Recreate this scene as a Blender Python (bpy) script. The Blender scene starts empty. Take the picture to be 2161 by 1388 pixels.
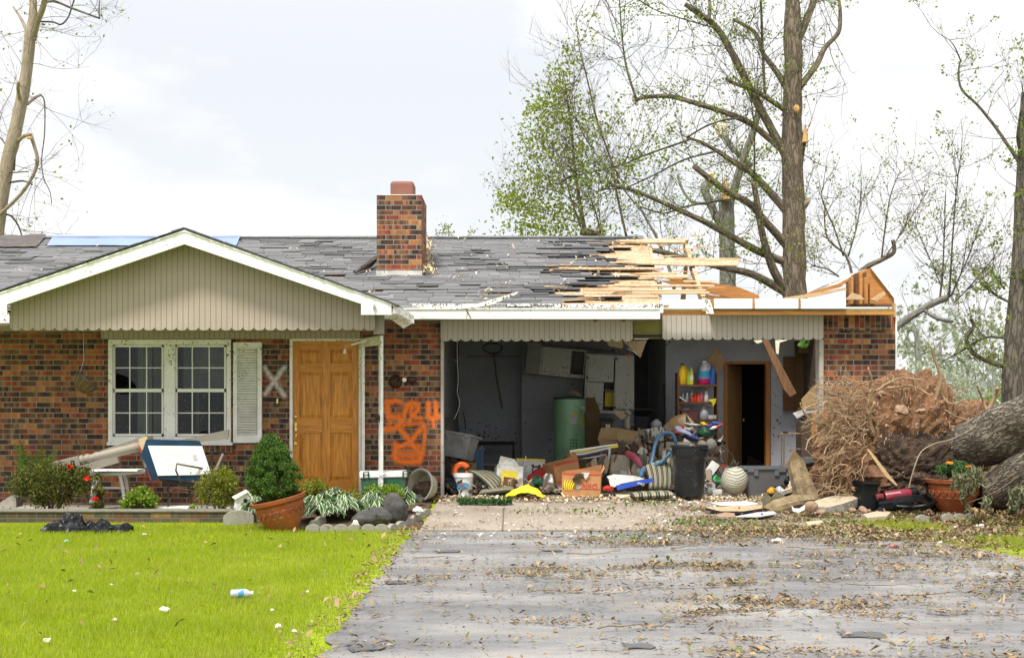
import bpy, math, random
import numpy as np
from mathutils import Vector, Matrix, noise
R = math.radians
random.seed(7)
SC = bpy.context.scene
COL = SC.collection
# ---------------------------------------------------------------- camera, sky, sun, exposure
EYE = 1.21; F = 2640.0; CX = 1080.5; HY = 850.0      # eye height, focal length in photo pixels, principal column, horizon row
cam_d = bpy.data.cameras.new("camera"); cam = bpy.data.objects.new("camera", cam_d); COL.objects.link(cam)
cam.location = (0, 0, EYE); cam.rotation_euler = (R(90), 0, 0)
cam_d.sensor_width = 36; cam_d.lens = F/2161*36; cam_d.shift_y = (HY-694)/2161
cam_d.clip_start = .1; cam_d.clip_end = 2000
SC.camera = cam
SUN_EL, SUN_AZ = R(60), R(205)     # azimuth from north (+Y) clockwise: behind the camera, a little to the left
w = bpy.data.worlds.new("World"); SC.world = w; w.use_nodes = True
nt = w.node_tree; N = nt.nodes; L = nt.links
bg = N['Background']; bg.inputs[1].default_value = .1
sky = N.new('ShaderNodeTexSky'); sky.sky_type = 'NISHITA'; sky.sun_disc = False
sky.sun_elevation = SUN_EL; sky.sun_rotation = SUN_AZ; sky.dust_density = 2.5; sky.air_density = 1.0
tc = N.new('ShaderNodeTexCoord'); mp = N.new('ShaderNodeMapping'); mp.inputs['Scale'].default_value = (1.6, 1.6, 4.2); mp.inputs['Location'].default_value = (.35, .1, .42)
L.new(tc.outputs['Generated'], mp.inputs['Vector'])
nz = N.new('ShaderNodeTexNoise'); nz.inputs['Scale'].default_value = 1.7; nz.inputs['Detail'].default_value = 9; nz.inputs['Roughness'].default_value = .52
L.new(mp.outputs[0], nz.inputs['Vector'])
rp = N.new('ShaderNodeValToRGB'); rp.color_ramp.elements[0].position = .40; rp.color_ramp.elements[0].color = (.74,)*3+(1,)
rp.color_ramp.elements[1].position = .50; rp.color_ramp.elements[1].color = (1,)*3+(1,)
L.new(nz.outputs['Fac'], rp.inputs['Fac'])
sp = N.new('ShaderNodeSeparateXYZ'); L.new(tc.outputs['Generated'], sp.inputs[0])
mr = N.new('ShaderNodeMapRange'); mr.inputs['From Min'].default_value = .25; mr.inputs['From Max'].default_value = .9
mr.inputs['To Min'].default_value = 6.75; mr.inputs['To Max'].default_value = 10.5      # overcast: brighter overhead than near the horizon
L.new(sp.outputs['Z'], mr.inputs['Value'])
cl = N.new('ShaderNodeCombineColor')
for i in range(3): L.new(mr.outputs[0], cl.inputs[i])
mx = N.new('ShaderNodeMix'); mx.data_type = 'RGBA'
L.new(rp.outputs['Color'], mx.inputs[0]); L.new(sky.outputs[0], mx.inputs[6]); L.new(cl.outputs[0], mx.inputs[7])
L.new(mx.outputs[2], bg.inputs[0])
sun_d = bpy.data.lights.new("sun", 'SUN'); sun = bpy.data.objects.new("sun", sun_d); COL.objects.link(sun)
sun_d.energy = 3.0; sun_d.angle = R(12); sun_d.color = (1, .96, .9)
sd = Vector((math.sin(SUN_AZ)*math.cos(SUN_EL), math.cos(SUN_AZ)*math.cos(SUN_EL), math.sin(SUN_EL)))
sun.rotation_euler = sd.to_track_quat('Z', 'Y').to_euler(); sun.location = (-4, -6, 14)
SC.view_settings.view_transform = 'Standard'; SC.view_settings.look = 'None'; SC.view_settings.exposure = .68; SC.view_settings.gamma = 1
SC.cycles.max_bounces = 6; SC.cycles.transparent_max_bounces = 12; SC.cycles.diffuse_bounces = 4

# ---------------------------------------------------------------- helpers
def P(px, py, Y): return Vector(((px-CX)*Y/F, Y, EYE-(py-HY)*Y/F))
def gz(Y):
    if Y >= 15.9: return 0.
    if Y <= 13.6: return -.13
    return -.13+.13*(Y-13.6)/2.3
def GP(px, py):                       # point of the ground seen at a photo pixel
    Y = 14.
    for i in range(30): Y = (EYE-gz(Y))*F/(py-HY)
    return Vector(((px-CX)*Y/F, Y, gz(Y)))
RZ0, RY0, RS = 2.384, 15.5, .3333     # main roof: eave height, eave depth, slope
RIDGE_Y = 19.82; RIDGE_Z = RZ0+RS*(RIDGE_Y-RY0)
def RP(px, py, up=0):                 # point of the main roof plane seen at a photo pixel
    Y = (RZ0-RS*RY0-EYE)/((HY-py)/F-RS)
    return Vector(((px-CX)*Y/F, Y, RZ0+RS*(Y-RY0)+up))
def rnd(a, b): return random.uniform(a, b)
def TM(loc=(0,0,0), rot=(0,0,0), sc=(1,1,1)):
    from mathutils import Euler
    if not hasattr(sc, '__len__'): sc = (sc,)*3
    return Matrix.Translation(Vector(loc)) @ Euler([R(a) for a in rot]).to_matrix().to_4x4() @ Matrix.Diagonal(Vector((*sc, 1)))
I4 = Matrix.Identity(4)
class B:
    def __init__(s, M=I4): s.v = []; s.f = []; s.M = M; s.mi = []; s.cur = 0; s.bk = {}
    def add(s, vs, fs, M=None):
        o = len(s.v); T = s.M if M is None else s.M @ M
        s.v += [T @ Vector(p) for p in vs]; s.f += [tuple(i+o for i in f) for f in fs]; s.mi += [s.cur]*len(fs); return s
    def box(s, c, d, rot=(0,0,0), taper=1., M=None):
        x, y, z = d[0]/2, d[1]/2, d[2]/2; t = taper
        vs = [(-x*t,-y*t,-z),(x*t,-y*t,-z),(x*t,y*t,-z),(-x*t,y*t,-z),(-x,-y,z),(x,-y,z),(x,y,z),(-x,y,z)]
        T = TM(c, rot) if M is None else M @ TM(c, rot)
        return s.add(vs, [(3,2,1,0),(4,5,6,7),(0,1,5,4),(1,2,6,5),(2,3,7,6),(3,0,4,7)], T)
    def bp(s, x0, y0, x1, y1, Y, d):   # box whose front face is a photo rectangle at depth Y, d deep
        a = P(x0, y0, Y); b = P(x1, y1, Y)
        return s.box(((a.x+b.x)/2, Y+d/2, (a.z+b.z)/2), (abs(b.x-a.x), d, abs(a.z-b.z)))
    def bw(s, x0, x1, y0, y1, z0, z1): return s.box(((x0+x1)/2,(y0+y1)/2,(z0+z1)/2), (x1-x0,y1-y0,z1-z0))
    def prism(s, pts, d):              # polygon (list of 3-D points) pushed by vector d
        n = len(pts); d = Vector(d); a = [Vector(p) for p in pts]
        fs = [tuple(range(n)), tuple(range(2*n-1, n-1, -1))]+[(i, i+n, (i+1)%n+n, (i+1)%n) for i in range(n)]
        return s.add(a+[p+d for p in a], fs)
    def pp(s, pts, Y, d): return s.prism([P(x, y, Y) for x, y in pts], (0, d, 0))
    def lathe(s, prof, n=24, M=None, caps=True, wob=None):
        vs = []; fs = []; k = len(prof)
        for r, z in prof:
            for i in range(n):
                a = 2*math.pi*i/n; rr = r*(wob(a, z) if wob else 1); vs.append((rr*math.cos(a), rr*math.sin(a), z))
        for j in range(k-1):
            for i in range(n): fs.append((j*n+i, j*n+(i+1)%n, (j+1)*n+(i+1)%n, (j+1)*n+i))
        if caps: fs.append(tuple(range(n-1, -1, -1))); fs.append(tuple((k-1)*n+i for i in range(n)))
        return s.add(vs, fs, M)
    def tube(s, pts, rad, n=7, smooth=0, caps=True, wob=0):
        pts = [Vector(p) for p in pts]; m = len(pts)
        if not hasattr(rad, '__len__'): rad = [rad]*m
        rad = [rad[min(len(rad)-1, int(round(i*(len(rad)-1)/max(1,m-1))))] if len(rad) != m and len(rad) != 2 else (rad[i] if len(rad) == m else rad[0]+(rad[1]-rad[0])*i/(m-1)) for i in range(m)]
        if smooth:
            q = []; r = []
            for i in range(m-1):
                p0, p1, p2, p3 = pts[max(i-1,0)], pts[i], pts[i+1], pts[min(i+2,m-1)]
                for k in range(smooth):
                    t = k/smooth
                    q.append(.5*((2*p1)+(p2-p0)*t+(2*p0-5*p1+4*p2-p3)*t*t+(3*p1-p0-3*p2+p3)*t**3)); r.append(rad[i]*(1-t)+rad[i+1]*t)
            q.append(pts[-1]); r.append(rad[-1]); pts, rad, m = q, r, len(q)
        vs = []; fs = []; up = Vector((.31, .2, .93)); u = None; o_ = len(s.v); ln = 0
        for i in range(m):
            t = (pts[min(i+1,m-1)]-pts[max(i-1,0)])
            if t.length < 1e-9: t = Vector((0,0,1))
            t.normalize()
            if u is None: u = t.cross(up if abs(t.dot(up)) < .95 else Vector((1,0,0)))
            u = (u-t*u.dot(t)); u.normalize(); v = t.cross(u); ln += (pts[i]-pts[i-1]).length if i else 0
            for k in range(n):
                a = 2*math.pi*k/n; rr = rad[i]*(1+(wob*noise.noise(pts[i]*3+Vector((math.cos(a),math.sin(a),0))*1.5) if wob else 0))
                s.bk[o_+len(vs)] = (math.cos(a)*rad[i], math.sin(a)*rad[i], ln); vs.append(pts[i]+(u*math.cos(a)+v*math.sin(a))*rr)
        for i in range(m-1):
            for k in range(n): fs.append((i*n+k, i*n+(k+1)%n, (i+1)*n+(k+1)%n, (i+1)*n+k))
        if caps and n > 2: fs.append(tuple(range(n-1,-1,-1))); fs.append(tuple((m-1)*n+k for k in range(n)))
        return s.add(vs, fs)
    def grid(s, fn, nu, nv, close=False):
        vs = [fn(i/nu, j/nv) for j in range(nv+1) for i in range(nu+1)]
        fs = [(j*(nu+1)+i, j*(nu+1)+i+1, (j+1)*(nu+1)+i+1, (j+1)*(nu+1)+i) for j in range(nv) for i in range(nu)]
        return s.add(vs, fs)
    def sphere(s, c, r, n=16, m=10, M=None):
        if not hasattr(r, '__len__'): r = (r,)*3
        vs = [(c[0], c[1], c[2]-r[2])]; fs = []
        for j in range(1, m):
            for i in range(n):
                a = 2*math.pi*i/n; b = -math.pi/2+math.pi*j/m
                vs.append((c[0]+r[0]*math.cos(a)*math.cos(b), c[1]+r[1]*math.sin(a)*math.cos(b), c[2]+r[2]*math.sin(b)))
        vs.append((c[0], c[1], c[2]+r[2])); t = len(vs)-1
        for i in range(n): fs.append((0, 1+(i+1)%n, 1+i)); fs.append((t, 1+(m-2)*n+i, 1+(m-2)*n+(i+1)%n))
        for j in range(m-2):
            for i in range(n): fs.append((1+j*n+i, 1+j*n+(i+1)%n, 1+(j+1)*n+(i+1)%n, 1+(j+1)*n+i))
        return s.add(vs, fs, M)
    def jit(s, amp, sc, off=0, ax=(1,1,1)):   # crumple everything built so far with noise
        o = Vector((off, off*.7, off*1.3))
        for i, p in enumerate(s.v):
            n = noise.noise_vector(p*sc+o)+.5*noise.noise_vector(p*sc*2.3+o)
            s.v[i] = p+Vector((n.x*ax[0], n.y*ax[1], n.z*ax[2]))*amp
        return s
    def text(s, body, size, M, depth=.001):
        c = bpy.data.curves.new('t', 'FONT'); c.body = body; c.size = size; c.align_x = 'CENTER'; c.align_y = 'CENTER'; c.extrude = depth; c.resolution_u = 2
        o = bpy.data.objects.new('t', c); COL.objects.link(o); bpy.context.view_layer.update()
        me = bpy.data.meshes.new_from_object(o.evaluated_get(bpy.context.evaluated_depsgraph_get()))
        s.add([v.co.copy() for v in me.vertices], [tuple(p.vertices) for p in me.polygons], M)
        bpy.data.objects.remove(o); bpy.data.curves.remove(c); bpy.data.meshes.remove(me); return s
MATS = {}
def mk(name, b, mat, smooth=False, bevel=0):
    me = bpy.data.meshes.new(name); me.from_pydata([tuple(p) for p in b.v], [], b.f); me.update()
    for m in (mat if isinstance(mat, (list, tuple)) else [mat]): me.materials.append(MATS[m])
    if isinstance(mat, (list, tuple)): me.polygons.foreach_set('material_index', b.mi)
    if smooth:
        me.polygons.foreach_set('use_smooth', [True]*len(me.polygons))
        if smooth is not True: me.set_sharp_from_angle(angle=R(smooth))
    if b.bk and isinstance(mat, str) and mat.startswith('bark'):
        at = me.attributes.new('bk', 'FLOAT_VECTOR', 'POINT'); at.data.foreach_set('vector', [c for i in range(len(b.v)) for c in b.bk.get(i, (0,0,0))])
    o = bpy.data.objects.new(name, me); COL.objects.link(o)
    if bevel:
        m = o.modifiers.new('bevel', 'BEVEL'); m.width = bevel; m.segments = 2; m.limit_method = 'ANGLE'; m.angle_limit = R(40); m.harden_normals = False
    return o
def tag(o, label, cat, group=None, kind=None):
    if label: o['label'] = label
    if cat: o['category'] = cat
    if group: o['group'] = group
    if kind: o['kind'] = kind
    return o
def base_of(objs):
    lo = Vector((1e9,)*3); hi = -lo
    for o in objs:
        n = len(o.data.vertices)
        if not n: continue
        a = np.empty(n*3, 'f'); o.data.vertices.foreach_get('co', a); a = a.reshape(-1, 3)
        mn, mxx = a.min(0), a.max(0)
        for k in range(3): lo[k] = min(lo[k], mn[k]); hi[k] = max(hi[k], mxx[k])
    return Vector(((lo.x+hi.x)/2, (lo.y+hi.y)/2, lo.z))
def shift(o, d):
    n = len(o.data.vertices); a = np.empty(n*3, 'f'); o.data.vertices.foreach_get('co', a)
    a = a.reshape(-1, 3)-np.array(d, 'f'); o.data.vertices.foreach_set('co', a.ravel()); o.data.update()
SPLIT = {'door_rail', 'door_panel', 'fascia', 'rafter_tail', 'garage_jamb', 'hinge', 'side_wall', 'window_light', 'roof_post', 'backrest_bar', 'blocking_panel', 'panda_print', 'curtain', 'muntin', 'board', 'stem_'}
def loose(b):                          # the connected pieces of a builder
    p = list(range(len(b.v)))
    def f(i):
        while p[i] != i: p[i] = p[p[i]]; i = p[i]
        return i
    for q in b.f:
        for k in q[1:]: p[f(k)] = f(q[0])
    g = {}
    for q, m in zip(b.f, b.mi): g.setdefault(f(q[0]), []).append((q, m))
    out = []
    for fs in g.values():
        c = B(); ids = {}
        for q, m in fs:
            for k in q:
                if k not in ids: ids[k] = len(c.v); c.v.append(b.v[k])
            c.f.append(tuple(ids[k] for k in q)); c.mi.append(m)
        out.append(c)
    return out
class T:                                # a thing: an Empty at its base that parents its parts
    def __init__(s, name, label, cat, group=None, kind=None):
        s.e = bpy.data.objects.new(name, None); COL.objects.link(s.e); tag(s.e, label, cat, group, kind); s.p = []; s.e.empty_display_size = .1
    def add(s, name, b, mat, parent=None, smooth=False, bevel=0, label=None):
        if name in SPLIT:
            q = loose(b)
            if len(q) > 1:
                for c in q[1:]: s.add1(name, c, mat, parent, smooth, bevel, label)
                return s.add1(name, q[0], mat, parent, smooth, bevel, label)
        return s.add1(name, b, mat, parent, smooth, bevel, label)
    def add1(s, name, b, mat, parent, smooth, bevel, label):
        o = mk(name, b, mat, smooth, bevel); o.parent = parent or s.e; s.p.append(o)
        if label: o['label'] = label
        return o
    def done(s):
        d = base_of(s.p); s.e.location = d
        for o in s.p: shift(o, d)
        return s.e
def one(name, b, mat, label, cat, group=None, smooth=False, bevel=0, kind=None):
    o = mk(name, b, mat, smooth, bevel); d = base_of([o]); shift(o, d); o.location = d
    return tag(o, label, cat, group, kind)
def struct(name, b, mat, smooth=False, kind='structure'):
    o = mk(name, b, mat, smooth); o['kind'] = kind; return o
def dup(root, loc, rotz=0, sc=None, label=None):
    def cp(o, par):
        c = o.copy(); COL.objects.link(c); c.parent = par
        for ch in o.children: cp(ch, c)
        return c
    r = cp(root, None); r.location = loc; r.rotation_euler = (root.rotation_euler[0], root.rotation_euler[1], rotz)
    if sc: r.scale = sc if hasattr(sc, '__len__') else (sc,)*3
    if label: r['label'] = label
    return r
# ---------------------------------------------------------------- materials
class NT:
    def __init__(s, name):
        s.m = bpy.data.materials.new(name); s.m.use_nodes = True; s.t = s.m.node_tree; s.b = s.t.nodes['Principled BSDF']; MATS[name] = s.m
    def n(s, t, **kw):
        o = s.t.nodes.new('ShaderNode'+t)
        for k, v in kw.items(): setattr(o, k, v)
        return o
    def l(s, a, b): s.t.links.new(a, b)
    def math(s, op, a, b=None, c=None):
        o = s.n('Math', operation=op)
        for i, x in enumerate((a, b, c)):
            if x is None: continue
            if isinstance(x, (int, float)): o.inputs[i].default_value = x
            else: s.l(x, o.inputs[i])
        return o.outputs[0]
    def mix(s, f, a, b, blend='MIX'):
        o = s.n('Mix', data_type='RGBA', blend_type=blend)
        for i, x in ((0, f), (6, a), (7, b)):
            if isinstance(x, (int, float)): o.inputs[i].default_value = x
            elif isinstance(x, tuple): o.inputs[i].default_value = (*x[:3], 1)
            else: s.l(x, o.inputs[i])
        return o.outputs[2]
    def noise(s, vec, scale, detail=4, rough=.55):
        o = s.n('TexNoise'); o.inputs['Scale'].default_value = scale; o.inputs['Detail'].default_value = detail; o.inputs['Roughness'].default_value = rough
        if vec is not None: s.l(vec, o.inputs['Vector'])
        return o.outputs['Fac']
    def ramp(s, f, stops, interp='LINEAR'):
        o = s.n('ValToRGB'); r = o.color_ramp; r.interpolation = interp
        while len(r.elements) < len(stops): r.elements.new(.5)
        for e, (p, c) in zip(r.elements, stops): e.position = p; e.color = (*((c,)*3 if isinstance(c, (int, float)) else c), 1)
        s.l(f, o.inputs[0]); return o.outputs[0]
    def obj(s, scale=None):
        v = s.n('TexCoord').outputs['Object']
        if scale:
            m = s.n('Mapping'); m.inputs['Scale'].default_value = scale; s.l(v, m.inputs[0]); v = m.outputs[0]
        return v
    def bump(s, h, strength=.3, dist=.01):
        o = s.n('Bump'); o.inputs['Strength'].default_value = strength; o.inputs['Distance'].default_value = dist
        s.l(h, o.inputs['Height']); s.l(o.outputs[0], s.b.inputs['Normal'])
    def set(s, col=None, rough=None, metal=None, spec=None):
        if col is not None:
            if isinstance(col, tuple): s.b.inputs['Base Color'].default_value = (*col, 1)
            else: s.l(col, s.b.inputs['Base Color'])
        if rough is not None:
            if isinstance(rough, (int, float)): s.b.inputs['Roughness'].default_value = rough
            else: s.l(rough, s.b.inputs['Roughness'])
        if metal is not None: s.b.inputs['Metallic'].default_value = metal
        if spec is not None: s.b.inputs['Specular IOR Level'].default_value = spec
GRIMY = set('banana_orange yellow_plastic orange_plastic red_plastic blue_plastic green_plastic print_green print_pink print_cyan print_blue print_red yellow_cloth white_plain_item box_white hose_blue vac_cream tote_dark tote_grey cloth_white cloth_red cloth_lav paper clear_plastic maroon terracotta edging lava_rock'.split())
def MT(name, col, rough=.6, var=.25, scale=9, bump=.15, metal=0, spec=.4, speck=0, speckcol=(.03,.025,.018), sscale=55, island=None, stretch=None, trans=0, topmud=0):
    m = NT(name); v = m.obj(stretch)
    f = m.noise(v, scale, 6, .6)
    dark = tuple(c*(1-var) for c in col); lite = tuple(min(1, c*(1+var*.6)) for c in col)
    c = m.ramp(f, [(.3, dark), (.7, lite)])
    if island:
        g = m.n('NewGeometry').outputs['Random Per Island']
        c2 = m.ramp(g, [(i/max(1, len(island)-1), k) for i, k in enumerate(island)])
        c = m.mix(.8, c, c2)
    if name in GRIMY:
        gv = m.noise(m.obj(), 7, 6, .7); c = m.mix(m.ramp(gv, [(.42, 0), (.68, .5)]), c, (.13, .10, .07))
    if speck:
        s1 = m.noise(m.obj(), sscale, 3, .6); s0 = m.noise(m.obj(), sscale*.09, 2)
        th = m.math('ADD', s1, m.math('MULTIPLY', m.math('SUBTRACT', s0, .5), .35))
        if topmud: xz = m.n('SeparateXYZ'); m.l(m.n('NewGeometry').outputs['Position'], xz.inputs[0]); th = m.math('ADD', th, m.math('MULTIPLY', m.math('MAXIMUM', m.math('SUBTRACT', xz.outputs[2], 1.3), 0), topmud))
        c = m.mix(m.ramp(th, [(.69-.12*speck, 0), (.72-.12*speck, 1)]), c, speckcol)
    m.set(c, rough, metal, spec)
    if bump: m.bump(m.noise(v, scale*4, 5), bump, .01)
    if trans:
        tr = m.n('BsdfTranslucent'); m.l(c, tr.inputs[0]); ms = m.n('MixShader'); ms.inputs[0].default_value = trans
        m.l(m.b.outputs[0], ms.inputs[1]); m.l(tr.outputs[0], ms.inputs[2]); m.l(ms.outputs[0], m.t.nodes['Material Output'].inputs['Surface'])
    return m
def brick_mat(name, paint=None, dirty=.5, old=False, soldier=False):
    m = NT(name); g = m.n('NewGeometry'); x = m.n('SeparateXYZ'); m.l(g.outputs['Position'], x.inputs[0])
    u = m.math('ADD', x.outputs[0], x.outputs[1]); v = x.outputs[2]
    if soldier: u, v = v, u
    bw, bh = (.2133, .0677) if not soldier else (.2133, .0677)
    vv = m.math('DIVIDE', m.math('ADD', v, 20.315 if old else 20.31), bh); row = m.math('FLOOR', vv); fv = m.math('FRACT', vv)
    off = m.math('MULTIPLY', m.math('MODULO', row, 2), .5 if not soldier else 0)
    uu = m.math('ADD', m.math('DIVIDE', m.math('ADD', u, 21.33 if not soldier else 21.33-2.165), bw), off); col = m.math('FLOOR', uu); fu = m.math('FRACT', uu)
    cb = m.n('CombineXYZ'); m.l(col, cb.inputs[0]); m.l(row, cb.inputs[1])
    wn = m.n('TexWhiteNoise', noise_dimensions='3D'); m.l(cb.outputs[0], wn.inputs['Vector']); r1 = wn.outputs['Value']
    stops = [(0,(.016,.015,.016)),(.22,(.03,.026,.024)),(.36,(.075,.036,.022)),(.47,(.26,.06,.022)),(.58,(.46,.125,.035)),(.68,(.11,.065,.035)),(.8,(.52,.22,.07)),(.9,(.32,.055,.024))]
    if old: stops = [(0,(.07,.065,.045)),(.3,(.15,.08,.045)),(.5,(.09,.09,.06)),(.7,(.26,.09,.04)),(.85,(.24,.15,.06))]
    c1 = m.ramp(r1, stops, 'CONSTANT')
    cb2 = m.n('CombineXYZ'); m.l(m.math('FLOOR', m.math('MULTIPLY', uu, 5.)), cb2.inputs[0]); m.l(row, cb2.inputs[1]); cb2.inputs[2].default_value = 3.3
    wn2 = m.n('TexWhiteNoise', noise_dimensions='3D'); m.l(cb2.outputs[0], wn2.inputs['Vector'])
    c2 = m.ramp(wn2.outputs['Value'], [(0,(.025,.022,.02)),(.3,(.13,.05,.028)),(.52,(.36,.10,.03)),(.74,(.45,.2,.07)),(.93,(.5,.34,.17))], 'CONSTANT')
    st = m.n('CombineXYZ'); m.l(m.math('MULTIPLY', uu, 14), st.inputs[0]); m.l(m.math('MULTIPLY', vv, 1.1), st.inputs[1])
    sn = m.noise(st.outputs[0], 1, 4, .6)
    c = m.mix(.1 if old else .36, c1, c2)
    c = m.mix(m.ramp(sn, [(.35, 0), (.8, .5)]), c, (.12, .06, .035))
    du = m.math('MINIMUM', fu, m.math('SUBTRACT', 1, fu)); dv = m.math('MINIMUM', fv, m.math('SUBTRACT', 1, fv))
    d = m.math('MINIMUM', m.math('MULTIPLY', du, bw), m.math('MULTIPLY', dv, bh))
    wv = m.noise(g.outputs['Position'], 60, 3)
    d = m.math('ADD', d, m.math('MULTIPLY', m.math('SUBTRACT', wv, .5), .003))
    k = m.ramp(m.math('MULTIPLY', d, 100), [(.42, 0), (.60, 1)])
    mort = m.mix(m.noise(g.outputs['Position'], 5), (.20, .18, .15) if not old else (.12,.115,.08), (.38, .35, .30) if not old else (.2,.19,.13))
    c = m.mix(k, mort, c)
    gr = m.noise(g.outputs['Position'], 2.2, 5)
    c = m.mix(m.ramp(gr, [(.35, 0), (.75, .8*dirty)]), c, (.045, .038, .028))
    sp1 = m.noise(g.outputs['Position'], 95, 2); c = m.mix(m.ramp(sp1, [(.735, 0), (.75, 1)]), c, (.5, .48, .4))
    if paint:
        at = m.n('Attribute', attribute_name='paint'); pn = m.noise(g.outputs['Position'], 45, 4)
        f = m.math('MULTIPLY', at.outputs['Fac'], m.ramp(pn, [(.25, .55), (.6, 1)]))
        f = m.math('MULTIPLY', f, m.ramp(k, [(0, .45), (1, 1)])); c = m.mix(f, c, paint)
    m.set(c, .82, 0, .25); m.bump(m.math('ADD', k, m.math('MULTIPLY', wv, .25)), .6, .006); return m
brick_mat('brick'); brick_mat('brick_soldier', soldier=True); brick_mat('brick_chimney', dirty=.35); brick_mat('brick_planter', old=True, dirty=.8)
brick_mat('brick_orange', (1, .19, .005)); brick_mat('brick_white', (.75, .75, .76))
# trim, boards
def grooved(name, col, pitch, u0, speck=.2):
    m = NT(name); g = m.n('NewGeometry'); x = m.n('SeparateXYZ'); m.l(g.outputs['Position'], x.inputs[0])
    fr = m.math('FRACT', m.math('DIVIDE', m.math('ADD', x.outputs[0], 50-u0), pitch)); d = m.math('MULTIPLY', m.math('MINIMUM', fr, m.math('SUBTRACT', 1, fr)), pitch*100)
    k = m.ramp(d, [(.15, 0), (.45, 1)])
    n1 = m.noise(g.outputs['Position'], 3, 5); c = m.mix(n1, tuple(a*.86 for a in col), tuple(a*1.08 for a in col))
    s = m.noise(g.outputs['Position'], 48, 3, .65); c = m.mix(m.ramp(s, [(.70-.05*speck, 0), (.735-.05*speck, 1)]), c, (.09, .08, .05))
    c = m.mix(k, tuple(a*.42 for a in col), c); m.set(c, .6, 0, .3); m.bump(m.math('ADD', k, m.math('MULTIPLY', m.noise(g.outputs['Position'], 150, 2), .08)), .5, .006)
grooved('valance_tan', (.44, .41, .355), .1291/2, P(930,0,15.9).x)
grooved('gable_tan', (.40, .335, .28), .1291/2, P(22,0,14.69).x)
MT('white_trim', (.82, .82, .79), .5, .05, 3, .05, speck=.02, sscale=40)
MT('white_dirty', (.82, .82, .78), .5, .12, 6, .1, topmud=.1, speck=.12, speckcol=(.12,.09,.05), sscale=38)
MT('white_plain', (.85, .85, .84), .4, .05, 8, .03)
MT('white_muddy', (.82, .82, .78), .5, .15, 7, .1, topmud=.12, speck=.12, speckcol=(.1,.07,.035), sscale=45)
MT('grey_trim', (.42, .39, .34), .6, .15, 8, .1, speck=.3)
MT('post_tan', (.29, .26, .205), .55, .12, 5, .06, speck=.15)
MT('osb', (.52, .38, .24), .8, .45, 26, .4, speck=.9, speckcol=(.42,.24,.10), sscale=60, stretch=(1,.45,1))
MT('lumber', (.56, .38, .21), .65, .3, 12, .12, stretch=(.3,1,4), speck=.1, speckcol=(.3,.15,.05))
MT('lumber_orange', (.50, .22, .06), .6, .35, 10, .12, stretch=(.4,1,5), speck=.15, speckcol=(.2,.07,.02))
MT('plank_brown', (.22, .11, .05), .7, .4, 10, .2, stretch=(4,1,.4)); MT('lumber_dark', (.16, .075, .03), .7, .4, 10, .2, stretch=(.3,1,5))
MT('olive', (.20, .19, .05), .7, .2, 8, .1, speck=.1)
MT('shingle', (.17, .17, .172), .85, .35, 30, .5, island=[(.115,.115,.12),(.145,.145,.148),(.18,.18,.18),(.13,.13,.135),(.215,.215,.212)], spec=.25)
MT('shingle_torn', (.05, .052, .056), .85, .4, 20, .4, island=[(.07,.074,.078),(.13,.134,.138),(.10,.102,.106)], spec=.25)
MT('felt_brown', (.10, .085, .08), .8, .3, 6, .4, speck=.3, speckcol=(.3,.28,.26))
MT('tarp_blue', (.22, .29, .48), .6, .1, 2, .1)
MT('insul', (.75, .66, .33), .95, .3, 25, .6); MT('insul_pale', (.80, .76, .58), .95, .2, 25, .6)
MT('mortar_cap', (.5, .48, .42), .8, .2, 15, .3); MT('flue_clay', (.24, .10, .075), .7, .12, 6, .1); MT('flashing', (.62, .60, .55), .4, .25, 8, .15, metal=.25, speck=.4)
MT('sliver', (.66,.46,.25), .7, .3, 20, .1, island=[(.7,.5,.28),(.5,.3,.13),(.62,.45,.27)]); MT('splinters', (.72, .56, .34), .8, .3, 30, .1, island=[(.8,.66,.42),(.6,.42,.2),(.78,.75,.65),(.35,.26,.15)])
# interior
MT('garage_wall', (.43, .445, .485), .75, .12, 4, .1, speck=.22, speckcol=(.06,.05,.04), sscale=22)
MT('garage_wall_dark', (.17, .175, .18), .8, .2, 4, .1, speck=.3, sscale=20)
MT('black_void', (.012, .012, .012), .9, .2, 3, 0); MT('room_dark', (.05, .05, .055), .8, .3, 3, 0); MT('reflection_panel', (.30,.32,.34), .6, .5, 2.2, 0); MT('curtain', (.55, .58, .52), .8, .2, 2, 0, stretch=(14, 1, 1))
MT('garage_floor', (.20, .17, .13), .85, .4, 6, .3, speck=.6)
MT('cabinet_white', (.50, .50, .44), .45, .1, 4, .05, speck=.45, speckcol=(.05,.04,.03), sscale=38)
MT('cabinet_inside', (.30, .29, .25), .6, .2, 6, .1)
MT('cardboard', (.42, .28, .14), .8, .18, 5, .15, speck=.08); MT('cardboard_dark', (.12, .075, .03), .85, .25, 5, .15, speck=.2); MT('cardboard_lite', (.52, .40, .25), .8, .2, 6, .12)
MT('basin_cream', (.42,.38,.27), .7, .2, 6, .1); MT('box_white', (.75, .74, .69), .6, .1, 4, .1, speck=.12); MT('paper', (.80, .79, .76), .7, .08, 8, .15, speck=.1)  # plain cream tone is for the round basin's bowl
MT('banana_orange', (.52, .25, .10), .7, .2, 7, .1); MT('print_red', (.65, .06, .03), .6, .15, 9, 0); MT('print_yellow', (.80, .62, .04), .55, .12, 9, 0); MT('print_blue', (.02, .08, .5), .4, .1, 9, 0)
MT('print_dark', (.05, .05, .06), .6, .1, 9, 0); MT('print_grey', (.45, .46, .48), .7, .1, 9, 0); MT('print_green', (.04, .28, .08), .5, .2, 9, 0); MT('print_pink', (.55, .10, .16), .5, .2, 9, 0); MT('print_cyan', (.05, .32, .55), .4, .2, 9, 0)
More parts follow.
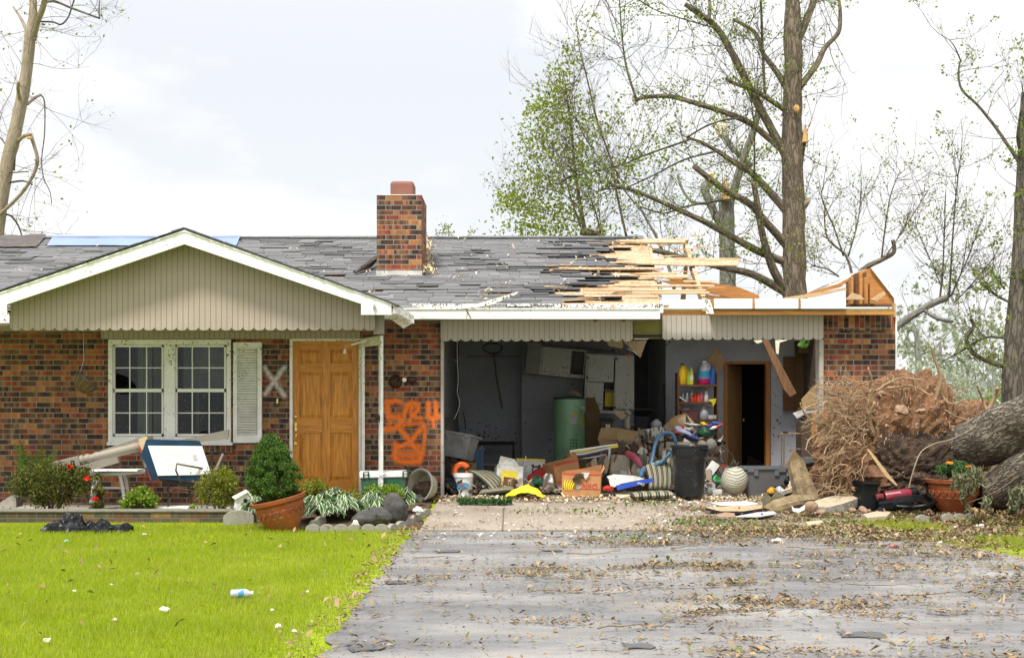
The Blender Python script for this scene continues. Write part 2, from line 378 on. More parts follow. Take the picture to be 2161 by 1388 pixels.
MT('heater_green', (.34, .60, .36), .35, .15, 3, .03, speck=.35, sscale=50, speckcol=(.04,.08,.04)); MT('heater_top', (.04, .12, .07), .5, .2, 6, .05)
MT('tote_grey', (.30, .31, .32), .5, .12, 4, .04, speck=.5, speckcol=(.12,.08,.05), sscale=42); MT('tote_dark', (.115, .12, .128), .45, .12, 4, .04, speck=.1)
MT('rim_blue', (.12,.13,.145), .4, .1, 4, 0); MT('blue_bin', (.07, .15, .24), .5, .2, 5, .05, speck=.2)
MT('print_navy', (.006,.035,.085), .35, .4, 6, .03); MT('black_plastic', (.008, .009, .011), .3, .3, 6, .03, spec=.22); MT('black_matte', (.02, .02, .022), .7, .4, 8, .2); MT('can_black', (.014, .017, .02), .28, .4, 9, .06, speck=.16, speckcol=(.15,.14,.12), sscale=70)
MT('orange_plastic', (.85, .13, .01), .35, .15, 5, .05, speck=.1); MT('red_plastic', (.55, .03, .02), .35, .15, 5, .05); MT('yellow_plastic', (.80, .50, .01), .4, .12, 5, .03); MT('yellow_cloth', (.85, .74, .02), .8, .1, 12, .25)
MT('blue_plastic', (.03, .13, .45), .35, .15, 5, .03); MT('hose_blue', (.06, .20, .36), .45, .3, 12, .1); MT('vac_cream', (.46, .41, .28), .4, .15, 5, .05, speck=.2); MT('green_plastic', (.02, .12, .065), .4, .2, 5, .05)
MT('lime_plastic', (.30, .62, .05), .35, .1, 5, 0); MT('pink_plastic', (.30, .13, .13), .45, .15, 5, .03); MT('magenta_fluid', (.45, .02, .12), .25, .1, 4, 0); MT('clear_plastic', (.55, .58, .62), .2, .2, 9, .1); MT('purple', (.12, .06, .3), .4, .2, 6, 0)
MT('metal_grey', (.45, .46, .48), .35, .2, 9, .05, metal=.7); MT('metal_dark', (.10, .085, .075), .5, .25, 12, .1, metal=.3); MT('brass', (.75, .55, .2), .25, .1, 9, 0, metal=.9); MT('bronze_rod', (.32, .24, .14), .45, .2, 9, 0, metal=.4)
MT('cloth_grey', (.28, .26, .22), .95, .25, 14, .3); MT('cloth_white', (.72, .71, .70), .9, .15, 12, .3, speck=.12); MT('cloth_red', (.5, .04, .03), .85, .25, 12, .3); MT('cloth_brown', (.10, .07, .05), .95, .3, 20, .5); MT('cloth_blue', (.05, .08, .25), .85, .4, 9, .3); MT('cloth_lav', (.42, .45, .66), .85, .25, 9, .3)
MT('canvas', (.15, .135, .08), .9, .3, 10, .4, speck=.3); MT('pillow', (.36, .32, .24), .9, .15, 16, .25, speck=.3, speckcol=(.2,.17,.12)); MT('maroon', (.25, .015, .04), .3, .3, 6, .05); MT('foam_green', (.2, .5, .42), .6, .2, 6, .1)
MT('gold_food', (.60, .30, .02), .6, .4, 30, .5, speck=.3, speckcol=(.3,.1,.02))
MT('door_oak', (.62, .255, .035), .4, .45, 5, .1, stretch=(9, 1, .8), spec=.4, speck=.05); MT('door_oak_cross', (.60, .25, .035), .4, .35, 5, .1, stretch=(.8, 1, 9), spec=.4); MT('door_oak_bevel', (.30, .125, .03), .4, .3, 5, .1, stretch=(9, 1, .8))
MT('door_plain', (.42, .25, .10), .5, .2, 4, .06, stretch=(6,1,.7)); MT('casing_oak', (.40, .17, .05), .5, .3, 6, .08, stretch=(7,1,.6))
MT('bulb', (.85, .85, .83), .25, .03, 4, 0); MT('bronze', (.06, .03, .02), .4, .3, 10, .1, metal=.3)
# stone, soil, bark
MT('terracotta', (.36, .09, .025), .6, .25, 5, .2, speck=.12, speckcol=(.5,.3,.2)); MT('terracotta_dark', (.25, .06, .02), .65, .25, 8, .2)
MT('lava_rock', (.07, .072, .072), .92, .45, 14, .9, speck=.2, speckcol=(.16,.16,.15)); MT('cap_stone', (.20,.19,.15), .9, .25, 12, .3, speck=.4); MT('edging', (.31, .295, .25), .9, .2, 18, .4, speck=.25, speckcol=(.15,.14,.1)); MT('conc_chunk', (.47, .38, .27), .9, .25, 14, .4, speck=.5, speckcol=(.24,.2,.15), sscale=80); MT('conc_rough', (.33,.3,.25), .95, .5, 22, 1., speck=.8, speckcol=(.13,.11,.08))
MT('soil', (.21, .108, .055), .97, .6, 7, 1., speck=.6, speckcol=(.33,.19,.11), sscale=30); MT('soil_dark', (.06, .038, .025), .97, .6, 9, 1., speck=.3, speckcol=(.3,.22,.15), sscale=50); MT('root', (.42, .31, .19), .85, .35, 9, .3, island=[(.58,.45,.3),(.22,.13,.07),(.40,.28,.16),(.30,.19,.10)])
MT('rock_pink', (.40, .27, .19), .9, .25, 8, .4, island=[(.40,.28,.19),(.28,.17,.10),(.36,.29,.22)])
MT('mulch', (.09, .055, .03), .95, .5, 25, .8, speck=.7, speckcol=(.25,.17,.1))
MT('stick', (.20, .15, .095), .9, .35, 14, .4); MT('log_bark', (.24, .18, .10), .92, .5, 12, .8, speck=.5, speckcol=(.4,.35,.25))
def bark(name, col, sc=8, dk=.3, st=(1,1,.2), crack=.5):
    m = NT(name); mpb = m.n('Mapping'); mpb.inputs['Scale'].default_value = st; m.l(m.n('Attribute', attribute_name='bk').outputs['Vector'], mpb.inputs[0]); v = mpb.outputs[0]; w_ = m.n('TexVoronoi', feature='DISTANCE_TO_EDGE'); w_.inputs['Scale'].default_value = sc
    nn = m.n('TexNoise'); nn.inputs['Scale'].default_value = sc*1.2; m.l(v, nn.inputs['Vector'])
    vm = m.n('VectorMath', operation='ADD'); m.l(v, vm.inputs[0]); m.l(m.mix(.2, (0,0,0), nn.outputs['Color']), vm.inputs[1]); m.l(vm.outputs[0], w_.inputs['Vector'])
    k = m.ramp(w_.outputs['Distance'], [(0, 0), (.22, 1)]); n1 = m.noise(v, sc*3, 5)
    c = m.mix(k, tuple(a*dk for a in col), col); c = m.mix(m.math('MULTIPLY', n1, .5), c, tuple(a*.5 for a in col)); m.set(c, .92, 0, .2); m.bump(m.math('ADD', k, m.math('MULTIPLY', n1, .4)), crack, .03)
bark('bark_brown', (.25, .20, .145), 12); bark('bark_grey', (.26, .25, .22), 12, .5); bark('bark_pale', (.40, .33, .24), 10, .7, crack=.2); bark('bark_dark', (.19, .165, .135), 10); bark('bark_log', (.30,.26,.205), 17, .3, (1,1,.2), 1.)
bark('bark_hazed', (.34, .34, .34), 6, .6)  # pale grey bark with the haze of distance in its colour
MT('wood_fresh', (.55, .33, .13), .8, .3, 14, .3, stretch=(1,1,.2))
# leaves
def leaf(name, cols, trans=.35): MT(name, cols[0], .55, .2, 6, 0, island=cols, trans=trans, spec=.3)
leaf('leaf_tree', [(.15,.20,.02),(.30,.35,.04),(.20,.26,.03),(.42,.44,.08),(.12,.17,.03)], .5)
leaf('leaf_sparse', [(.18,.24,.04),(.30,.34,.06),(.14,.18,.05),(.40,.42,.10)], .5)
leaf('leaf_hazed', [(.33,.36,.31),(.40,.42,.37),(.36,.39,.33)], .4)  # distance haze is put into this pale grey green leaf colour
leaf('leaf_yew', [(.05,.08,.014),(.13,.16,.02),(.08,.11,.02),(.19,.12,.035),(.24,.27,.03)], .35)
leaf('leaf_bright', [(.14,.24,.015),(.26,.38,.03),(.19,.30,.02)], .4)
leaf('leaf_azalea', [(.16,.20,.02),(.30,.33,.03),(.11,.14,.02),(.40,.36,.05)], .4)
leaf('leaf_fern', [(.07,.15,.02),(.12,.22,.03),(.17,.26,.045)], .4)
leaf('leaf_spruce', [(.04,.09,.015),(.09,.18,.025),(.17,.28,.04)], .3)
leaf('leaf_brown', [(.12,.05,.03),(.2,.09,.06)], .2); leaf('leaf_hosta', [(.03,.10,.02),(.05,.15,.03)], .25); leaf('leaf_hosta_white', [(.55,.6,.4),(.65,.68,.5)], .25)
leaf('leaf_wilt', [(.18,.19,.10),(.26,.26,.15),(.13,.14,.07)], .3); leaf('leaf_pot', [(.07,.15,.04),(.12,.22,.07)], .3); leaf('leaf_pine', [(.04,.13,.03),(.08,.2,.05)], .25)
leaf('flower_red', [(.85,.02,.01),(.9,.04,.01)], .3); leaf('flower_orange', [(.9,.28,.01),(.85,.2,.01)], .3)
leaf('litter', [(.30,.19,.09),(.19,.13,.065),(.40,.28,.14),(.11,.075,.045),(.16,.14,.07),(.48,.36,.20),(.09,.065,.045)], .1)
leaf('litter_dark', [(.09,.07,.05),(.05,.045,.04),(.16,.12,.07)], .05)
leaf('litter_green', [(.12,.17,.04),(.2,.26,.06),(.15,.15,.05)], .25)
MT('litter_white', (.75,.73,.68), .7, .1, 9, 0, island=[(.8,.8,.78),(.7,.6,.45),(.5,.5,.5)])
# glass
m = NT('glass_window'); gl = m.n('BsdfGlossy'); gl.inputs['Roughness'].default_value = .04; gl.inputs[0].default_value = (.9,.93,.95,1); tr = m.n('BsdfTransparent'); tr.inputs[0].default_value = (.75,.78,.76,1)
fr = m.n('Fresnel'); fr.inputs[0].default_value = 1.33; ms = m.n('MixShader'); m.l(m.math('ADD', fr.outputs[0], .0), ms.inputs[0]); m.l(tr.outputs[0], ms.inputs[1]); m.l(gl.outputs[0], ms.inputs[2])
dt = m.n('BsdfDiffuse'); dt.inputs[0].default_value = (.3,.27,.2,1); sp_ = m.noise(m.obj(), 60, 3); m2 = m.n('MixShader'); m.l(m.ramp(sp_, [(.68,0),(.71,1)]), m2.inputs[0]); m.l(ms.outputs[0], m2.inputs[1]); m.l(dt.outputs[0], m2.inputs[2]); m.l(m2.outputs[0], m.t.nodes['Material Output'].inputs['Surface'])

m = NT('urn_wavy'); v = m.obj(); wv = m.n('TexWave', wave_type='RINGS', rings_direction='X'); wv.inputs['Scale'].default_value = 14; wv.inputs['Distortion'].default_value = 3.; wv.inputs['Detail'].default_value = 1; wv.inputs['Detail Scale'].default_value = 1.; m.l(v, wv.inputs['Vector'])
k = m.ramp(wv.outputs['Fac'], [(.5,0),(.8,1)]); m.set(m.mix(k, (.47,.45,.36), (.22,.22,.16)), .7, 0, .3); m.bump(wv.outputs['Fac'], .5, .008)
# ---------------------------------------------------------------- ground, drive, lawn
m = NT('lawn_base'); g = m.n('NewGeometry').outputs['Position']; n1 = m.noise(g, .9, 5); n2 = m.noise(g, 30, 4)
c = m.ramp(n1, [(.3,(.24,.32,.012)),(.7,(.33,.40,.02))]); c = m.mix(m.ramp(n2, [(.4,0),(.7,.6)]), c, (.07,.10,.02)); m.set(c, .9, 0, .1)
m = NT('asphalt'); g = m.n('NewGeometry').outputs['Position']; mpn = m.n('Mapping'); mpn.inputs['Scale'].default_value = (.55, 1.3, 1); m.l(g, mpn.inputs[0])
n1 = m.noise(mpn.outputs[0], 1.1, 8, .62); n2 = m.noise(g, 90, 3, .7); n3 = m.noise(mpn.outputs[0], 2.6, 8, .65)
c = m.ramp(n1, [(.34,(.14,.14,.145)),(.5,(.225,.222,.222)),(.66,(.34,.332,.318))])
c = m.mix(m.ramp(n3, [(.50,0),(.68,.6)]), c, (.33,.285,.235))
c = m.mix(m.ramp(n2, [(.4,0),(.75,.5)]), c, (.12,.12,.125))
vo = m.n('TexVoronoi', feature='DISTANCE_TO_EDGE'); vo.inputs['Scale'].default_value = .55
nw = m.n('TexNoise'); nw.inputs['Scale'].default_value = 1.3; nw.inputs['Detail'].default_value = 6; m.l(g, nw.inputs['Vector'])
vm = m.n('VectorMath', operation='ADD'); m.l(g, vm.inputs[0]); m.l(m.mix(.8, (0,0,0), nw.outputs['Color']), vm.inputs[1]); m.l(vm.outputs[0], vo.inputs['Vector'])
ck = m.ramp(vo.outputs['Distance'], [(.002,1),(.008,0)]); c = m.mix(m.math('MULTIPLY', ck, .3), c, (.07,.07,.07))
m.set(c, .88, 0, .08); m.bump(m.math('SUBTRACT', n2, m.math('MULTIPLY', ck, 1.)), .35, .006)
m = NT('concrete'); g = m.n('NewGeometry').outputs['Position']; n1 = m.noise(g, 1.6, 7); n2 = m.noise(g, 60, 4)
c = m.ramp(n1, [(.3,(.26,.22,.175)),(.7,(.38,.33,.275))]); c = m.mix(m.ramp(n2, [(.45,0),(.8,.6)]), c, (.22,.16,.11))
x = m.n('SeparateXYZ'); m.l(g, x.inputs[0]); fr = m.math('ABSOLUTE', m.math('SUBTRACT', m.math('FRACT', m.math('DIVIDE', m.math('ADD', x.outputs[0], 9.2), 2.6)), .5)); c = m.mix(m.ramp(fr, [(.002,1),(.005,0)]), c, (.1,.08,.06)); m.set(c, .88, 0, .2); m.bump(n2, .3, .006)
MT('slab', (.38,.35,.29), .85, .2, 6, .2, speck=.3)
ys = [-14, 2, 5, 8, 10, 12, 13.2, 13.6, 14, 14.4, 15, 15.5, 15.9, 17, 20, 30, 45, 80, 200, 700]
b = B(); xs = [-700,-200,-60,-25,-10,-6,-2.84,-2.8,0,2,4,6,10,25,60,200,700]
b.add([(x, y, gz(y)-.012 if x > -2.82 or y < 14.1 or y > 30 else -.25) for y in ys for x in xs], [(j*17+i, j*17+i+1, (j+1)*17+i+1, (j+1)*17+i) for j in range(len(ys)-1) for i in range(16)])
struct('ground', b, 'lawn_base', True)
def sheet(name, left, right, y0, y1, up, mat, wob=.04, n=60, smooth=True):
    b = B(); 
    for j in range(n+1):
        y = y0+(y1-y0)*j/n; l = left(y)+wob*noise.noise((y*3, 0, 1))+wob*.5*noise.noise((y*11, 4, 1)); r = right(y)+wob*noise.noise((y*3, 9, 1))
        for k in range(9): b.v.append(Vector((l+(r-l)*k/8, y, gz(y)+up)))
    b.f = [(j*9+k, j*9+k+1, (j+1)*9+k+1, (j+1)*9+k) for j in range(n) for k in range(8)]; b.mi = [0]*len(b.f)
    return struct(name, b, mat, smooth)
sheet('driveway', lambda y: -1.03-.0*y, lambda y: 4.55 if y < 10.5 else 4.55-(y-10.5)*.28, 2.5, 13.1, .0, 'asphalt', .07, 260)
sheet('concrete_apron', lambda y: -.98+.02*(y-13), lambda y: 4.15, 13.11, 15.96, .006, 'concrete', .02)
sheet('dirt_ground', lambda y: 4.1, lambda y: 14, 12.6, 30, -.004, 'mulch', .12)
sheet('flower_bed_soil', lambda y: -2.8, lambda y: -.99, 13.35, 15.9, .004, 'mulch', .05)
b = B(); b.bw(-8, -1.0, 14.35, 16, -.2, -.085); struct('porch_slab', b, 'slab')
b = B(); b.bw(-60, 60, -9, 2.5, -.13, -.128); struct('unseen_road', b, 'asphalt')  # unseen asphalt behind the camera, added to cut green bounce from the lawn
b = B(); b.bw(-.88, 4.9, 15.97, 24, -.1, .004); struct('garage_floor', b, 'garage_floor')

rng = np.random.default_rng(3)
def npmesh(name, V, Fc, mat, label=None, cat=None, kind='stuff', parent=None, smooth=False):
    me = bpy.data.meshes.new(name); nf, k = Fc.shape
    me.vertices.add(len(V)); me.vertices.foreach_set('co', V.astype('f').ravel())
    me.loops.add(nf*k); me.loops.foreach_set('vertex_index', Fc.astype('i').ravel())
    me.polygons.add(nf); me.polygons.foreach_set('loop_start', np.arange(0, nf*k, k, dtype='i')); me.update(calc_edges=True); me.validate()
    me.materials.append(MATS[mat]); o = bpy.data.objects.new(name, me); COL.objects.link(o)
    if parent: o.parent = parent
    elif kind: tag(o, label, cat, None, kind)
    return o
def nz2(x, y, s, seed=0):
    return np.array([noise.noise((a*s+seed, b_*s-seed, seed)) for a, b_ in zip(x, y)])
def blades(name, x, y, z, h, wd, mat, label, cat, lean=.5):
    n = len(x); a = rng.uniform(0, 2*np.pi, n); la = rng.uniform(0, 2*np.pi, n); ln = rng.uniform(.1, lean, n)*h
    dx, dy = np.cos(a)*wd/2, np.sin(a)*wd/2; V = np.zeros((n, 5, 3))
    V[:,0] = np.stack([x-dx, y-dy, z], 1); V[:,1] = np.stack([x+dx, y+dy, z], 1)
    mx_, my_ = x+np.cos(la)*ln*.35, y+np.sin(la)*ln*.35
    V[:,2] = np.stack([mx_-dx*.8, my_-dy*.8, z+h*.55], 1); V[:,3] = np.stack([mx_+dx*.8, my_+dy*.8, z+h*.55], 1)
    V[:,4] = np.stack([x+np.cos(la)*ln, y+np.sin(la)*ln, z+h], 1)
    o = np.arange(n)*5; Fc = np.concatenate([np.stack([o, o+1, o+3], 1), np.stack([o, o+3, o+2], 1), np.stack([o+2, o+3, o+4], 1)])
    return npmesh(name, V.reshape(-1, 3), Fc, mat, label, cat)
gzv = np.vectorize(gz)
m = MT('grass_blade', (.15,.25,.02), .5, .2, 3, 0, island=[(.34,.43,.008),(.46,.56,.012),(.56,.62,.04),(.40,.50,.01),(.60,.56,.16),(.26,.36,.008)], trans=.5, spec=.25)
gp = m.noise(m.n('NewGeometry').outputs['Position'], 1.1, 5); lk = m.b.inputs['Base Color'].links[0].from_socket; cc = m.mix(m.ramp(gp, [(.35,.55),(.62,0)]), lk, (.24,.37,.01)); cc = m.mix(m.ramp(m.noise(m.n('NewGeometry').outputs['Position'], 2.7, 5), [(.56,0),(.74,.6)]), cc, (.62,.56,.16)); m.l(cc, m.b.inputs['Base Color'])
n = 230000; y = rng.uniform(6.0, 14.0, n); x = rng.uniform(-5.9, -.95, n)
k = (x > -.415*y-.15) & (x < -1.05+rng.normal(0, .06, n)+.22*nz2(np.zeros(n), y, 2.3, 9)+.12*nz2(np.zeros(n), y, 7, 2)) & ~((y > 13.32) & (x > -2.65)) & ~((y > 13.9)) & (rng.random(n) < .35+.65*np.clip((15-y)/7, 0, 1))
edge = np.clip((-1.02-x)/.45, 0, 1); k &= rng.random(n) < (.25+.75*edge)
x, y = x[k], y[k]; d = nz2(x, y, 1.7); h = (.035+.022*rng.random(len(x)))*(1+.45*d)*(.55+.45*np.clip((-1.0-x)/.5, 0, 1))*(.55+.45*np.clip((13.9-y)/.5, 0, 1))
blades('grass', x, y, gzv(y)-.01, h, rng.uniform(.003, .006, len(x)), 'grass_blade', 'bright green mown grass of the front lawn', 'grass')
# a strip of grass right of the drive
n = 26000; x = rng.uniform(3.6, 7, n); y = rng.uniform(11.2, 13.9, n); d = nz2(x, y, 1.3, 5); k = (d > .02) & (x > 4.35-(y-10.5)*.2) & (x < .42*y); x, y = x[k], y[k]
blades('grass_patch', x, y, gzv(y)-.01, .05+.04*rng.random(len(x)), rng.uniform(.004, .007, len(x)), 'grass_blade', 'patchy green grass right of the driveway among fallen leaves', 'grass')
# leaf litter
def flakes(name, x, y, z, size, mat, label=None, cat=None, flat=.35, kind='stuff', parent=None, asp=.45):
    n = len(x); a = rng.uniform(0, 2*np.pi, n); s = size; wv = s*rng.uniform(asp*.5, asp*1.3, n); t = rng.normal(0, flat, (n, 2)); bend = rng.uniform(-.1, .45, n)*wv
    u = np.stack([np.cos(a), np.sin(a), t[:,0]], 1); v = np.stack([-np.sin(a), np.cos(a), t[:,1]], 1); c = np.stack([x, y, z], 1); up = np.array([0, 0, 1.])
    lift = (np.abs(t[:,0])*s*.5+np.abs(t[:,1])*wv*.5+.002)[:,None]*up
    V = np.zeros((n, 4, 3)); V[:,0] = c-u*s[:,None]*.5+lift; V[:,2] = c+u*s[:,None]*.5+lift; V[:,1] = c-v*wv[:,None]*.5+lift+bend[:,None]*up+u*s[:,None]*.1; V[:,3] = c+v*wv[:,None]*.5+lift+bend[:,None]*up-u*s[:,None]*.07
    o = np.arange(n)*4; return npmesh(name, V.reshape(-1, 3), np.concatenate([np.stack([o, o+1, o+2], 1), np.stack([o, o+2, o+3], 1)]), mat, label, cat, kind, parent)
n = 900000; y = 6.2+9.7*rng.random(n)**.9; x = rng.uniform(-1.9, 6.6, n); k = (x < .415*y); x, y = x[k], y[k]
d1 = nz2(x*.55, y*1.9, 1.0, 11); d2 = nz2(x*.8, y*2.6, 2.6, 23)
p = .010+.5*np.clip((d1+d2*.85)-.26, 0, 1)*np.clip((x+1.2)*.35+.1, .12, 1)
band = np.clip((x-1.3)/2.4, 0, 1)*np.clip((y-11.6)/.9, 0, 1)*np.clip((15.2-y)/.8, 0, 1)*np.clip(.5+1.6*d2+.8*d1, 0, 1); p += band*.5; p += .10*np.clip((x-.6)/2., 0, 1)*np.exp(-((y-13.1)/.5)**2)
p += .10*np.clip((x-3.0)/1.5, 0, 1)*np.clip(.55+1.6*d1, 0, 1)
edge = np.exp(-((x+1.08)/.16)**2)*np.clip(.5+1.5*d2, 0, 1); p += edge*.11
p += .13*np.exp(-((y-15.7)/.22)**2)*(x > -1)*np.clip(.6+2*d2, 0, 1)
PX = CX+x*F/y; PYv = HY+(EYE+.13)*F/y
for cx_, cy_, w_, h_, am in [(1180,1208,190,9,.5),(1050,1222,150,6,.35),(1450,1200,150,7,.35),(1750,1285,230,15,.6),(1560,1268,150,9,.45),(1980,1300,160,10,.35),(1620,1352,110,7,.5),(1290,1318,40,4,.45),(1170,1235,60,4,.4),(2120,1240,90,22,.4),(1900,1205,250,12,.35),(1700,1130,300,13,.4),(2000,1150,200,22,.5),(1250,1250,120,4,.3),(1700,1225,100,5,.3),(1400,1375,120,6,.25),(2050,1360,120,12,.3),(1850,1175,200,6,.35),(890,1225,60,12,.3)]:
    p += am*.55*np.exp(-np.clip(((PX-cx_)/w_)**2+((PYv-cy_)/h_)**2, 0, 30))*np.clip(.45+2.2*d2+.6*nz2(x, y*2, 5, 77), 0, 1)
p = np.where(x < -1.25, p*.04, p); p = np.where((y > 13.2) & (y < 15.4) & (x < 1.3) , p*.3, p); p = np.where((y > 13.3) & (x < -1.), 0, p)
k = rng.random(len(x)) < p; x, y = x[k], y[k]; s = rng.uniform(.010, .032, len(x))*(1+1.1*(rng.random(len(x)) < .22)); zz = gzv(y)+.004+rng.random(len(x))*.012
flakes('leaf_litter', x, y, zz, s, 'litter', 'dry brown leaves strewn over the driveway', 'leaf litter', .35)
print('litter', len(x))
j = rng.random(len(x)) < .16; flakes('leaf_fragments', x[j]+.03, y[j], zz[j]+.004, s[j]*.9, 'litter_dark', 'dark wet leaf fragments strewn over the driveway', 'leaf litter', .2)
j = (rng.random(len(x)) < .10) & (nz2(x, y, 1.5, 41) > -.05); flakes('green_leaf_litter', x[j], y[j]+.03, zz[j]+.01, s[j]*1.0, 'litter_green', 'torn green leaves scattered on the driveway', 'leaf litter', .45)
n = 900; y = rng.uniform(12.2, 15.95, n)**1; x = rng.uniform(-.9, 4.8, n); flakes('pale_debris', x, y, gzv(y)+.012, rng.uniform(.015, .06, n), 'litter_white', 'small pale scraps of plaster and paper on the concrete apron', 'debris', .25)
n = 2600; y = 15.95-np.abs(rng.normal(0, .28, n)); x = rng.uniform(-.9, 4.3, n); flakes('sill_debris', x, y, gzv(y)+.014, rng.uniform(.015, .07, n), 'splinters', 'splintered bits of wood and plaster along the garage sill', 'debris', .3)
n = 160; y = rng.uniform(7, 13.3, n); x = -1.1-rng.random(n)**1.6*4; flakes('lawn_leaves', x, y, gzv(y)+.03, rng.uniform(.03, .07, n), 'litter', 'a few dry leaves lying on the lawn', 'leaf litter', .5)
def twig(x, y, L, a, r=.004):
    b = B(); pts = []; z = gz(y)
    for i in range(7): t = i/6-.5; pts.append((x+math.cos(a)*L*t+rnd(-.03,.03)*L, y+math.sin(a)*L*t+rnd(-.03,.03)*L, z+.012+r+rnd(0,.02)))
    b.tube(pts, [r, r*.4], 5, smooth=2); return b
for i, (px, py, L, a) in enumerate([(1255,1172,.5,.2),(1560,1296,.55,.1),(1180,1256,.42,-.2),(930,1182,.45,.1),(1465,1158,.5,.5),(1330,1330,.4,.3),(1860,1240,.5,-.3),(1990,1258,.6,.2),(1720,1162,.5,-.1),(2080,1140,.55,.4)]):
    p = GP(px, py); one('twig', twig(p.x, p.y, L, a, .005), 'stick', ['thin brown twig lying across the %s' % s for s in ('upper middle of the driveway','driveway below its middle','driveway just left of centre','upper left driveway near the grass','driveway above the thick leaf band','lower middle of the driveway','right side of the driveway beside thick leaves','far right of the driveway','driveway in front of the broken concrete','leaves at the far upper right of the driveway')][i], 'twig', 'loose twigs on the driveway')
def scrap(px, py, w_, d, mat, name, label, cat, grp=None, rot=0, th=.006, tilt=4, up=0):
    p = GP(px, py); b = B(TM((p.x, p.y, p.z+.008+up), (tilt, rnd(-2,2), rot)))
    d *= .55; q = [(-1,-1),(-.2,-.8),(.7,-1.1),(1.05,-.3),(.8,.7),(.1,1.),(-.4,.6),(-1.1,.9),(-.9,.1)]; pts = [(w_/2*a*rnd(.85,1.1), d/2*c_*rnd(.8,1.15), 0) for a, c_ in q]
    b.prism(pts, (0,0,th)); return one(name, b, mat, label, cat, grp)
for i, (px, py, w_, d, ws) in enumerate([(773,1370,.19,.22,'lower left of the driveway nearest the grass'),(1350,1366,.18,.2,'bottom middle of the driveway'),(1820,1342,.28,.25,'lower right of the driveway'),(945,1165,.22,.2,'upper left driveway, long and thin'),(1500,1133,.22,.2,'dark seam of the asphalt right of centre'),(835,1231,.16,.2,'left driveway beside the leaf band'),(1165,1163,.2,.14,'upper driveway left of centre')]):
    scrap(px, py, w_, d, 'shingle_torn', 'shingle_scrap', 'torn charcoal shingle scrap on the '+ws, 'shingle scrap', 'torn shingle scraps on the driveway', rnd(-20,20))
# small rubbish on lawn and drive
def crumple(px, py, r, mat, name, label, cat, grp=None, flat=.6, up=0):
    r *= .72; p = GP(px, py); b = B(); b.sphere((p.x, p.y, p.z+r*flat+up), (r, r*.9, r*flat), 14, 9); b.jit(r*.55, 2.2/r*.5, px); return one(name, b, mat, label, cat, grp, smooth=False)
def bottle(px, py, L, r, rot, label, grp=None):
    p = GP(px, py); M_ = TM((p.x, p.y, p.z+r+.022), (0, 90, rot)); t = T('plastic_bottle', label, 'bottle', grp)
    b = B(M_); b.lathe([(r*.8,-L/2),(r,-L/2+.01),(r*.93,-L*.3),(r,-L*.2),(r*.98,.1*L),(r*.9,.22*L),(r*.42,.4*L),(r*.4,.44*L)], 14); b.jit(.006, 18, px); t.add('body', b, 'clear_plastic', smooth=True)
    b = B(M_); b.lathe([(r*1.03,-L*.16),(r*1.03,L*.08)], 14, caps=False); t.add('wrapper', b, 'print_cyan'); b = B(M_); b.lathe([(r*.46,.43*L),(r*.46,.5*L)], 10); t.add('cap', b, 'white_plain'); t.done()
bottle(510, 1268, .15, .031, 15, 'crushed clear bottle with blue wrapper lying on the lawn')
crumple(348, 1291, .04, 'paper', 'crumpled_wrapper', 'crumpled white and purple wrapper on the lower left lawn', 'wrapper')
for px, py, r, mt, lb in [(243,1319,.035,'cardboard_lite','cream scrap on the lawn left of the crumpled white wrapper'),(140,1147,.03,'foam_green','small pale teal scrap on the lawn below the black bag'),(588,1332,.03,'litter_white','tan scrap on the lawn near the bottom beside the driveway'),(98,1361,.03,'litter_white','tiny pale scrap at the bottom left of the lawn'),(305,1133,.03,'paper','white scrap on the lawn right of the black bag'),(156,1254,.018,'paper','tiny white scrap on the left lawn'),(236,1240,.015,'paper','tiny white speck on the middle of the lawn'),(620,1340,.018,'paper','small white scrap at the lawn edge beside the driveway'),(575,1294,.014,'paper','tiny white scrap below the crushed bottle'),(648,1256,.02,'litter_white','tan scrap on the lawn right of the crushed bottle')]:
    crumple(px, py, r, mt, 'paper_scrap', lb, 'scrap', 'scraps of rubbish on the lawn', .5, .02)
for px, py, r, mt, lb in [(1405,1103,.045,'paper','white crumpled cup lying on the concrete apron'),(1886,1156,.05,'print_pink','red and white scrap on leaves right of the driveway'),(1470,1103,.05,'paper','flat white scrap beside the crumpled cup on the apron'),(2018,1118,.06,'paper','crumpled white paper in front of the right flower pot'),(2068,1112,.06,'paper','white torn paper right of the flower pot'),(924,1216,.022,'green_plastic','small green scrap on the left driveway'),(1640,1145,.07,'litter_white','flat pale scrap on the middle right driveway'),(1983,1146,.035,'paper','small pinkish white scrap in the leaf band at right')]:
    crumple(px, py, r, mt, 'paper_scrap', lb, 'scrap', 'scraps of rubbish on the driveway', .35)
# ---------------------------------------------------------------- the house
HW = 16.0
H = T('brick_house', 'single storey brick house with a torn open garage roof', 'house')
def gridwall(x0, x1, z0, z1, Y, d, strokes, s=.012):
    b = B(); nx, nz_ = int((x1-x0)/s), int((z1-z0)/s)
    b.grid(lambda u, v: (x0+(x1-x0)*u, Y, z0+(z1-z0)*v), nx, nz_); 
    b.prism([(x0,Y+.004,z0),(x1,Y+.004,z0),(x1,Y+.004,z1),(x0,Y+.004,z1)], (0,d-.004,0))
    val = []
    seg = [(P(*a, Y), P(*c_, Y), r, al) for (a, c_, r, al) in strokes]
    for p in b.v:
        m_ = 0
        for a, c_, r, al in seg:
            r *= 1.22
            ab = c_-a; t = max(0, min(1, (p-a).dot(ab)/max(ab.length_squared, 1e-9))); dd = (p-a-ab*t).length
            dd += .012*noise.noise(p*22); m_ = max(m_, al*max(0, min(1, 1.25-dd/r)) if dd < r*1.25 else 0)
        val.append(min(1, m_))
    return b, val
def poly(pts, r, al=1): return [(pts[i], pts[i+1], r, al) for i in range(len(pts)-1)]
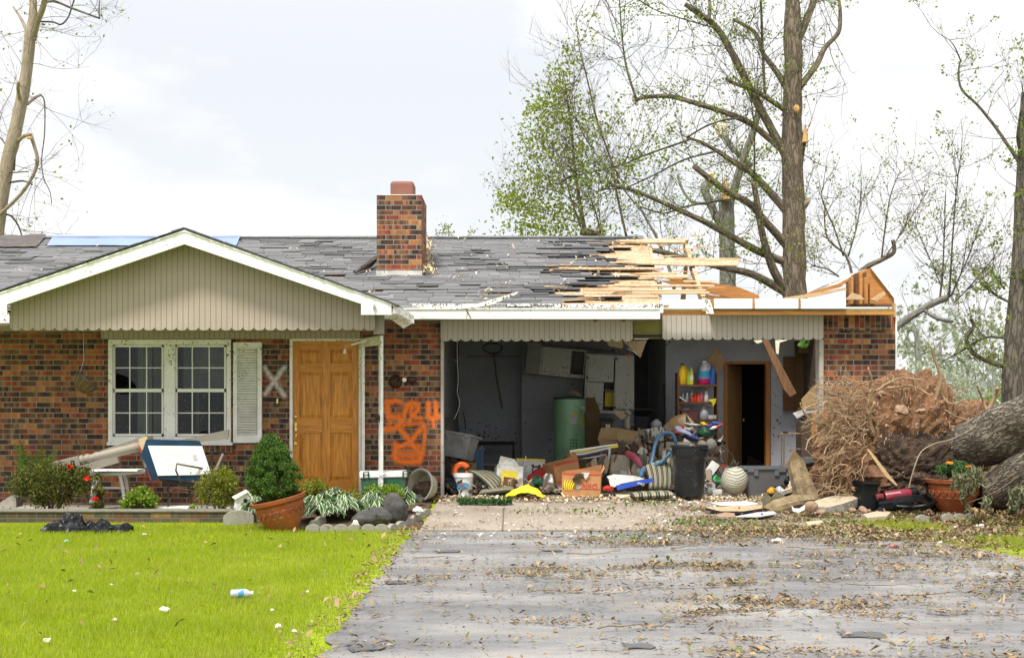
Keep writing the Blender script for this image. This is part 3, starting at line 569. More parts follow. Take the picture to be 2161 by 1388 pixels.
def z2(*pts): return [(460+x/3.018, 680+y/3.018) for x, y in pts]
TOPZ = 2.36
wx = lambda px, Y=HW: (px-CX)*Y/F
zz_ = lambda py, Y=HW: EYE-(py-HY)*Y/F
xw0, xw1, xd0, xd1, xp, xg = wx(228), wx(487), wx(610), wx(760), wx(806), wx(930)
# left wall with its window opening
b = B(); b.bw(-8.2, xw0, HW, HW+.2, -.1, TOPZ); b.bw(xw0, xw1, HW, HW+.2, -.1, zz_(937)); b.bw(xw0, xw1, HW, HW+.2, zz_(716), TOPZ); b.bw(xw1, wx(553), HW, HW+.2, -.1, TOPZ)
H.add('brick_wall', b, 'brick')
b, val = gridwall(wx(553), xd0, -.1, TOPZ, HW, .2, poly([(558,775),(600,835)], .028, .75)+poly([(600,775),(560,830)], .028, .75)+poly([(566,792),(592,812)], .03, .25)); o = H.add('brick_wall', b, 'brick_white', label='brick wall panel sprayed with a white X')
a = o.data.attributes.new('paint', 'FLOAT', 'POINT'); a.data.foreach_set('value', val)
st = []
st += poly(z2((1165,508),(1130,500)), .03)+poly(z2((1110,505),(1075,505),(1082,560),(1085,600),(1150,600),(1165,640),(1130,672),(1068,678)), .036)+poly(z2((1075,540),(1095,640)), .04,.8)
st += poly(z2((1175,630),(1195,560),(1222,512)), .03)+poly(z2((1200,530),(1240,512),(1275,525),(1272,560),(1235,600),(1290,612)), .032)+poly(z2((1235,520),(1230,600)), .028)
st += poly(z2((1340,512),(1338,600),(1362,612),(1405,600)), .032)+poly(z2((1385,510),(1392,600)), .03)+poly(z2((1372,610),(1372,670)), .018)
st += poly(z2((1160,680),(1215,745),(1290,840)), .034)+poly(z2((1290,680),(1215,770),(1130,800)), .034)+poly(z2((1140,660),(1300,640),(1318,690),(1312,780),(1285,860)), .028,.8)
st += poly(z2((1135,780),(1125,850),(1150,885),(1280,888),(1300,830)), .04)+poly(z2((1150,840),(1270,850)), .06,.75)+poly(z2((1230,600),(1215,650)), .022)+poly(z2((1270,790),(1240,880)),.05,.8)
b, val = gridwall(xd1, xg, -.1, TOPZ, HW, .2, st)
o = H.add('brick_wall', b, 'brick_orange', label='brick wall panel sprayed with orange graffiti')
a = o.data.attributes.new('paint', 'FLOAT', 'POINT'); a.data.foreach_set('value', val)
b = B(); b.bw(xd0, xd1, HW+.05, HW+.2, zz_(712), TOPZ); H.add('wall_panel', b, 'gable_tan')
# rowlock bricks under window
b = B(); b.bw(wx(222), wx(492), HW-.02, HW-.001, zz_(955), zz_(938)); H.add('brick_sill', b, 'brick_soldier')
# garage pillar right + its side
pr0, pr1 = wx(1738), wx(1889)
b = B(); b.bw(pr0, pr1, HW, HW+.2, -.1, zz_(697)); b.bw(pr1-.2, pr1, HW+.2, 24.2, -.1, zz_(697)); H.add('garage_pillar', b, 'brick')
b = B(); b.bw(pr0, pr1, HW, HW+.2, zz_(697)+.001, zz_(665)); H.add('soldier_course', b, 'brick_soldier')
b = B(); b.bw(pr1+.001, pr1+.02, HW-.015, HW+.1, -.1, zz_(665)); H.add('corner_trim', b, 'white_trim')
b = B(); b.bw(-8.2, pr1, 23.8, 24, -.1, 2.3); b.bw(-8.4, -8.21, HW, 24, -.1, 2.36); H.add('back_wall', b, 'brick')
# porch ceiling + dark board under it
b = B(); b.bw(-8.2, wx(806), 14.72, HW-.02, 2.12, 2.15); H.add('porch_ceiling', b, 'gable_tan')
b = B(); b.bw(wx(215), wx(760), HW-.03, HW-.004, zz_(715), 2.119); H.add('frieze_board', b, 'gable_tan')
# room behind window and door
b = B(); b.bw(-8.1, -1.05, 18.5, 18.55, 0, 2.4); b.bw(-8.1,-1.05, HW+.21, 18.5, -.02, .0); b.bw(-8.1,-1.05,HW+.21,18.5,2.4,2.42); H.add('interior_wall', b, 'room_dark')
b = B()
for x0, x1 in ((268,300),(303,322),(395,402)):
    b.grid(lambda u, v: (wx(x0)+(wx(x1)-wx(x0))*u, HW+.45+.02*math.sin(u*30), .6+1.5*v), 40, 2)
H.add('curtain', b, 'curtain')
b = B(); b.grid(lambda u, v: (wx(372)+(wx(478)-wx(372))*u, HW+.35, zz_(824)+(zz_(730)-zz_(824))*v), 8, 8); H.add('reflection_panel', b, 'reflection_panel')  # mottled grey panel added to stand for swirled reflections in the upper pane
# ---- window
def window():
    fr = B(); Y = HW-.03
    for x0, y0, x1, y1 in ((228,716,237,937),(478,716,487,937),(237,716,478,727),(237,921,478,933),(346,727,369,921)): fr.bp(x0, y0, x1, y1, Y, .14)
    wo = H.add('window', fr, 'white_dirty', bevel=.003)
    s = B(); s.bp(225, 933, 490, 939, Y-.03, .12); H.add('sill', s, 'white_trim', wo)
    for x0, x1 in ((238,345),(370,477)):
        sa = B()
        for a in ((x0,728,x0+4,920),(x1-4,728,x1,920),(x0,728,x1,732),(x0,820,x1,827),(x0,915,x1,920)): sa.bp(*a, Y+.035, .05)
        H.add('sash', sa, 'white_trim', wo)
        mu = B()
        for k in (1, 2):
            xc = x0+(x1-x0)*k/3; mu.bp(xc-1, 732, xc+1, 820, Y+.05, .02); mu.bp(xc-1, 827, xc+1, 915, Y+.062, .015)
        mu.bp(x0+4, 775, x1-4, 777, Y+.051, .018); mu.bp(x0+4, 870, x1-4, 872, Y+.063, .013); H.add('muntin', mu, 'white_trim', wo)
        gb = B(); gb.bp(x0+4, 732, x1-4, 915, Y+.068, .004); H.add('pane', gb, 'glass_window', wo)
window()
b = B(); Y = HW-.05
b.bp(492, 722, 500, 934, Y, .04); b.bp(543, 722, 552, 934, Y, .04); b.bp(500, 722, 543, 733, Y, .04); b.bp(500, 918, 543, 934, Y, .04)
n = 34
for i in range(n):
    z0 = P(0, 733+(918-733)*(i+.5)/n, Y).z; b.box(((wx(500)+wx(543))/2, Y+.022, z0), (wx(543)-wx(500), .03, .006), (-52,0,0))
H.add('shutter', b, 'white_muddy')
# ---- front door
b = B()
for a in ((611,714,617,1052),(757,714,763,1052),(617,714,757,719)): b.bp(*a, HW-.02, .14)
df = H.add('door_frame', b, 'white_muddy')
dx0, dx1, dy0, dy1 = 618, 757, 719, 1050; Y = HW+.03
def dpx(*l): return l
db = B(); db.cur = 0
st_x = [(618,632),(680,697),(743,757)]
for x0, x1 in st_x: db.bp(x0, dy0, x1, dy1, Y, .045)
door = H.add('front_door', db, 'door_oak', bevel=.003)
b = B(); rails = [(719,737),(767,784),(882,913),(1013,1050)]
for y0, y1 in rails:
    for x0, x1 in ((632.2,679.8),(697.2,742.8)): b.bp(x0, y0, x1, y1, Y+.001, .043)
H.add('door_rail', b, 'door_oak_cross', door)
b = B()
for y0, y1 in ((737,767),(784,882),(913,1013)):
    for x0, x1 in ((632,680),(697,743)):
        b.bp(x0, y0, x1, y1, Y+.02, .02)
        a0 = P(x0+2, y0+2, Y+.02); a1 = P(x1-2, y1-2, Y+.02); c0 = P(x0+7, y0+8, Y+.004); c1 = P(x1-7, y1-8, Y+.004)
        b.add([(a0.x,a0.y,a0.z),(a1.x,a0.y,a0.z),(a1.x,a0.y,a1.z),(a0.x,a0.y,a1.z),(c0.x,c0.y,c0.z),(c1.x,c0.y,c0.z),(c1.x,c0.y,c1.z),(c0.x,c0.y,c1.z)], [(4,5,6,7),(0,1,5,4),(1,2,6,5),(2,3,7,6),(3,0,4,7)])
H.add('door_panel', b, 'door_oak', door)
b = B(); p = P(624, 879, Y); b.lathe([(.025,0),(.027,.01),(.02,.02)], 16, TM(p, (90,0,0))); H.add('deadbolt', b, 'brass', door, smooth=True)
b = B(); p = P(624.5, 900, Y-.01); b.box(p, (.032, .02, .11)); b.tube([P(624.5,912,Y-.02),P(625,915,Y-.05),P(624.5,925,Y-.055),P(624,932,Y-.03)], [.007,.009,.007,.006], 8, smooth=3); b.box(P(624,935,Y-.01), (.036,.02,.04)); b.tube([P(624.5,900,Y-.02),P(624.5,898,Y-.055)], .009, 8); H.add('door_handle', b, 'brass', door, bevel=.004)
# ---- storm door, swung open
hx, hy = wx(764), HW-.03; ex, ey = wx(806,15.22), 15.22
dv = Vector((ex-hx, ey-hy, 0)); Ld = dv.length; ang = math.degrees(math.atan2(dv.y, dv.x)); zt = P(806, 708, ey).z; zb = .1
Ms = TM((hx, hy, 0), (0,0,ang)); b = B(Ms)
for x0, x1, z0, z1 in ((0,.075,zb,zt),(Ld-.075,Ld,zb,zt),(.075,Ld-.075,zt-.11,zt),(.075,Ld-.075,zb,zb+.18)): b.bw(x0, x1, -.018, .018, z0, z1)
sdr = H.add('storm_door', b, 'white_muddy', bevel=.003)
b = B(Ms); b.tube([(Ld-.04,-.07,1.02),(Ld-.04,.06,1.02)], .009, 8); b.box((Ld-.04,0,1.02), (.03,.05,.09)); H.add('door_handle', b, 'black_plastic', sdr)
b = B(); b.tube([P(742,727,15.6), P(774,718,15.5)], .013, 10); b.tube([P(728,731,15.55), P(742,727,15.6)], .003, 6); b.lathe([(.006,.03),(.012,.02),(.022,-.03),(.012,-.035)], 12, TM(P(728,740,15.55), (8,12,0))); H.add('door_closer', b, 'white_plain', sdr, smooth=40)
# doorbell, wall lamp
b = B(); b.bp(583.5, 841, 586.5, 851, HW-.02, .02); H.add('doorbell', b, 'brass', label='slim pale doorbell button')
b = B(); b.lathe([(.075,0),(.085,.012),(.06,.03),(.035,.05),(.02,.06)], 20, TM(P(835,805,HW-.001), (90,0,0))); b.tube([P(840,802,HW-.06), P(848,801,15.86)], [.014,.02], 10); b.lathe([(.05,0),(.06,.02),(.05,.04),(.02,.05)], 14, TM(P(868,801,HW-.001), (90,0,0), (1.2,.7,1)))
wl = H.add('wall_lamp', b, 'bronze', smooth=True); b = B(); b.lathe([(.008,-.045),(.012,-.03),(.028,0),(.03,.015),(.02,.035),(0.002,.042)], 16, TM(P(853,802,15.84), (70,30,0))); H.add('bulb', b, 'bulb', wl, smooth=True)
# ---- garage opening: jambs, header valance
b = B(); b.bp(930, 716, 936, 1051, HW-.03, .2); b.bp(1729, 716, 1738, 1051, HW-.03, .2); H.add('garage_jamb', b, 'grey_trim')
def scallops(x0, x1, ytop, ybot, Y, d, pitch=.1291, sag=.035):
    a = P(x0, ytop, Y); e = P(x1, ybot, Y); n = max(1, round((e.x-a.x)/pitch)); bb = []
    k = 8
    for i in range(n):
        xa = a.x+(e.x-a.x)*i/n; xb = a.x+(e.x-a.x)*(i+1)/n
        for j in range(k): t = j/k; bb.append((xa+(xb-xa)*t, Y, e.z+sag-sag*math.sqrt(max(0, 1-(2*t-1)**2))))
    bb.append((e.x, Y, e.z+sag)); 
    b = B(); vs = bb+[(p[0], Y, a.z) for p in bb]; m_ = len(bb)
    vs2 = vs+[(p[0], Y+d, p[2]) for p in vs]; n2 = 2*m_
    fs = [(i, i+1, m_+i+1, m_+i) for i in range(m_-1)]+[(n2+i+1, n2+i, n2+m_+i, n2+m_+i+1) for i in range(m_-1)]+[(i+1, i, n2+i, n2+i+1) for i in range(m_-1)]+[(m_+i, m_+i+1, n2+m_+i+1, n2+m_+i) for i in range(m_-1)]
    fs += [(0, m_, n2+m_, n2), (m_-1, n2+m_-1, n2+2*m_-1, 2*m_-1)]
    return b.add(vs2, fs)
H.add('garage_valance', scallops(930, 1335, 672, 720, 15.9, .03), 'valance_tan'); H.add('garage_valance', scallops(1398, 1738, 664, 717, 15.9, .03), 'valance_tan')
b = B(); b.bw(xg, pr0, HW+.0, HW+.12, zz_(714), zz_(652)); b.bp(1336, 676, 1397, 711, 15.96, .03); H.add('garage_header', b, 'olive')
b = B(); b.bp(1336, 706, 1397, 711, 15.93, .02); H.add('metal_track', b, 'black_matte')
# ---- fascias of the main eave
b = B(); b.bp(795, 650, 1393, 673, 15.44, .03); o = H.add('fascia', b, 'white_trim')
b = B(); b.bp(795, 651, 1393, 652.6, 15.425, .014); b.bw(-9, wx(20,15.44), 15.44, 15.47, zz_(684,15.44), zz_(660,15.44)); H.add('fascia', b, 'white_dirty')
b = B(); b.bp(870, 641, 1393, 649, 15.5, .03); H.add('soffit_board', b, 'white_muddy')
b = B(); b.bw(-9, wx(1393,15.47), 15.475, 15.99, zz_(672,15.47)-.0, zz_(672,15.47)+.012); H.add('soffit', b, 'post_tan')
for x0, x1 in ((1399,1493),(1507,1588),(1593,1685),(1690,1785)):
    b = B(); b.bp(x0, 630 if x0 > 1500 else 632, x1, 651, 15.62, .04); H.add('blocking_panel', b, 'white_plain')
b = B(); b.bp(1395, 656, 1888, 664, 15.66, .09); H.add('top_plate', b, 'lumber_orange')
b = B(); b.bp(1500, 651.3, 1888, 655.7, 15.68, .3); H.add('olive_plate', b, 'olive')
b = B(); b.pp([(1487,632),(1499,632),(1507,662),(1491,662)], 15.55, .05); b.pp([(1391,640),(1400,640),(1400,660),(1391,660)], 15.5, .05); H.add('rafter_tail', b, 'white_dirty')
for x0 in (1503, 1589.5, 1686.5):
    b = B(); b.bp(x0, 632, x0+3, 651, 15.6, .12); H.add('rafter_end', b, 'lumber_orange')
for x0 in (1193, 1291):
    b = B(); b.bp(x0, 641.5, x0+5, 649, 15.48, .015); H.add('rafter_end', b, 'lumber')
# ---- the porch gable
GY = 14.4; ap = (389, 485); Lx, Rx = -48, 826; sl = .345
yL = 485+(389-Lx)*.337; yR = 642
b = B(); b.pp([(389,486),(Rx,yR),(Rx,664),(762,664),(762,641),(389,515),(20,640),(14,642),(14,661),(-48,661),(Lx,yL)], GY, .035); gb = H.add('gable', b, 'white_trim')
b = B(); b.pp([(389,485),(Rx+1,641),(Rx+1,643.5),(389,488.5),(Lx,yL+3),(Lx,yL)], GY-.012, .012); H.add('drip_trim', b, 'white_trim', gb)
# scalloped gable board
x0, x1 = P(22,0,14.69).x, P(792,0,14.69).x; n = round((x1-x0)/.1291); zb = P(0,697,14.69).z; vs = []; k = 8; sag = .035
apx, apz = P(389,505,14.69).x, P(389,505,14.69).z
for i in range(n):
    for j in range(k): t = j/k; vs.append((x0+(x1-x0)*(i+t)/n, zb+sag-sag*math.sqrt(max(0,1-(2*t-1)**2))))
vs.append((x1, zb+sag)); m_ = len(vs); b = B(); tp = [(x, apz-.34*abs(x-apx)) for x, z in vs]
b.add([(x, 14.69, z) for x, z in vs]+[(x, 14.69, z) for x, z in tp]+[(x, 14.72, z) for x, z in vs]+[(x, 14.72, z) for x, z in tp],
      [(i, i+1, m_+i+1, m_+i) for i in range(m_-1)]+[(2*m_+i+1, 2*m_+i, 3*m_+i, 3*m_+i+1) for i in range(m_-1)]+[(i+1, i, 2*m_+i, 2*m_+i+1) for i in range(m_-1)]+[(m_-1, 3*m_-1, 4*m_-1, 2*m_-1)])
H.add('gable_board', b, 'gable_tan', gb)
b = B(); b.bw(P(792,0,14.72).x-.02, P(792,0,14.72).x+.02, 14.72, 15.44, 2.1, 2.3); b.bw(P(792,0,14.72).x-.02, P(792,0,14.69).x+.1, 14.73, 14.76, 2.02, 2.32); H.add('porch_beam', b, 'post_tan')
# bent gutter end and rake soffit on the right of the gable
b = B(); q = [P(829,643,14.4), P(846,651,14.62), P(862,662,14.85), P(868,667,14.9)]
for i in range(3):
    a, c_ = q[i], q[i+1]; b.prism([a, c_, c_+Vector((0,.0,-.09)), a+Vector((0,0,-.10))], (.035,.03,0)); b.prism([a, c_, c_+Vector((-.09,.03,-.0)), a+Vector((-.09,.03,0))], (0,0,.008)); b.prism([a+Vector((0,0,-.1)), c_+Vector((0,0,-.09)), c_+Vector((-.1,.05,-.13)), a+Vector((-.1,.05,-.13))], (0,0,-.006))
b.jit(.008, 9, 3); H.add('gutter', b, 'white_dirty', label='bent end of the white gutter')
# door bell, small ornament light on fascia
b = B(); b.pp([(789,641),(791,641),(792,655),(788,655)], GY-.03, .02); b.pp([(786,646),(794,646),(793,648),(787,648)], GY-.035, .02); b.lathe([(.012,-.03),(.018,0),(.012,.03)], 10, TM(P(790,648,GY-.02))); H.add('fascia_ornament', b, 'metal_grey', label='small metal ornament on the gable corner')
# gable roof
ax, az = P(389,485,GY).x, P(389,485,GY).z; rx_, rz_ = P(Rx,yR,GY).x, P(Rx,yR,GY).z; lx_, lz_ = P(Lx,yL,GY).x, P(Lx,yL,GY).z
yv = lambda z: RY0+(z-RZ0)/RS
b = B(); b.add([(ax,GY+.0,az+.01),(rx_,GY,rz_+.01),(rx_,max(yv(rz_),15.4),rz_+.01),(ax,yv(az)+.1,az+.01),(lx_,GY,lz_+.01),(lx_,max(yv(lz_),15.4),lz_+.01)], [(0,1,2,3),(4,0,3,5)]); H.add('gable_roof', b, 'shingle_torn', gb)
b = B()
for side in (-1, 1):      # a course of shingle edges along the rake
    e = Vector((rx_,GY,rz_)) if side > 0 else Vector((lx_,GY,lz_)); a = Vector((ax,GY,az))
    for i in range(46):
        t = (i+rnd(-.3,.3))/46; p = a.lerp(e, max(0,t)); d = (e-a).normalized(); l = rnd(.08,.16)
        b.prism([p+d*0+Vector((0,-.02,.012)), p+d*l+Vector((0,-.03+rnd(-.01,.01),.012)), p+d*l+Vector((0,.3,.012)), p+Vector((0,.3,.012))], (0,0,rnd(.008,.02)))
H.add('rake_shingles', b, 'shingle_torn', gb)
# ---- main roof
def strip_px(y0, y1, xl, xr, up=0, th=.012, jag=6):   # a roof board between two photo rows
    top = [(xl, y0)]; n = max(2, int(abs(xr-xl)/60)); tp = lambda i: min(1, .12+i/n/.45); ym = (y0+y1)/2; pts = [(xl+(xr-xl)*i/n, ym+(y0-ym)*tp(i)+rnd(-.4,.4)) for i in range(n+1)]+[(xr+rnd(-jag,jag), y0+(y1-y0)*t) for t in (.3,.6)]+[(xr-(xr-xl)*i/n, ym+(y1-ym)*tp(n-i)+rnd(-.4,.4)) for i in range(n+1)]
    b_ = B(); nrm = Vector((0,-RS,1)).normalized(); b_.prism([RP(x, y, up) for x, y in pts], nrm*th); return b_
b = B(); nrm = Vector((0,-RS,1)).normalized()
poly_ = [(-200,650),(-200,502.3),(1369,502.3),(1366,514),(1370,530),(1373,549),(1372,566),(1170,566),(1160,571),(1240,573),(1375,575),(1382,590),(1386,608),(1300,611),(1290,618),(1388,620),(1393,640),(870,650)]
b.prism([RP(x, y, -.03) for x, y in poly_], nrm*.018); H.add('roof_sheathing', b, 'osb')
b = B(); b.add([(-9.6,RIDGE_Y,RIDGE_Z),(2.1,RIDGE_Y,RIDGE_Z),(2.1,24.4,2.3),(-9.6,24.4,2.3)], [(0,1,2,3)]); H.add('back_roof', b, 'shingle_torn')
for k_, (y0, y1, xl, xr, up) in enumerate([(510,518.5,1300,1448,.02),(551,566,1300,1556,.03),(566.5,570,1160,1400,0),(577,580.5,1330,1425,.0),(586,592,1330,1453,.03),(609.5,612.5,1260,1507,.04),(618,620.5,1230,1487,.03),(626,629,1300,1497,.05),(614,616,1340,1430,0),(641,645,1100,1410,-.005)]):
    b = strip_px(y0, y1, xl, xr, up, .016 if k_ else .03); H.add('roof_board', b, 'osb' if k_ in (0,1,2,4,5) else 'lumber')
bound = [(500,1368),(507,1368),(511,1345),(515,1312),(522,1310),(527,1336),(531,1334),(537,1300),(545,1310),(549,1352),(552,1440),(556,1482),(560,1440),(563,1250),(566,1180),(570,1150),(574,1165),(578,1300),(584,1340),(590,1372),(598,1370),(602,1310),(607,1265),(611,1235),(616,1198),(622,1205),(628,1240),(632,1330),(636,1300),(640,1225),(652,1225)]
def xb(py):
    for i in range(len(bound)-1):
        if bound[i][0] <= py < bound[i+1][0]:
            t = (py-bound[i][0])/(bound[i+1][0]-bound[i][0]); return bound[i][1]*(1-t)+bound[i+1][1]*t
    return 1225
slen = (RIDGE_Y-RY0)/math.cos(math.atan(RS)); ex_ = .128; rows = int(slen/ex_)+1; cs = math.cos(math.atan(RS)); sn = math.sin(math.atan(RS))
b = B(); bt = B()
for r_ in range(rows):
    u0 = min(r_*ex_, slen-.05); Y0 = RY0+(u0+.06)*cs; x = -9.3+rnd(0,.3)
    while x < 3.4:
        wd = .305*(.9 if rnd(0,1) < .8 else rnd(1.,2.1)); xc = x+wd/2; x += wd+.008
        zc = RZ0+RS*(Y0-RY0); pxc = CX+(x)*F/Y0; pyc = HY-(zc-EYE)*F/Y0
        if pxc > xb(pyc)+rnd(-16,10): continue
        if pxc < 108-(pyc-500)*.9 and pyc < 526: pass
        rough = noise.noise((xc*.9, u0*1.4, 2)); near = pxc > xb(pyc)-190*rnd(.3,1)
        if not near and rnd(0,1) < .035: continue
        lift = rnd(.001,.007)+(.012 if rough > .15 else 0)*rnd(0,1.4)+(rnd(0,.03) if near else 0)
        tgt = bt if (near and rnd(0,1) < .6) or (rough > .3 and rnd(0,1) < .35) else b
        rot = rnd(-1.2,1.2)*(3 if near or rough > .2 else 1); dy = rnd(-.012,.012)*(2.5 if rough > .1 else 1)
        c0 = Vector((xc, RY0+(u0+dy)*cs, RZ0+(u0+dy)*sn)); tilt = math.degrees(math.atan(RS))
        tgt.box((0, .09, 0), (wd, .2, rnd(.008,.014)), (0,0,0), M=TM(c0, (tilt-math.degrees((lift)/.15), rnd(-.6,.6), rot)) @ TM((0,0,.004+lift)))
H.add('shingles', b, 'shingle'); H.add('torn_shingles', bt, 'shingle_torn')
b = B()
for i in range(38):
    x = -9.3+i*.305
    if CX+(x+.3)*F/RIDGE_Y < 1366: b.box((x+.15, RIDGE_Y-.06, RIDGE_Z+.004), (.3, .2, .012), (12,0,rnd(-1,1)))
H.add('ridge_cap', b, 'shingle')
# patches on the left slope: brown felt, blue tarp
def patch(pts, up, mat, name, amp=.012):
    n = 10; l, r_ = pts; b = B(); b.grid(lambda u, v: RP(l[0][0]+(l[1][0]-l[0][0])*v+((r_[0][0]-l[0][0])*(1-v)+(r_[1][0]-l[1][0])*v)*u, l[0][1]+(l[1][1]-l[0][1])*v, up), 30, 6); b.jit(amp, 3, 5, (0,0,1)); return H.add(name, b, mat, smooth=True)
patch((((-250,526),(-250,501.5)),((76,524),(98,501.5))), .04, 'felt_brown', 'felt_patch', .03)
patch((((99,522.5),(113,501)),((499,521),(508,501.5))), .035, 'tarp_blue', 'tarp_patch', .008)
# ---- chimney
CY = 17.2; x0, x1 = wx(795,CY), wx(889.5,CY); zt = zz_(412,CY)
b = B(); b.bw(x0, x1, CY, CY+1.0, 2.6, zt); ch = H.add('chimney', b, 'brick_chimney')
b = B(); b.add([(x0-.005,CY-.005,zt),(x1+.005,CY-.005,zt),(x1+.005,CY+1.,zt),(x0-.005,CY+1.,zt),(x0+.12,CY+.15,zt+.035),(x1-.12,CY+.15,zt+.035),(x1-.12,CY+.8,zt+.035),(x0+.12,CY+.8,zt+.035)], [(0,1,5,4),(1,2,6,5),(2,3,7,6),(3,0,4,7),(4,5,6,7)]); H.add('mortar_crown', b, 'mortar_cap', ch)
b = B(); fx0, fx1 = wx(823,CY+.25), wx(873,CY+.25); zc = zz_(381,CY+.25)
prof = []; b.box(((fx0+fx1)/2, CY+.45, (zt+zc)/2), (fx1-fx0, .36, zc-zt)); H.add('flue', b, 'flue_clay', ch, bevel=.04)
b = B(); b.bp(793.5, 571, 891, 586, CY-.012, .01); b.pp([(793,583),(892,583),(895,589),(791,589)], CY-.03, .02); H.add('flashing', b, 'flashing', ch)
b = B(); b.prism([(x1+.004,CY-.01,2.82),(x1+.004,CY+1.,3.12),(x1+.004,CY+1.,3.3),(x1+.004,CY-.01,2.95)], (.008,0,0)); H.add('flashing', b, 'flashing', ch)
# straw debris against the chimney
n = 900; t_ = rng.random(n); ypx = 585-t_*75+rng.normal(0, 3, n); xpx = 893+np.abs(rng.normal(0, 9, n))*(1.3-t_*.5)
V = [RP(a_, b_, .03+.05*random.random()) for a_, b_ in zip(xpx, ypx)]; 
n2_ = 420; xs2 = rng.uniform(900, 1340, n2_); ys2 = rng.uniform(508, 640, n2_); kk = nz2(xs2*.01, ys2*.03, 1.4, 3) > .08
V2 = [RP(a_, b_, .03) for a_, b_ in zip(xs2[kk], ys2[kk])]; xs3 = rng.uniform(0, 790, 160); ys3 = rng.uniform(525, 640, 160); V2 += [RP(a_, b_, .03) for a_, b_ in zip(xs3, ys3)]
A = np.array([list(v) for v in V+V2]); o = flakes('roof_debris', A[:,0], A[:,1], A[:,2], rng.uniform(.02, .07, len(A)), 'splinters', 'straw and wood splinters scattered on the shingles beside the chimney', 'debris', .6)
b = B(); b.tube([RP(748,583,.06), RP(765,577,.08), RP(780,572,.1), RP(796,564,.14)], [.025,.035,.04,.03], 8, smooth=3, wob=.5); one('broken_branch', b, 'bark_dark', 'short dark broken branch lying on the shingles left of the chimney', 'branch')
b = B()          # splinters torn from the deck
for i in range(46):
    y_ = rnd(508,642); x_ = min(1520, xb(y_)+rnd(-60,150)) if i < 34 else rnd(1180,1500); L_ = rnd(.08,.55); p = RP(x_, y_, .02+rnd(0,.05)); d = Vector((1, rnd(-.12,.12), rnd(-.05,.12))); r_ = rnd(.004,.014)
    b.prism([p, p+d*L_, p+d*L_*.6+Vector((0,r_,r_)), p+Vector((0,r_*2,r_*2))], (0,.004,.004))
o = H.add('splinters', b, 'sliver'); o['kind'] = 'stuff'
# ---- rafters and wreckage of the open roof
def raft(pts, d=(.045,0,0), mat='lumber', nm='rafter', dz=-.14): 
    b = B(); a, c_ = pts; b.prism([a, c_, c_+Vector((0,0,dz)), a+Vector((0,0,dz))], d); return H.add(nm, b, mat)
raft((RP(1442,508,.0), RP(1482,633,.0))); raft((RP(1369,516,-.03), RP(1386,640,-.03)))
for x_ in (1240, 1300): raft((RP(x_,560,-.03), RP(x_+12,650,-.03)), mat='lumber_dark')
H.add('roof_beam', B().pp([(1380,588),(1400,592),(1478,592),(1560,606),(1602,623),(1602,632),(1560,632),(1490,617),(1440,606)], 18.6, .05), 'lumber_orange')
H.add('roof_beam', B().pp([(1240,570),(1375,568),(1440,585),(1500,600),(1500,604),(1380,584),(1240,578)], 19.2, .04), 'lumber_orange')
H.add('roof_beam', B().pp([(1490,621),(1560,631),(1500,632),(1488,627)], 17.9, .05), 'lumber_orange')
H.add('roof_post', B().pp([(1447,541),(1453,541),(1447,632),(1437,632)], 18.9, .06), 'lumber_dark')
H.add('roof_post', B().pp([(1446,544),(1452,544),(1452,554),(1446,554)], 18.7, .06), 'lumber_orange')
b = B(); b.pp([(1384,592),(1397,592),(1396,632),(1385,632)], 17.6, .02); H.add('white_scrap', b, 'white_dirty')
# right gable end truss
gz_ = T('gable_truss', 'torn orange gable end with exposed studs above the garage pillar', 'roof truss')
gz_.add('gable_panel', B().pp([(1829,568),(1838,566),(1887,628),(1887,641),(1829,641)], 17.2, .03), 'lumber_orange')
for x_, yt, wd in ((1796,584,5),(1806,577,5),(1814,573,6),(1824,585,8),(1836,598,9)):
    gz_.add('stud', B().pp([(x_,yt),(x_+wd,yt),(x_+wd,641),(x_,641)], 17.0-rnd(0,.3), .12), 'lumber_orange' if x_ != 1806 else 'lumber_dark')
gz_.add('gap_shade_sheet', B().pp([(1786,641),(1786,596),(1812,577),(1829,569),(1829,641)], 17.45, .02), 'lumber_dark'); gz_.add('edge_trim', B().pp([(1838,565),(1841,565),(1890,627),(1887,629)], 17.15, .08), 'white_trim')  # dark sheet added behind the studs to stand for shade in the gaps
gz_.add('rafter', B().pp([(1829,567),(1829,572),(1790,592),(1775,605),(1700,624),(1704,618),(1770,598)], 17.0, .06), 'lumber_orange')
gz_.add('rafter', B().pp([(1785,632),(1800,618),(1815,622),(1825,632)], 16.6, .05), 'lumber'); gz_.add('rafter', B().pp([(1838,632),(1866,614),(1870,620),(1850,636)], 16.6, .05), 'lumber')
gz_.add('siding_sheet', B().pp([(1828,568),(1800,580),(1760,604),(1690,626),(1740,600),(1765,585)], 17.3, .01).jit(.02,3,1), 'white_trim')
gz_.add('bottom_chord', B().bp(1790, 641, 1888, 646, 16.9, .12), 'lumber_dark'); gz_.done()
b = B(); b.pp([(1652,628),(1700,621),(1785,607),(1787,611),(1720,626),(1660,633)], 16.2, .03); one('splintered_plank', b, 'lumber', 'splintered orange plank leaning across the top of the garage wall', 'plank')
b = B(); b.pp([(1712,571),(1724,580),(1734,586),(1730,589),(1718,583)], 17.2, .01); b.pp([(1746,578),(1756,584),(1752,600),(1766,596),(1757,604),(1748,596)], 17.1, .01); b.jit(.03, 4, 9); one('siding_scrap', b, 'white_plain', 'crumpled white siding scraps poking up beside the gable truss', 'siding scrap')
H.add('corner_post', B().pp([(1887,640),(1891,640),(1891,668),(1887,668)], 15.95, .1), 'lumber')
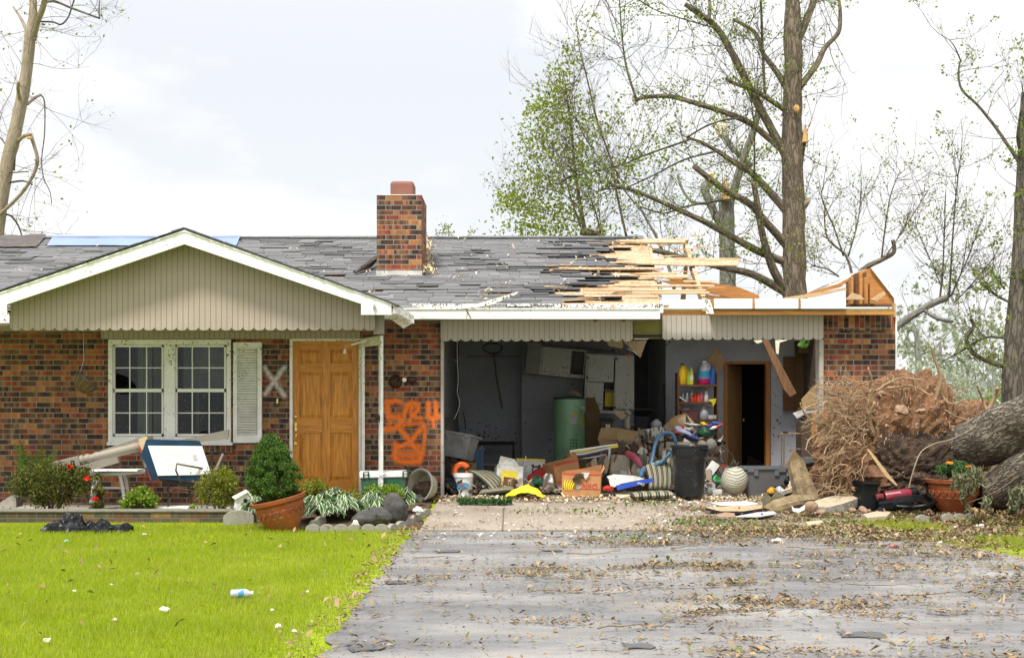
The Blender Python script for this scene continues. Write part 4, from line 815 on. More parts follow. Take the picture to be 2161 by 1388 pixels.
# loose things on the roof edge
b = B(); b.tube([P(985,650,15.3), P(1040,641,15.3), P(1092,617,15.25)], [.012,.014,.012], 6, smooth=3); b.prism([P(880,645,15.35), P(990,646,15.3), P(1093,615,15.2), P(1095,618,15.2), P(1040,642,15.25), P(990,651,15.3), P(880,649,15.35)], (0,.02,0)); one('drip_edge_strip', b, 'white_dirty', 'bent white metal strip peeled up from the eave', 'metal strip')
b = B(); b.tube([P(988,647,15.3), P(986,660,15.3), P(984,681,15.3)], [.008,.006,.004], 6); b.tube([P(982,650,15.32), P(994,672,15.3)], [.012,.008], 6); one('broken_twig', b, 'stick', 'brown broken twig hanging from the white eave strip', 'twig')
H.done()
# ---------------------------------------------------------------- garage interior (walls belong to the house)
u_ = lambda Y: Y/F                                # metres per photo pixel at depth Y
class Part2:                                      # add parts to an existing thing without moving it
    def __init__(s, e): s.e = e
def hadd(name, b, mat, parent=None, **k):         # house part added after the house was placed
    o = mk(name, b, mat, **{a: v for a, v in k.items() if a != 'label'}); shift(o, H.e.location); o.parent = parent or H.e
    if 'label' in k: o['label'] = k['label']
    return o
BY = 21.0
b = B(); b.bw(-1.05, wx(1101,BY), BY+.3, BY+.4, 0, 2.36); hadd('garage_wall', b, 'garage_wall')
b = B(); b.bw(wx(1101,BY), wx(1338,BY), BY, BY+.1, 0, 2.36); hadd('garage_wall', b, 'garage_wall')
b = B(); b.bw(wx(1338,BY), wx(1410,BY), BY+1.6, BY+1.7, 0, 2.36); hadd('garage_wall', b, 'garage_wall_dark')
SY = 20.0; sx = lambda px: wx(px, SY); szz = lambda py: zz_(py, SY)
b = B(); b.bw(sx(1405), sx(1529), SY, SY+.1, 0, 2.36); b.bw(sx(1529), sx(1627), SY, SY+.1, szz(762), 2.36); b.bw(sx(1627), 4.68, SY, SY+.1, 0, 2.36); b.bw(sx(1405), sx(1405)+.08, SY+.1, BY+1.6, 0, 2.36); hadd('garage_wall', b, 'garage_wall')
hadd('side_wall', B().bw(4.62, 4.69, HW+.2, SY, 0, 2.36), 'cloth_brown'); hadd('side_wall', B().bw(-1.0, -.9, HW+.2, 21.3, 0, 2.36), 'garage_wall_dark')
b = B(); b.bw(-.88, 2.05, 16.2, 22.7, 2.37, 2.4); b.bw(2.05, 4.6, 19.0, 22.7, 2.37, 2.4); hadd('garage_ceiling', b, 'garage_wall_dark')  # unseen ceiling; right part's front edge set by the light wanted on the inner wall
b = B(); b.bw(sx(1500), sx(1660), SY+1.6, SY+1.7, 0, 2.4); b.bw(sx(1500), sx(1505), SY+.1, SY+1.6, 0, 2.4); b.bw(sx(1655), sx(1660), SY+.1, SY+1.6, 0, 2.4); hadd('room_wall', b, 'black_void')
b = B(); b.bp(1528, 762, 1535, 1008, SY-.02, .13); b.bp(1616, 762, 1626, 1008, SY-.02, .13); b.bp(1535, 762, 1616, 768, SY-.02, .13); dfr = hadd('interior_door_frame', b, 'casing_oak')
# inner door half open, hinged at the left jamb
hx_, hy_ = sx(1536), SY+.08; b = B(TM((hx_, hy_, 0), (0,0,62))); b.bw(0, .72, -.018, .018, .02, szz(769)); idr = hadd('interior_door', b, 'door_plain'); 
b = B(TM((hx_, hy_, 0), (0,0,62))); b.lathe([(.012,0),(.012,.03),(.028,.04),(.03,.055),(.015,.07)], 14, TM((.66,-.02,.93), (90,0,0))); hadd('door_knob', b, 'brass', idr, smooth=True)
b = B(); b.bw(wx(1338,BY), wx(1402,BY), BY+.9, BY+1.6, zz_(866,BY+.9), zz_(861,BY+.9)); b.bw(wx(1338,BY), wx(1402,BY), BY+.9, BY+1.6, zz_(912,BY+.9), zz_(909,BY+.9)); hadd('alcove_shelf', b, 'cabinet_inside')
b = B(); b.bp(1401, 810, 1404, 985, SY-.1, .05); hadd('wall_post', b, 'black_matte')
b = B(); b.bp(985, 750, 1099, 754, BY+.26, .03); hadd('wall_rail', b, 'cabinet_inside')
# ---- hanging and wall things
def wire(pts, Y, r, mat, name, label, cat, sm=5, n=6): return one(name, B().tube([P(x, y, Y) for x, y in pts], r, n, smooth=sm), mat, label, cat, smooth=True)
wire([(965,716),(965,760),(967,800),(965,828),(970,848),(966,868),(958,884)], 16.6, .004, 'clear_plastic', 'hanging_wire', 'thin white wire hanging at the left of the garage opening', 'wire')
b = B(); pts = [P(1040+21*math.sin(a), 733+(12 if math.cos(a) < 0 else 9)*-math.cos(a)*1., 20.6) for a in [2*math.pi*i/16 for i in range(17)]]; 
t = T('landing_net', 'wooden handled landing net hanging upside down on the back wall', 'net'); t.add('hoop', B().tube(pts, .012, 6), 'metal_dark'); t.add('handle', B().tube([P(1042,746,20.6), P(1047,790,20.7), P(1060,862,20.8)], [.014,.018], 8), 'stick')
b = B(); 
for i in range(7): b.tube([P(1022+6*i,730,20.6), P(1030+4*i,745,20.6), P(1040,752,20.55)], .003, 4)
t.add('mesh_bag', b, 'metal_dark'); t.done()
t = T('folding_rake', 'pale fanned tines hanging on the dark wall at garage left', 'rake')
b = B()
for x, y in ((1001,764),(1003,768),(1014,792),(976,748),(978,742),(968,782)): b.tube([P(963,760,19), P(x,y,19)], [.006,.004], 5)
t.add('tine', b, 'cabinet_inside'); t.add('handle', B().tube([P(955,757,19), P(966,762,19)], .012, 7), 'metal_grey'); t.done()
wire([(978,868),(983,905)], 20.8, .01, 'stick', 'tool_handle', 'thin wooden tool handle leaning in the left garage corner', 'tool handle', 1)
wire([(969,873),(968,897)], 18, .008, 'cabinet_inside', 'pale_stick', 'short pale stick above the grey tote', 'stick', 1)
wire([(941,880),(944,1010)], 16.9, .05, 'metal_dark', 'garage_door_track', 'dark upright garage door track just inside the left jamb', 'door track', 1)
# ---- plastic totes
def tote(M_, w_, d_, h_, mat, rim, name, label):
    t = T(name, label, 'storage bin'); b = B(M_); tp = .84
    b.box((0,0,h_/2), (w_, d_, h_), taper=tp); 
    b2 = B(M_)
    for c_, s_ in (((0,-d_/2,h_-.015),(w_+.05,.03,.03)),((0,d_/2,h_-.015),(w_+.05,.03,.03)),((-w_/2,0,h_-.015),(.03,d_-.03,.03)),((w_/2,0,h_-.015),(.03,d_-.03,.03))): b2.box(c_, s_)
    for s_ in (-1, 1): b2.box((s_*w_*.24, -d_/2+.004, h_*.8), (w_*.1, .03, h_*.2)); b2.box((s_*w_*.36, -d_/2+.0, h_*.88), (w_*.16, .03, h_*.1))
    b = B(M_); t_ = .012
    x, y = w_/2, d_/2; vs = [(-x*tp,-y*tp,0),(x*tp,-y*tp,0),(x*tp,y*tp,0),(-x*tp,y*tp,0),(-x,-y,h_),(x,-y,h_),(x,y,h_),(-x,y,h_)]; vi = [(a*.96, c_*.96, max(z, .012)) for a, c_, z in vs]
    b.add(vs+vi, [(3,2,1,0),(0,1,5,4),(1,2,6,5),(2,3,7,6),(3,0,4,7),(8,9,10,11),(12,13,9,8),(13,14,10,9),(14,15,11,10),(15,12,8,11),(4,5,13,12),(5,6,14,13),(6,7,15,14),(7,4,12,15)])
    t.add('tub', b, mat, bevel=.006); t.add('rim', b2, rim, bevel=.004); return t
Y = 16.9; t = tote(TM(P(962,966,Y), (-8,9,-20)), .44, .35, .34, 'tote_grey', 'tote_grey', 'storage_tote', 'muddy light grey plastic tote tilted on a cardboard box')
b = B(TM(P(962,966,Y), (-8,9,-20))); b.box((.02,-.158,.25), (.1,.004,.055)); t.add('sticker', b, 'paper'); t.done()
Y = 16.25; t = tote(TM(P(1610,1044,Y), (0,0,2)), .56, .4, .37, 'tote_dark', 'rim_blue', 'storage_tote', 'dark grey empty storage tote standing in front of the inner door'); t.done()
def bx(name, label, cat, px, py, w_, h_, d_, Y, rot, mat, bevel=.004, amp=.004, grp=None):
    b = B(TM(P(px, py, Y), rot)); b.box((0,d_/2,h_/2), (w_, d_, h_))
    return one(name, b, mat, label, cat, grp, bevel=bevel)
bx('cardboard_box', 'open brown cardboard box under the muddy grey tote', 'box', 970, 1018, .36, .27, .3, 17.0, (0,0,-8), 'cardboard')
b = B(); b.grid(lambda u, v: P(938+65*u, 975-8*math.sin(u*6)-v*10, 16.85+.35*v), 14, 4).jit(.03, 5, 2); one('crumpled_cloth', b, 'cloth_brown', 'dark crumpled cloth between the grey tote and the cardboard box', 'cloth')
t = T('folding_chair', 'brown metal folding chair frame behind the grey tote', 'chair'); t.add('back_frame', B().tube([P(985,990,17.5), P(986,940,17.5), P(990,930,17.5), P(996,932,17.5), P(999,945,17.5), P(998,995,17.5)], .01, 7, smooth=3), 'bronze_rod'); t.add('back_panel', B().bp(988, 946, 996, 970, 17.52, .01), 'cardboard_dark'); t.done()
t = T('recycling_bin', 'dusty blue plastic bin behind the cardboard boxes', 'bin'); t.add('tub', B(TM(P(1009,1030,18), (0,0,10))).box((0,.12,.28), (.17,.24,.56), taper=.85), 'blue_bin', bevel=.01); t.add('rim', B(TM(P(1009,1030,18), (0,0,10))).box((0,.12,.56), (.2,.28,.03)), 'blue_bin'); t.done()
wire([(1002,953),(1020,941)], 17.8, .008, 'cabinet_inside', 'pale_stick', 'short pale stick lying on the blue bin', 'stick', 1)
t = T('metal_table_frame', 'black metal table frame against the grey wall', 'table frame'); t.add('top_rail', B().bp(997, 933, 1086, 939, 20.2, .5), 'black_matte'); t.add('leg', B().bp(1081, 939, 1086, 1008, 20.2, .03), 'black_matte')
n = 300; pts = np.array([list(P(1040+20*random.gauss(0,1), 942+4*random.gauss(0,1), 20.1)) for i in range(n)]); t.done(); 
b = B(); b.bp(1019, 979, 1047, 1012, 19.4, .03); t = T('framed_panel', 'small dark panel with a pale frame leaning on the back wall', 'panel'); t.add('panel', B().bp(1021, 982, 1045, 1012, 19.39, .02), 'metal_dark'); t.add('frame', B().bp(1019, 979, 1047, 982, 19.38, .03).bp(1044.5, 982, 1047, 1012, 19.38, .03), 'cabinet_inside'); t.done()
b = B(); b.lathe([(.001,0),(.001,0)], 3); b = B(TM(P(974,993,16.35), (80,-15,0)))
for i in range(1): b.grid(lambda u, v: ((.088+.036*math.cos(v*2*math.pi))*math.cos(2*math.pi*(u*.92+.04)), (.088+.036*math.cos(v*2*math.pi))*math.sin(2*math.pi*(u*.92+.04)), .036*math.sin(v*2*math.pi)), 30, 12)
one('foam_ring', b, 'orange_plastic', 'bright orange foam ring resting on the white bucket', 'ring', smooth=True)
M_ = TM(P(978,1045,16.35), (0,0,0), 1.12); t = T('plastic_bucket', 'white plastic bucket with blue print beside the left jamb', 'bucket'); t.add('pail', B(M_).lathe([(.1,0),(.118,.2),(.122,.215),(.13,.22),(.13,.26),(.122,.262)], 24), 'white_plain', smooth=40)
t.add('print', B(M_).grid(lambda u, v: (.122*math.cos(-2.3+u*1.3), .122*math.sin(-2.3+u*1.3), .09+.07*v*(1-.3*(2*u-1)**2)), 8, 2), 'print_cyan'); t.add('emblem', B(M_).grid(lambda u, v: (.124*math.cos(-1.8+u*.3), .124*math.sin(-1.8+u*.3), .12+.03*v), 4, 1), 'print_red'); t.done()
def blob(px, py, rx, ry, rz, Y, mat, name, label, cat, amp=.3, sc=3, grp=None, seed=0, rot=(0,0,0), smooth=False, n=26):
    b = B(TM(P(px, py, Y), rot)); b.sphere((0,0,0), (rx, ry, rz), n, int(n*.6)); r = max(rx, rz); b.jit(r*amp, sc/r*.35, seed+px)
    return one(name, b, mat, label, cat, grp, smooth=smooth)
blob(950,1024,.1,.1,.15,16.3,'black_plastic','garbage_bag','crumpled black plastic bag just inside the left jamb','bag',.45)
def stripes_mat(name, a, c_, d_, freq=9):
    m = NT(name); g = m.n('TexCoord').outputs['UV'] if False else m.n('Attribute', attribute_name='su').outputs['Fac']
    f = m.math('FRACT', m.math('MULTIPLY', g, freq)); col = m.ramp(f, [(0,a),(.30,c_),(.34,d_),(.60,c_),(.64,a),(.70,c_),(.74,(.05,.06,.045)),(.97,c_)], 'CONSTANT'); m.set(col, .9, 0, .2); m.bump(m.noise(m.obj(), 90, 2), .2, .004)
stripes_mat('stripe_cloth', (.05,.06,.045), (.62,.58,.46), (.26,.21,.12), 5)
def cushion(name, label, fn, th, parent=None, grp=None):
    b = B(); nu, nv = 30, 20; A = [[Vector(fn(i/nu, j/nv)) for i in range(nu+1)] for j in range(nv+1)]; vals = []
    for s_ in (1, -1):
        for j in range(nv+1):
            for i in range(nu+1):
                k = (1-abs(2*i/nu-1)**5)**.5*(1-abs(2*j/nv-1)**5)**.5; a = A[j][i]; du_ = A[j][min(i+1,nu)]-A[j][max(i-1,0)]; dv_ = A[min(j+1,nv)][i]-A[max(j-1,0)][i]; nn = du_.cross(dv_).normalized()
                b.v.append(a+nn*th*k*s_*.5); vals.append(i/nu)
    o_ = (nu+1)*(nv+1)
    for j in range(nv):
        for i in range(nu): q = j*(nu+1)+i; b.f += [(q, q+1, q+nu+2, q+nu+1), (o_+q+nu+1, o_+q+nu+2, o_+q+1, o_+q)]; b.mi += [0, 0]
    o = one(name, b, 'stripe_cloth', label, 'cushion', grp, smooth=True); a = o.data.attributes.new('su', 'FLOAT', 'POINT'); a.data.foreach_set('value', vals); return o
# folded cushion by the bucket: back leaning + seat
cushion('striped_cushion', 'green and tan striped chair cushion folded by the bucket', lambda u, v: P(984+22*u+60*v*(1-u*.1), 992+8*u+50*v-2*u*20*v, 16.3-.15*v).lerp(P(1013+58*u, 1048-12*u, 15.9), max(0, min(1,(v-.8)*5))*0)+Vector((0,.25*u*0+.3*u,.05*math.sin(v*3.1))), .05)
cushion('striped_cushion', 'striped cushion seat lying flat beside the white printed box', lambda u, v: Vector((-.42+.44*v, 16.0+.33*u, .045+.05*v+.02*u)), .06)
# white printed box with a picture
M_ = TM(P(1074,1032,16.4), (-14,6,8), 1.35); t = T('printed_box', 'white open carton with a yellow framed picture of a deer', 'box')
b = B(M_); b.box((0,.1,.12), (.26,.2,.24)); t.add('carton', b, 'box_white', bevel=.01); b = B(M_); b.prism([(-.12,0,.24),(.08,0,.24),(.04,.03,.31),(-.1,.04,.33)], (0,.004,0)); b.prism([(.13,0,.24),(.13,.18,.24),(.17,.14,.36),(.15,.04,.36)], (.004,0,0)); t.add('flap', b, 'box_white')
t.add('picture', B(M_).box((-.005,-.002,.1), (.15,.003,.17)), 'print_yellow'); t.add('photo', B(M_).box((-.005,-.005,.075), (.11,.003,.085)), 'lumber_dark')
b = B(M_); b.sphere((0,-.006,.085), (.02,.003,.014), 10, 6); b.box((-.012,-.007,.06), (.005,.003,.035)); b.box((.012,-.007,.06), (.005,.003,.035)); b.sphere((.022,-.007,.105), (.008,.003,.009), 8, 5); t.add('deer_figure', b, 'cardboard_lite'); t.done()
b = B(TM(P(1056,990,16.75), (0,8,0))); b.box((0,.05,.08), (.06,.02,.16)); one('cardboard_flap', b, 'cardboard', 'narrow brown cardboard flap standing behind the white carton', 'cardboard')
M_ = TM(P(1118,1018,17.2), (0,2,-4), 1.12); t = T('game_box', 'board game box with yellow edges and a panda face', 'box'); t.add('box', B(M_).box((0,.03,.14), (.35,.06,.28)), 'box_white', bevel=.004); t.add('lid_edge', B(M_).box((0,.029,.282), (.36,.066,.02)), 'print_yellow')
b = B(M_); b.lathe([(.05,0),(.05,.004)], 20, TM((.07,-.002,.16), (90,0,0))); b.lathe([(.018,0),(.018,.004)], 12, TM((.03,-.003,.21), (90,0,0))); b.lathe([(.018,0),(.018,.004)], 12, TM((.11,-.003,.21), (90,0,0))); t.add('panda_print', b, 'print_dark'); b = B(M_); b.lathe([(.034,.004),(.034,.006)], 18, TM((.07,-.002,.155), (90,0,0))); t.add('panda_print', b, 'paper')
b = B(M_); [b.box((-.09,-.002,.25-.02*i), (rnd(.08,.14),.003,.004)) for i in range(8)]; t.add('print_lines', b, 'print_grey'); t.add('side_patch', B(M_).box((.165,-.002,.2), (.02,.004,.08)), 'print_red'); t.done()
blob(1145,1008,.17,.12,.12,16.9,'cloth_red','cloth_bag','red shiny bag crumpled left of the banana boxes','bag',.5, seed=4)
blob(1135,1022,.15,.1,.1,16.6,'green_plastic','plastic_bag','dark green crumpled bag in front of the red bag','bag',.5, seed=8)
blob(1162,1020,.08,.08,.13,16.5,'paper','plastic_bag','white and green bag slumped beside the banana box','bag',.5, seed=12)
blob(1112,1024,.08,.08,.05,16.8,'cloth_white','crumpled_paper','white crumpled paper behind the yellow cap','paper',.5, seed=2)
blob(1185,1033,.12,.1,.05,16.5,'pillow','cloth_roll','tan rolled cloth lying left of the banana box','cloth',.4, seed=5)
# yellow shirt / cap
b = B(); c0 = P(1108,1050,15.85); b.grid(lambda u, v: (c0.x-.24+.5*u, 15.66+.32*v, .015+.17*math.sin(math.pi*min(1,max(0,u*1.05)))**.7*math.sin(math.pi*min(.97,v+.12))+0.0), 26, 14); b.jit(.035, 7, 3)
t = T('baseball_cap', 'bright yellow cap with red lining lying on the garage sill', 'cap'); t.add('crown', b, 'yellow_cloth', smooth=True); b = B(); b.grid(lambda u, v: (c0.x+.02+.22*u, 15.66+.12*v, .012+.035*math.sin(math.pi*u)), 10, 4).jit(.01,9,1); t.add('lining', b, 'cloth_red', smooth=True); b = B(TM((c0.x+.06,15.74,.115), (62,0,-8))); b.pp = None
b.prism([(-.05,0,0),(-.02,.02,0),(0,.005,0),(.03,.02,0),(.05,.03,0),(.055,.0,0),(.02,-.015,0),(-.02,-.01,0),(-.045,-.02,0)], (0,0,.006)); t.add('emblem', b, 'cloth_red'); t.done()
# ---- banana boxes
def banana(px, py, Y, rz, ry, lab, dark=False, w_=.49, d_=.36, h_=.31):
    M_ = TM(P(px, py, Y), (0, ry, rz)); t = T('fruit_box', lab, 'box'); b = B(M_); th = .008
    for c_, s_ in (((0,0,h_/2),(w_,th,h_)),((0,d_,h_/2),(w_,th,h_)),((-w_/2,d_/2,h_/2),(th,d_-th,h_)),((w_/2,d_/2,h_/2),(th,d_-th,h_)),((0,d_/2,.005),(w_-th,d_-th,th))): b.box(c_, s_)
    t.add('carton', b, 'banana_orange')
    b = B(M_); b.prism([(-w_/2,0,h_),(w_/2,0,h_),(w_/2-.05,-.02,h_+.08),(-w_/2+.1,-.04,h_+.02)], (0,.006,0)) if dark else b.prism([(-w_/2,d_,h_),(w_/2,d_,h_),(w_/2,d_-.02,h_+.1),(-w_/2+.2,d_,h_+.03)], (0,.006,0)); b.prism([(w_/2,0,h_),(w_/2,d_,h_),(w_/2+.02,d_*.8,h_+.1),(w_/2+.04,d_*.3,h_+.06)], (.006,0,0)); t.add('flap', b, 'banana_orange')
    b = B(M_); b.box((0,-th,h_-.012), (w_*.98,.004,.018)); b.box((0,-th,h_*.36), (w_*.98,.004,.006)); b.box((w_/2+th*.7,d_/2,h_-.02), (.004,d_,.03)); t.add('print_band', b, 'print_red')
    if not dark:
        b = B(M_); [b.tube([(-w_*.42+.022*i,-th-.002,.09),(-w_*.44+.027*i,-th-.002,.16-.004*i),(-w_*.40+.032*i,-th-.002,.225-.006*i)], [.006,.012,.005], 5, smooth=2) for i in range(5)]; t.add('banana_print', b, 'print_yellow')
        b = B(M_); b.text('Dole', .1, TM((w_*.22,-th-.003,.15), (90,180,0))); t.add('lettering', b, 'print_red')
        b = B(M_); b.lathe([(.03,0),(.03,.003)], 18, TM((-.04,-th,.13), (90,0,0))); t.add('round_print', b, 'print_grey')
        b = B(M_); b.text('Dole', .06, TM((w_/2+th,d_*.6,.13), (90,180,90))); t.add('lettering', b, 'print_red')
        b = B(M_); b.lathe([(.016,0),(.016,.003)], 12, TM((w_/2+th,d_*.35,.19), (90,0,90))); t.add('hand_hole', b, 'black_matte')
    return t.done()
banana(1204, 1030, 16.7, 28, -12, 'orange fruit carton tipped on its side behind the banana box', True, .38, .3, .36)
banana(1226, 1049, 15.95, -6, 1.5, 'orange banana box with upside down red lettering')
b = B(TM(P(1222,1005,15.9), (10,0,20))); b.grid(lambda u, v: (-.08+.16*u, .02*math.sin(5*v), -.09+.12*v), 8, 8).jit(.02,9,2); one('rag', b, 'canvas', 'olive rag draped over the front of the banana box', 'rag'); b = B(TM(P(1236,1002,15.9), (10,0,0))); b.prism([(-.05,0,.03),(.05,0,.03),(.03,0,-.02),(0,0,-.06)], (0,.01,0)); one('paper_scrap', b, 'paper', 'white paper scrap hanging over the banana box edge', 'paper')
# ---- frame with yellow top strip
t = T('overturned_table_base', 'grey metal frame with a yellow and white edge strip', 'frame'); b = B(); b.pp([(1202,951),(1303,936),(1305,943),(1204,958)], 16.9, .05); t.add('edge_strip', b, 'print_yellow'); t.add('top_face', B().pp([(1203,950),(1302,935.5),(1302,938),(1203,953)], 16.88, .02), 'white_plain')
b = B(); b.tube([P(1200,975,16.9), P(1208,960,16.9), P(1230,958,16.9), P(1260,951,16.9), P(1286,948,16.9), P(1280,985,16.9), P(1275,1000,16.9)], [.022,.03,.03,.026,.02,.02], 8, smooth=3); b.tube([P(1212,970,16.95), P(1240,966,16.95), P(1280,960,16.95)], .02, 7); t.add('leg_frame', b, 'metal_grey', smooth=True); t.done()
# ---- water heater
Y = 19.6; c0 = P(1202.5, 0, Y); r_ = 33*u_(Y); zt_ = zz_(842, Y-.2); M_ = TM((c0.x, Y+r_, 0)); t = T('water_heater', 'tall green water heater tank with yellow warning stickers', 'water heater')
t.add('tank', B(M_).lathe([(r_*.98,0),(r_,.02),(r_,zt_-.02),(r_*.99,zt_)], 40), 'heater_green', smooth=40); t.add('lid', B(M_).lathe([(r_*1.02,zt_),(r_*1.02,zt_+.02),(r_*.9,zt_+.035),(.02,zt_+.045)], 40), 'heater_top', smooth=40)
def sticker(a0, a1, y0, y1, mat, nm, rr=1.008): 
    z0, z1 = zz_(y1, Y), zz_(y0, Y); t.add(nm, B(M_).grid(lambda u, v: (r_*rr*math.cos(a0+(a1-a0)*u), r_*rr*math.sin(a0+(a1-a0)*u), z0+(z1-z0)*v), 6, 1), mat)
sticker(-1.52,-1.1, 876, 894, 'paper', 'white_sticker'); sticker(-1.5,-1.08, 871.5, 876, 'print_yellow', 'yellow_sticker'); sticker(-.72,-.4, 873, 899, 'print_yellow', 'warning_sticker'); sticker(-.70,-.43, 876, 877.5, 'print_dark', 'sticker_line', 1.014); sticker(-.70,-.43, 882, 883.5, 'print_dark', 'sticker_line', 1.014); sticker(-.68,-.45, 890, 891, 'print_dark', 'sticker_line', 1.014)
for k in range(5): sticker(-1.58,-1.05, 927+k*7, 928.3+k*7, 'heater_top', 'dark_marking')
for k in range(3): sticker(-1.56+k*.2,-1.53+k*.2, 925, 960, 'heater_top', 'dark_marking', 1.006)
t.add('valve', B(M_).lathe([(.035,0),(.035,.03),(.02,.04),(.02,.09)], 14, TM((r_*.8,-r_*.65,zz_(862,Y)), (90,0,40))), 'white_dirty'); t.done()
b = B(TM(P(1214,838,19.6), (20,14,10))); b.grid(lambda u, v: (-.12+.24*u, .15*v, .05*math.sin(3*u)), 8, 4).jit(.02, 6, 1); one('cardboard_piece', b, 'cardboard', 'torn cardboard piece lying on top of the water heater', 'cardboard')
b = B(); b.pp([(1236,838),(1252,838),(1254,836),(1266,868),(1268,975),(1236,975)], 19.4, .02).jit(.01,3,1); t = T('cardboard_sheet', 'tall dark brown cardboard sheet standing right of the water heater', 'cardboard'); t.add('sheet', b, 'cardboard_dark'); t.done()
# ---- cabinets hanging on the wall
Y = 20.3; t = T('wall_cabinet', 'white wall cabinet sagging to the right with a torn doorway', 'cabinet'); sag = -4.5; p0 = P(1137, 790, Y); Mc = TM(p0, (0,5.2,0)); W_, Hh, D_ = 96*u_(Y), 60*u_(Y), .5
b = B(Mc); b.bw(0,.02,0,D_,0,Hh); b.bw(W_-.02,W_,0,D_,0,Hh); b.bw(.02,W_-.02,0,D_,Hh-.02,Hh); b.bw(.02,W_-.02,0,D_,0,.02); b.bw(.02,W_-.02,D_-.02,D_,.02,Hh-.02); t.add('carcass', b, 'cabinet_inside')
b = B(Mc); b.bw(0,.045,-.02,-.001,0,Hh); b.bw(W_-.03,W_,-.02,-.001,0,Hh); b.bw(.045,W_-.03,-.02,-.001,0,.055); b.bw(.045,W_-.03,-.02,-.001,Hh-.03,Hh); t.add('face_frame', b, 'cabinet_white')
b = B(Mc); b.bw(.04,.5,-.045,-.022,.05,Hh-.01); dr = t.add('cabinet_door', b, 'cabinet_white', bevel=.003); t.add('handle', B(Mc).tube([(.37,-.05,.15),(.38,-.075,.155),(.45,-.075,.155),(.46,-.05,.15)], .006, 6), 'metal_grey', dr)
b = B(Mc); b.bw(-.22,-.002,.0,D_,.0,Hh+.05); t.add('side_panel', b, 'cabinet_inside'); t.done()
blob(1215,791,.08,.04,.02,20.5,'cloth_red','oven_mitt','red and pale mitt lying on the sagging cabinet bottom','mitt',.3)
Y = 20.1; t = T('wall_cabinet', 'taller white wall cabinet with three doors ajar over the debris', 'cabinet'); p0 = P(1232, 870, Y); Mc = TM(p0, (0,2.2,0)); W_, Hh, D_ = 66*u_(Y), 124*u_(Y), .5
b = B(Mc); b.bw(0,.02,0,D_,0,Hh); b.bw(W_-.02,W_,0,D_,0,Hh); b.bw(.02,W_-.02,0,D_,Hh-.02,Hh); b.bw(.02,W_-.02,0,D_,0,.02); b.bw(.02,W_-.02,D_-.02,D_,.02,Hh-.02); b.bw(.02,W_-.02,.02,D_,.36,.375); t.add('carcass', b, 'cabinet_inside')
b = B(Mc); b.bw(0,.035,-.02,-.001,0,Hh); b.bw(W_-.03,W_,-.02,-.001,0,Hh); b.bw(.035,W_-.03,-.02,-.001,0,.045); b.bw(.035,W_-.03,-.02,-.001,Hh-.05,Hh); t.add('face_frame', b, 'cabinet_white')
dr = t.add('cabinet_door', B(Mc).bw(.035,.45,-.045,-.022,.5,.93), 'cabinet_white', bevel=.003); dr = t.add('cabinet_door', B(Mc).bw(.03,.3,-.044,-.022,.05,.49), 'cabinet_white', bevel=.003); t.add('handle', B(Mc).tube([(.2,-.05,.15),(.2,-.075,.152),(.27,-.075,.152),(.28,-.05,.15)], .006, 6), 'metal_grey', dr)
dr = t.add('cabinet_door', B(TM(P(1298,863,Y-.02), (0,0,8))).bw(0,.31,-.02,.0,0,.86), 'cabinet_white', bevel=.003)
b = B(Mc); [b.box((x_,-.045,z_), (.03,.01,.04)) for x_, z_ in ((.03,.88),(.03,.56),(W_-.01,.88),(W_-.01,.1))]; t.add('hinge', b, 'metal_dark'); t.done()
bx('yellow_book', 'yellow box standing in the lower shelf of the taller cabinet', 'box', 1285, 858, .14, .24, .03, 20.25, (0,2,0), 'print_yellow'); bx('black_container', 'small black container on the upper shelf of the taller cabinet', 'container', 1281, 825, .09, .07, .06, 20.3, (0,2,0), 'black_plastic')
b = B(); b.grid(lambda u, v: P(1207+90*u, 734+11*u-2*v, 20.1+.45*v)+Vector((0,0,.012+.02*noise.noise((u*8,v*4,0)))), 16, 5); one('cabinet_top_paper', b, 'cardboard', 'torn reddish paper sheet on top of the cabinets', 'paper')
# hanging ceiling scraps
def sheetpx(pts, Y, mat, name, label, cat='board', amp=.015, d=.008, grp=None):
    b = B(); b.pp(pts, Y, d); b.jit(amp, 5, pts[0][0]); return one(name, b, mat, label, cat, grp)
sheetpx([(1281,722),(1296,717),(1313,718),(1316,732),(1311,736),(1284,731)], 18.2, 'cardboard_lite', 'torn_ceiling_board', 'pale torn ceiling board hanging behind the valance', 'ceiling board')
sheetpx([(1315,720),(1366,718),(1351,756),(1343,748),(1335,738),(1322,728)], 18.0, 'cardboard_lite', 'torn_ceiling_board', 'pointed brown ceiling flap hanging near the middle of the opening', 'ceiling board')
sheetpx([(1589,717),(1607,717),(1608,721),(1597,724)], 17.2, 'insul_pale', 'torn_ceiling_board', 'small pale ceiling scrap at the top of the hanging plank', 'ceiling board'); sheetpx([(1636,717),(1665,717),(1645,722),(1642,748),(1637,745)], 17.6, 'insul_pale', 'insulation_strip', 'pale strip of insulation dangling right of the hanging plank', 'insulation')
wire([(1324,735),(1338,742),(1344,748)], 17.9, .008, 'paper', 'paper_strip', 'torn white paper strip dangling by the ceiling flap', 'paper', 1); wire([(1325,716),(1325,745)], 18, .003, 'black_matte', 'cord', 'thin cord with a red pull hanging above the cabinets', 'cord', 1)
blob(1325,749,.04,.02,.015,18,'print_red','pull_handle','red pull handle hanging from a thin cord','handle',.2)
t = T('hanging_plank', 'broken brown plank hanging from the ceiling beside the inner door', 'plank'); t.add('plank', B().pp([(1608,716),(1621,716),(1681,829),(1668,837),(1655,822)], 17.3, .04), 'plank_brown'); t.e['label'] = 'broken brown plank hanging from the ceiling beside the inner door'; t.done()
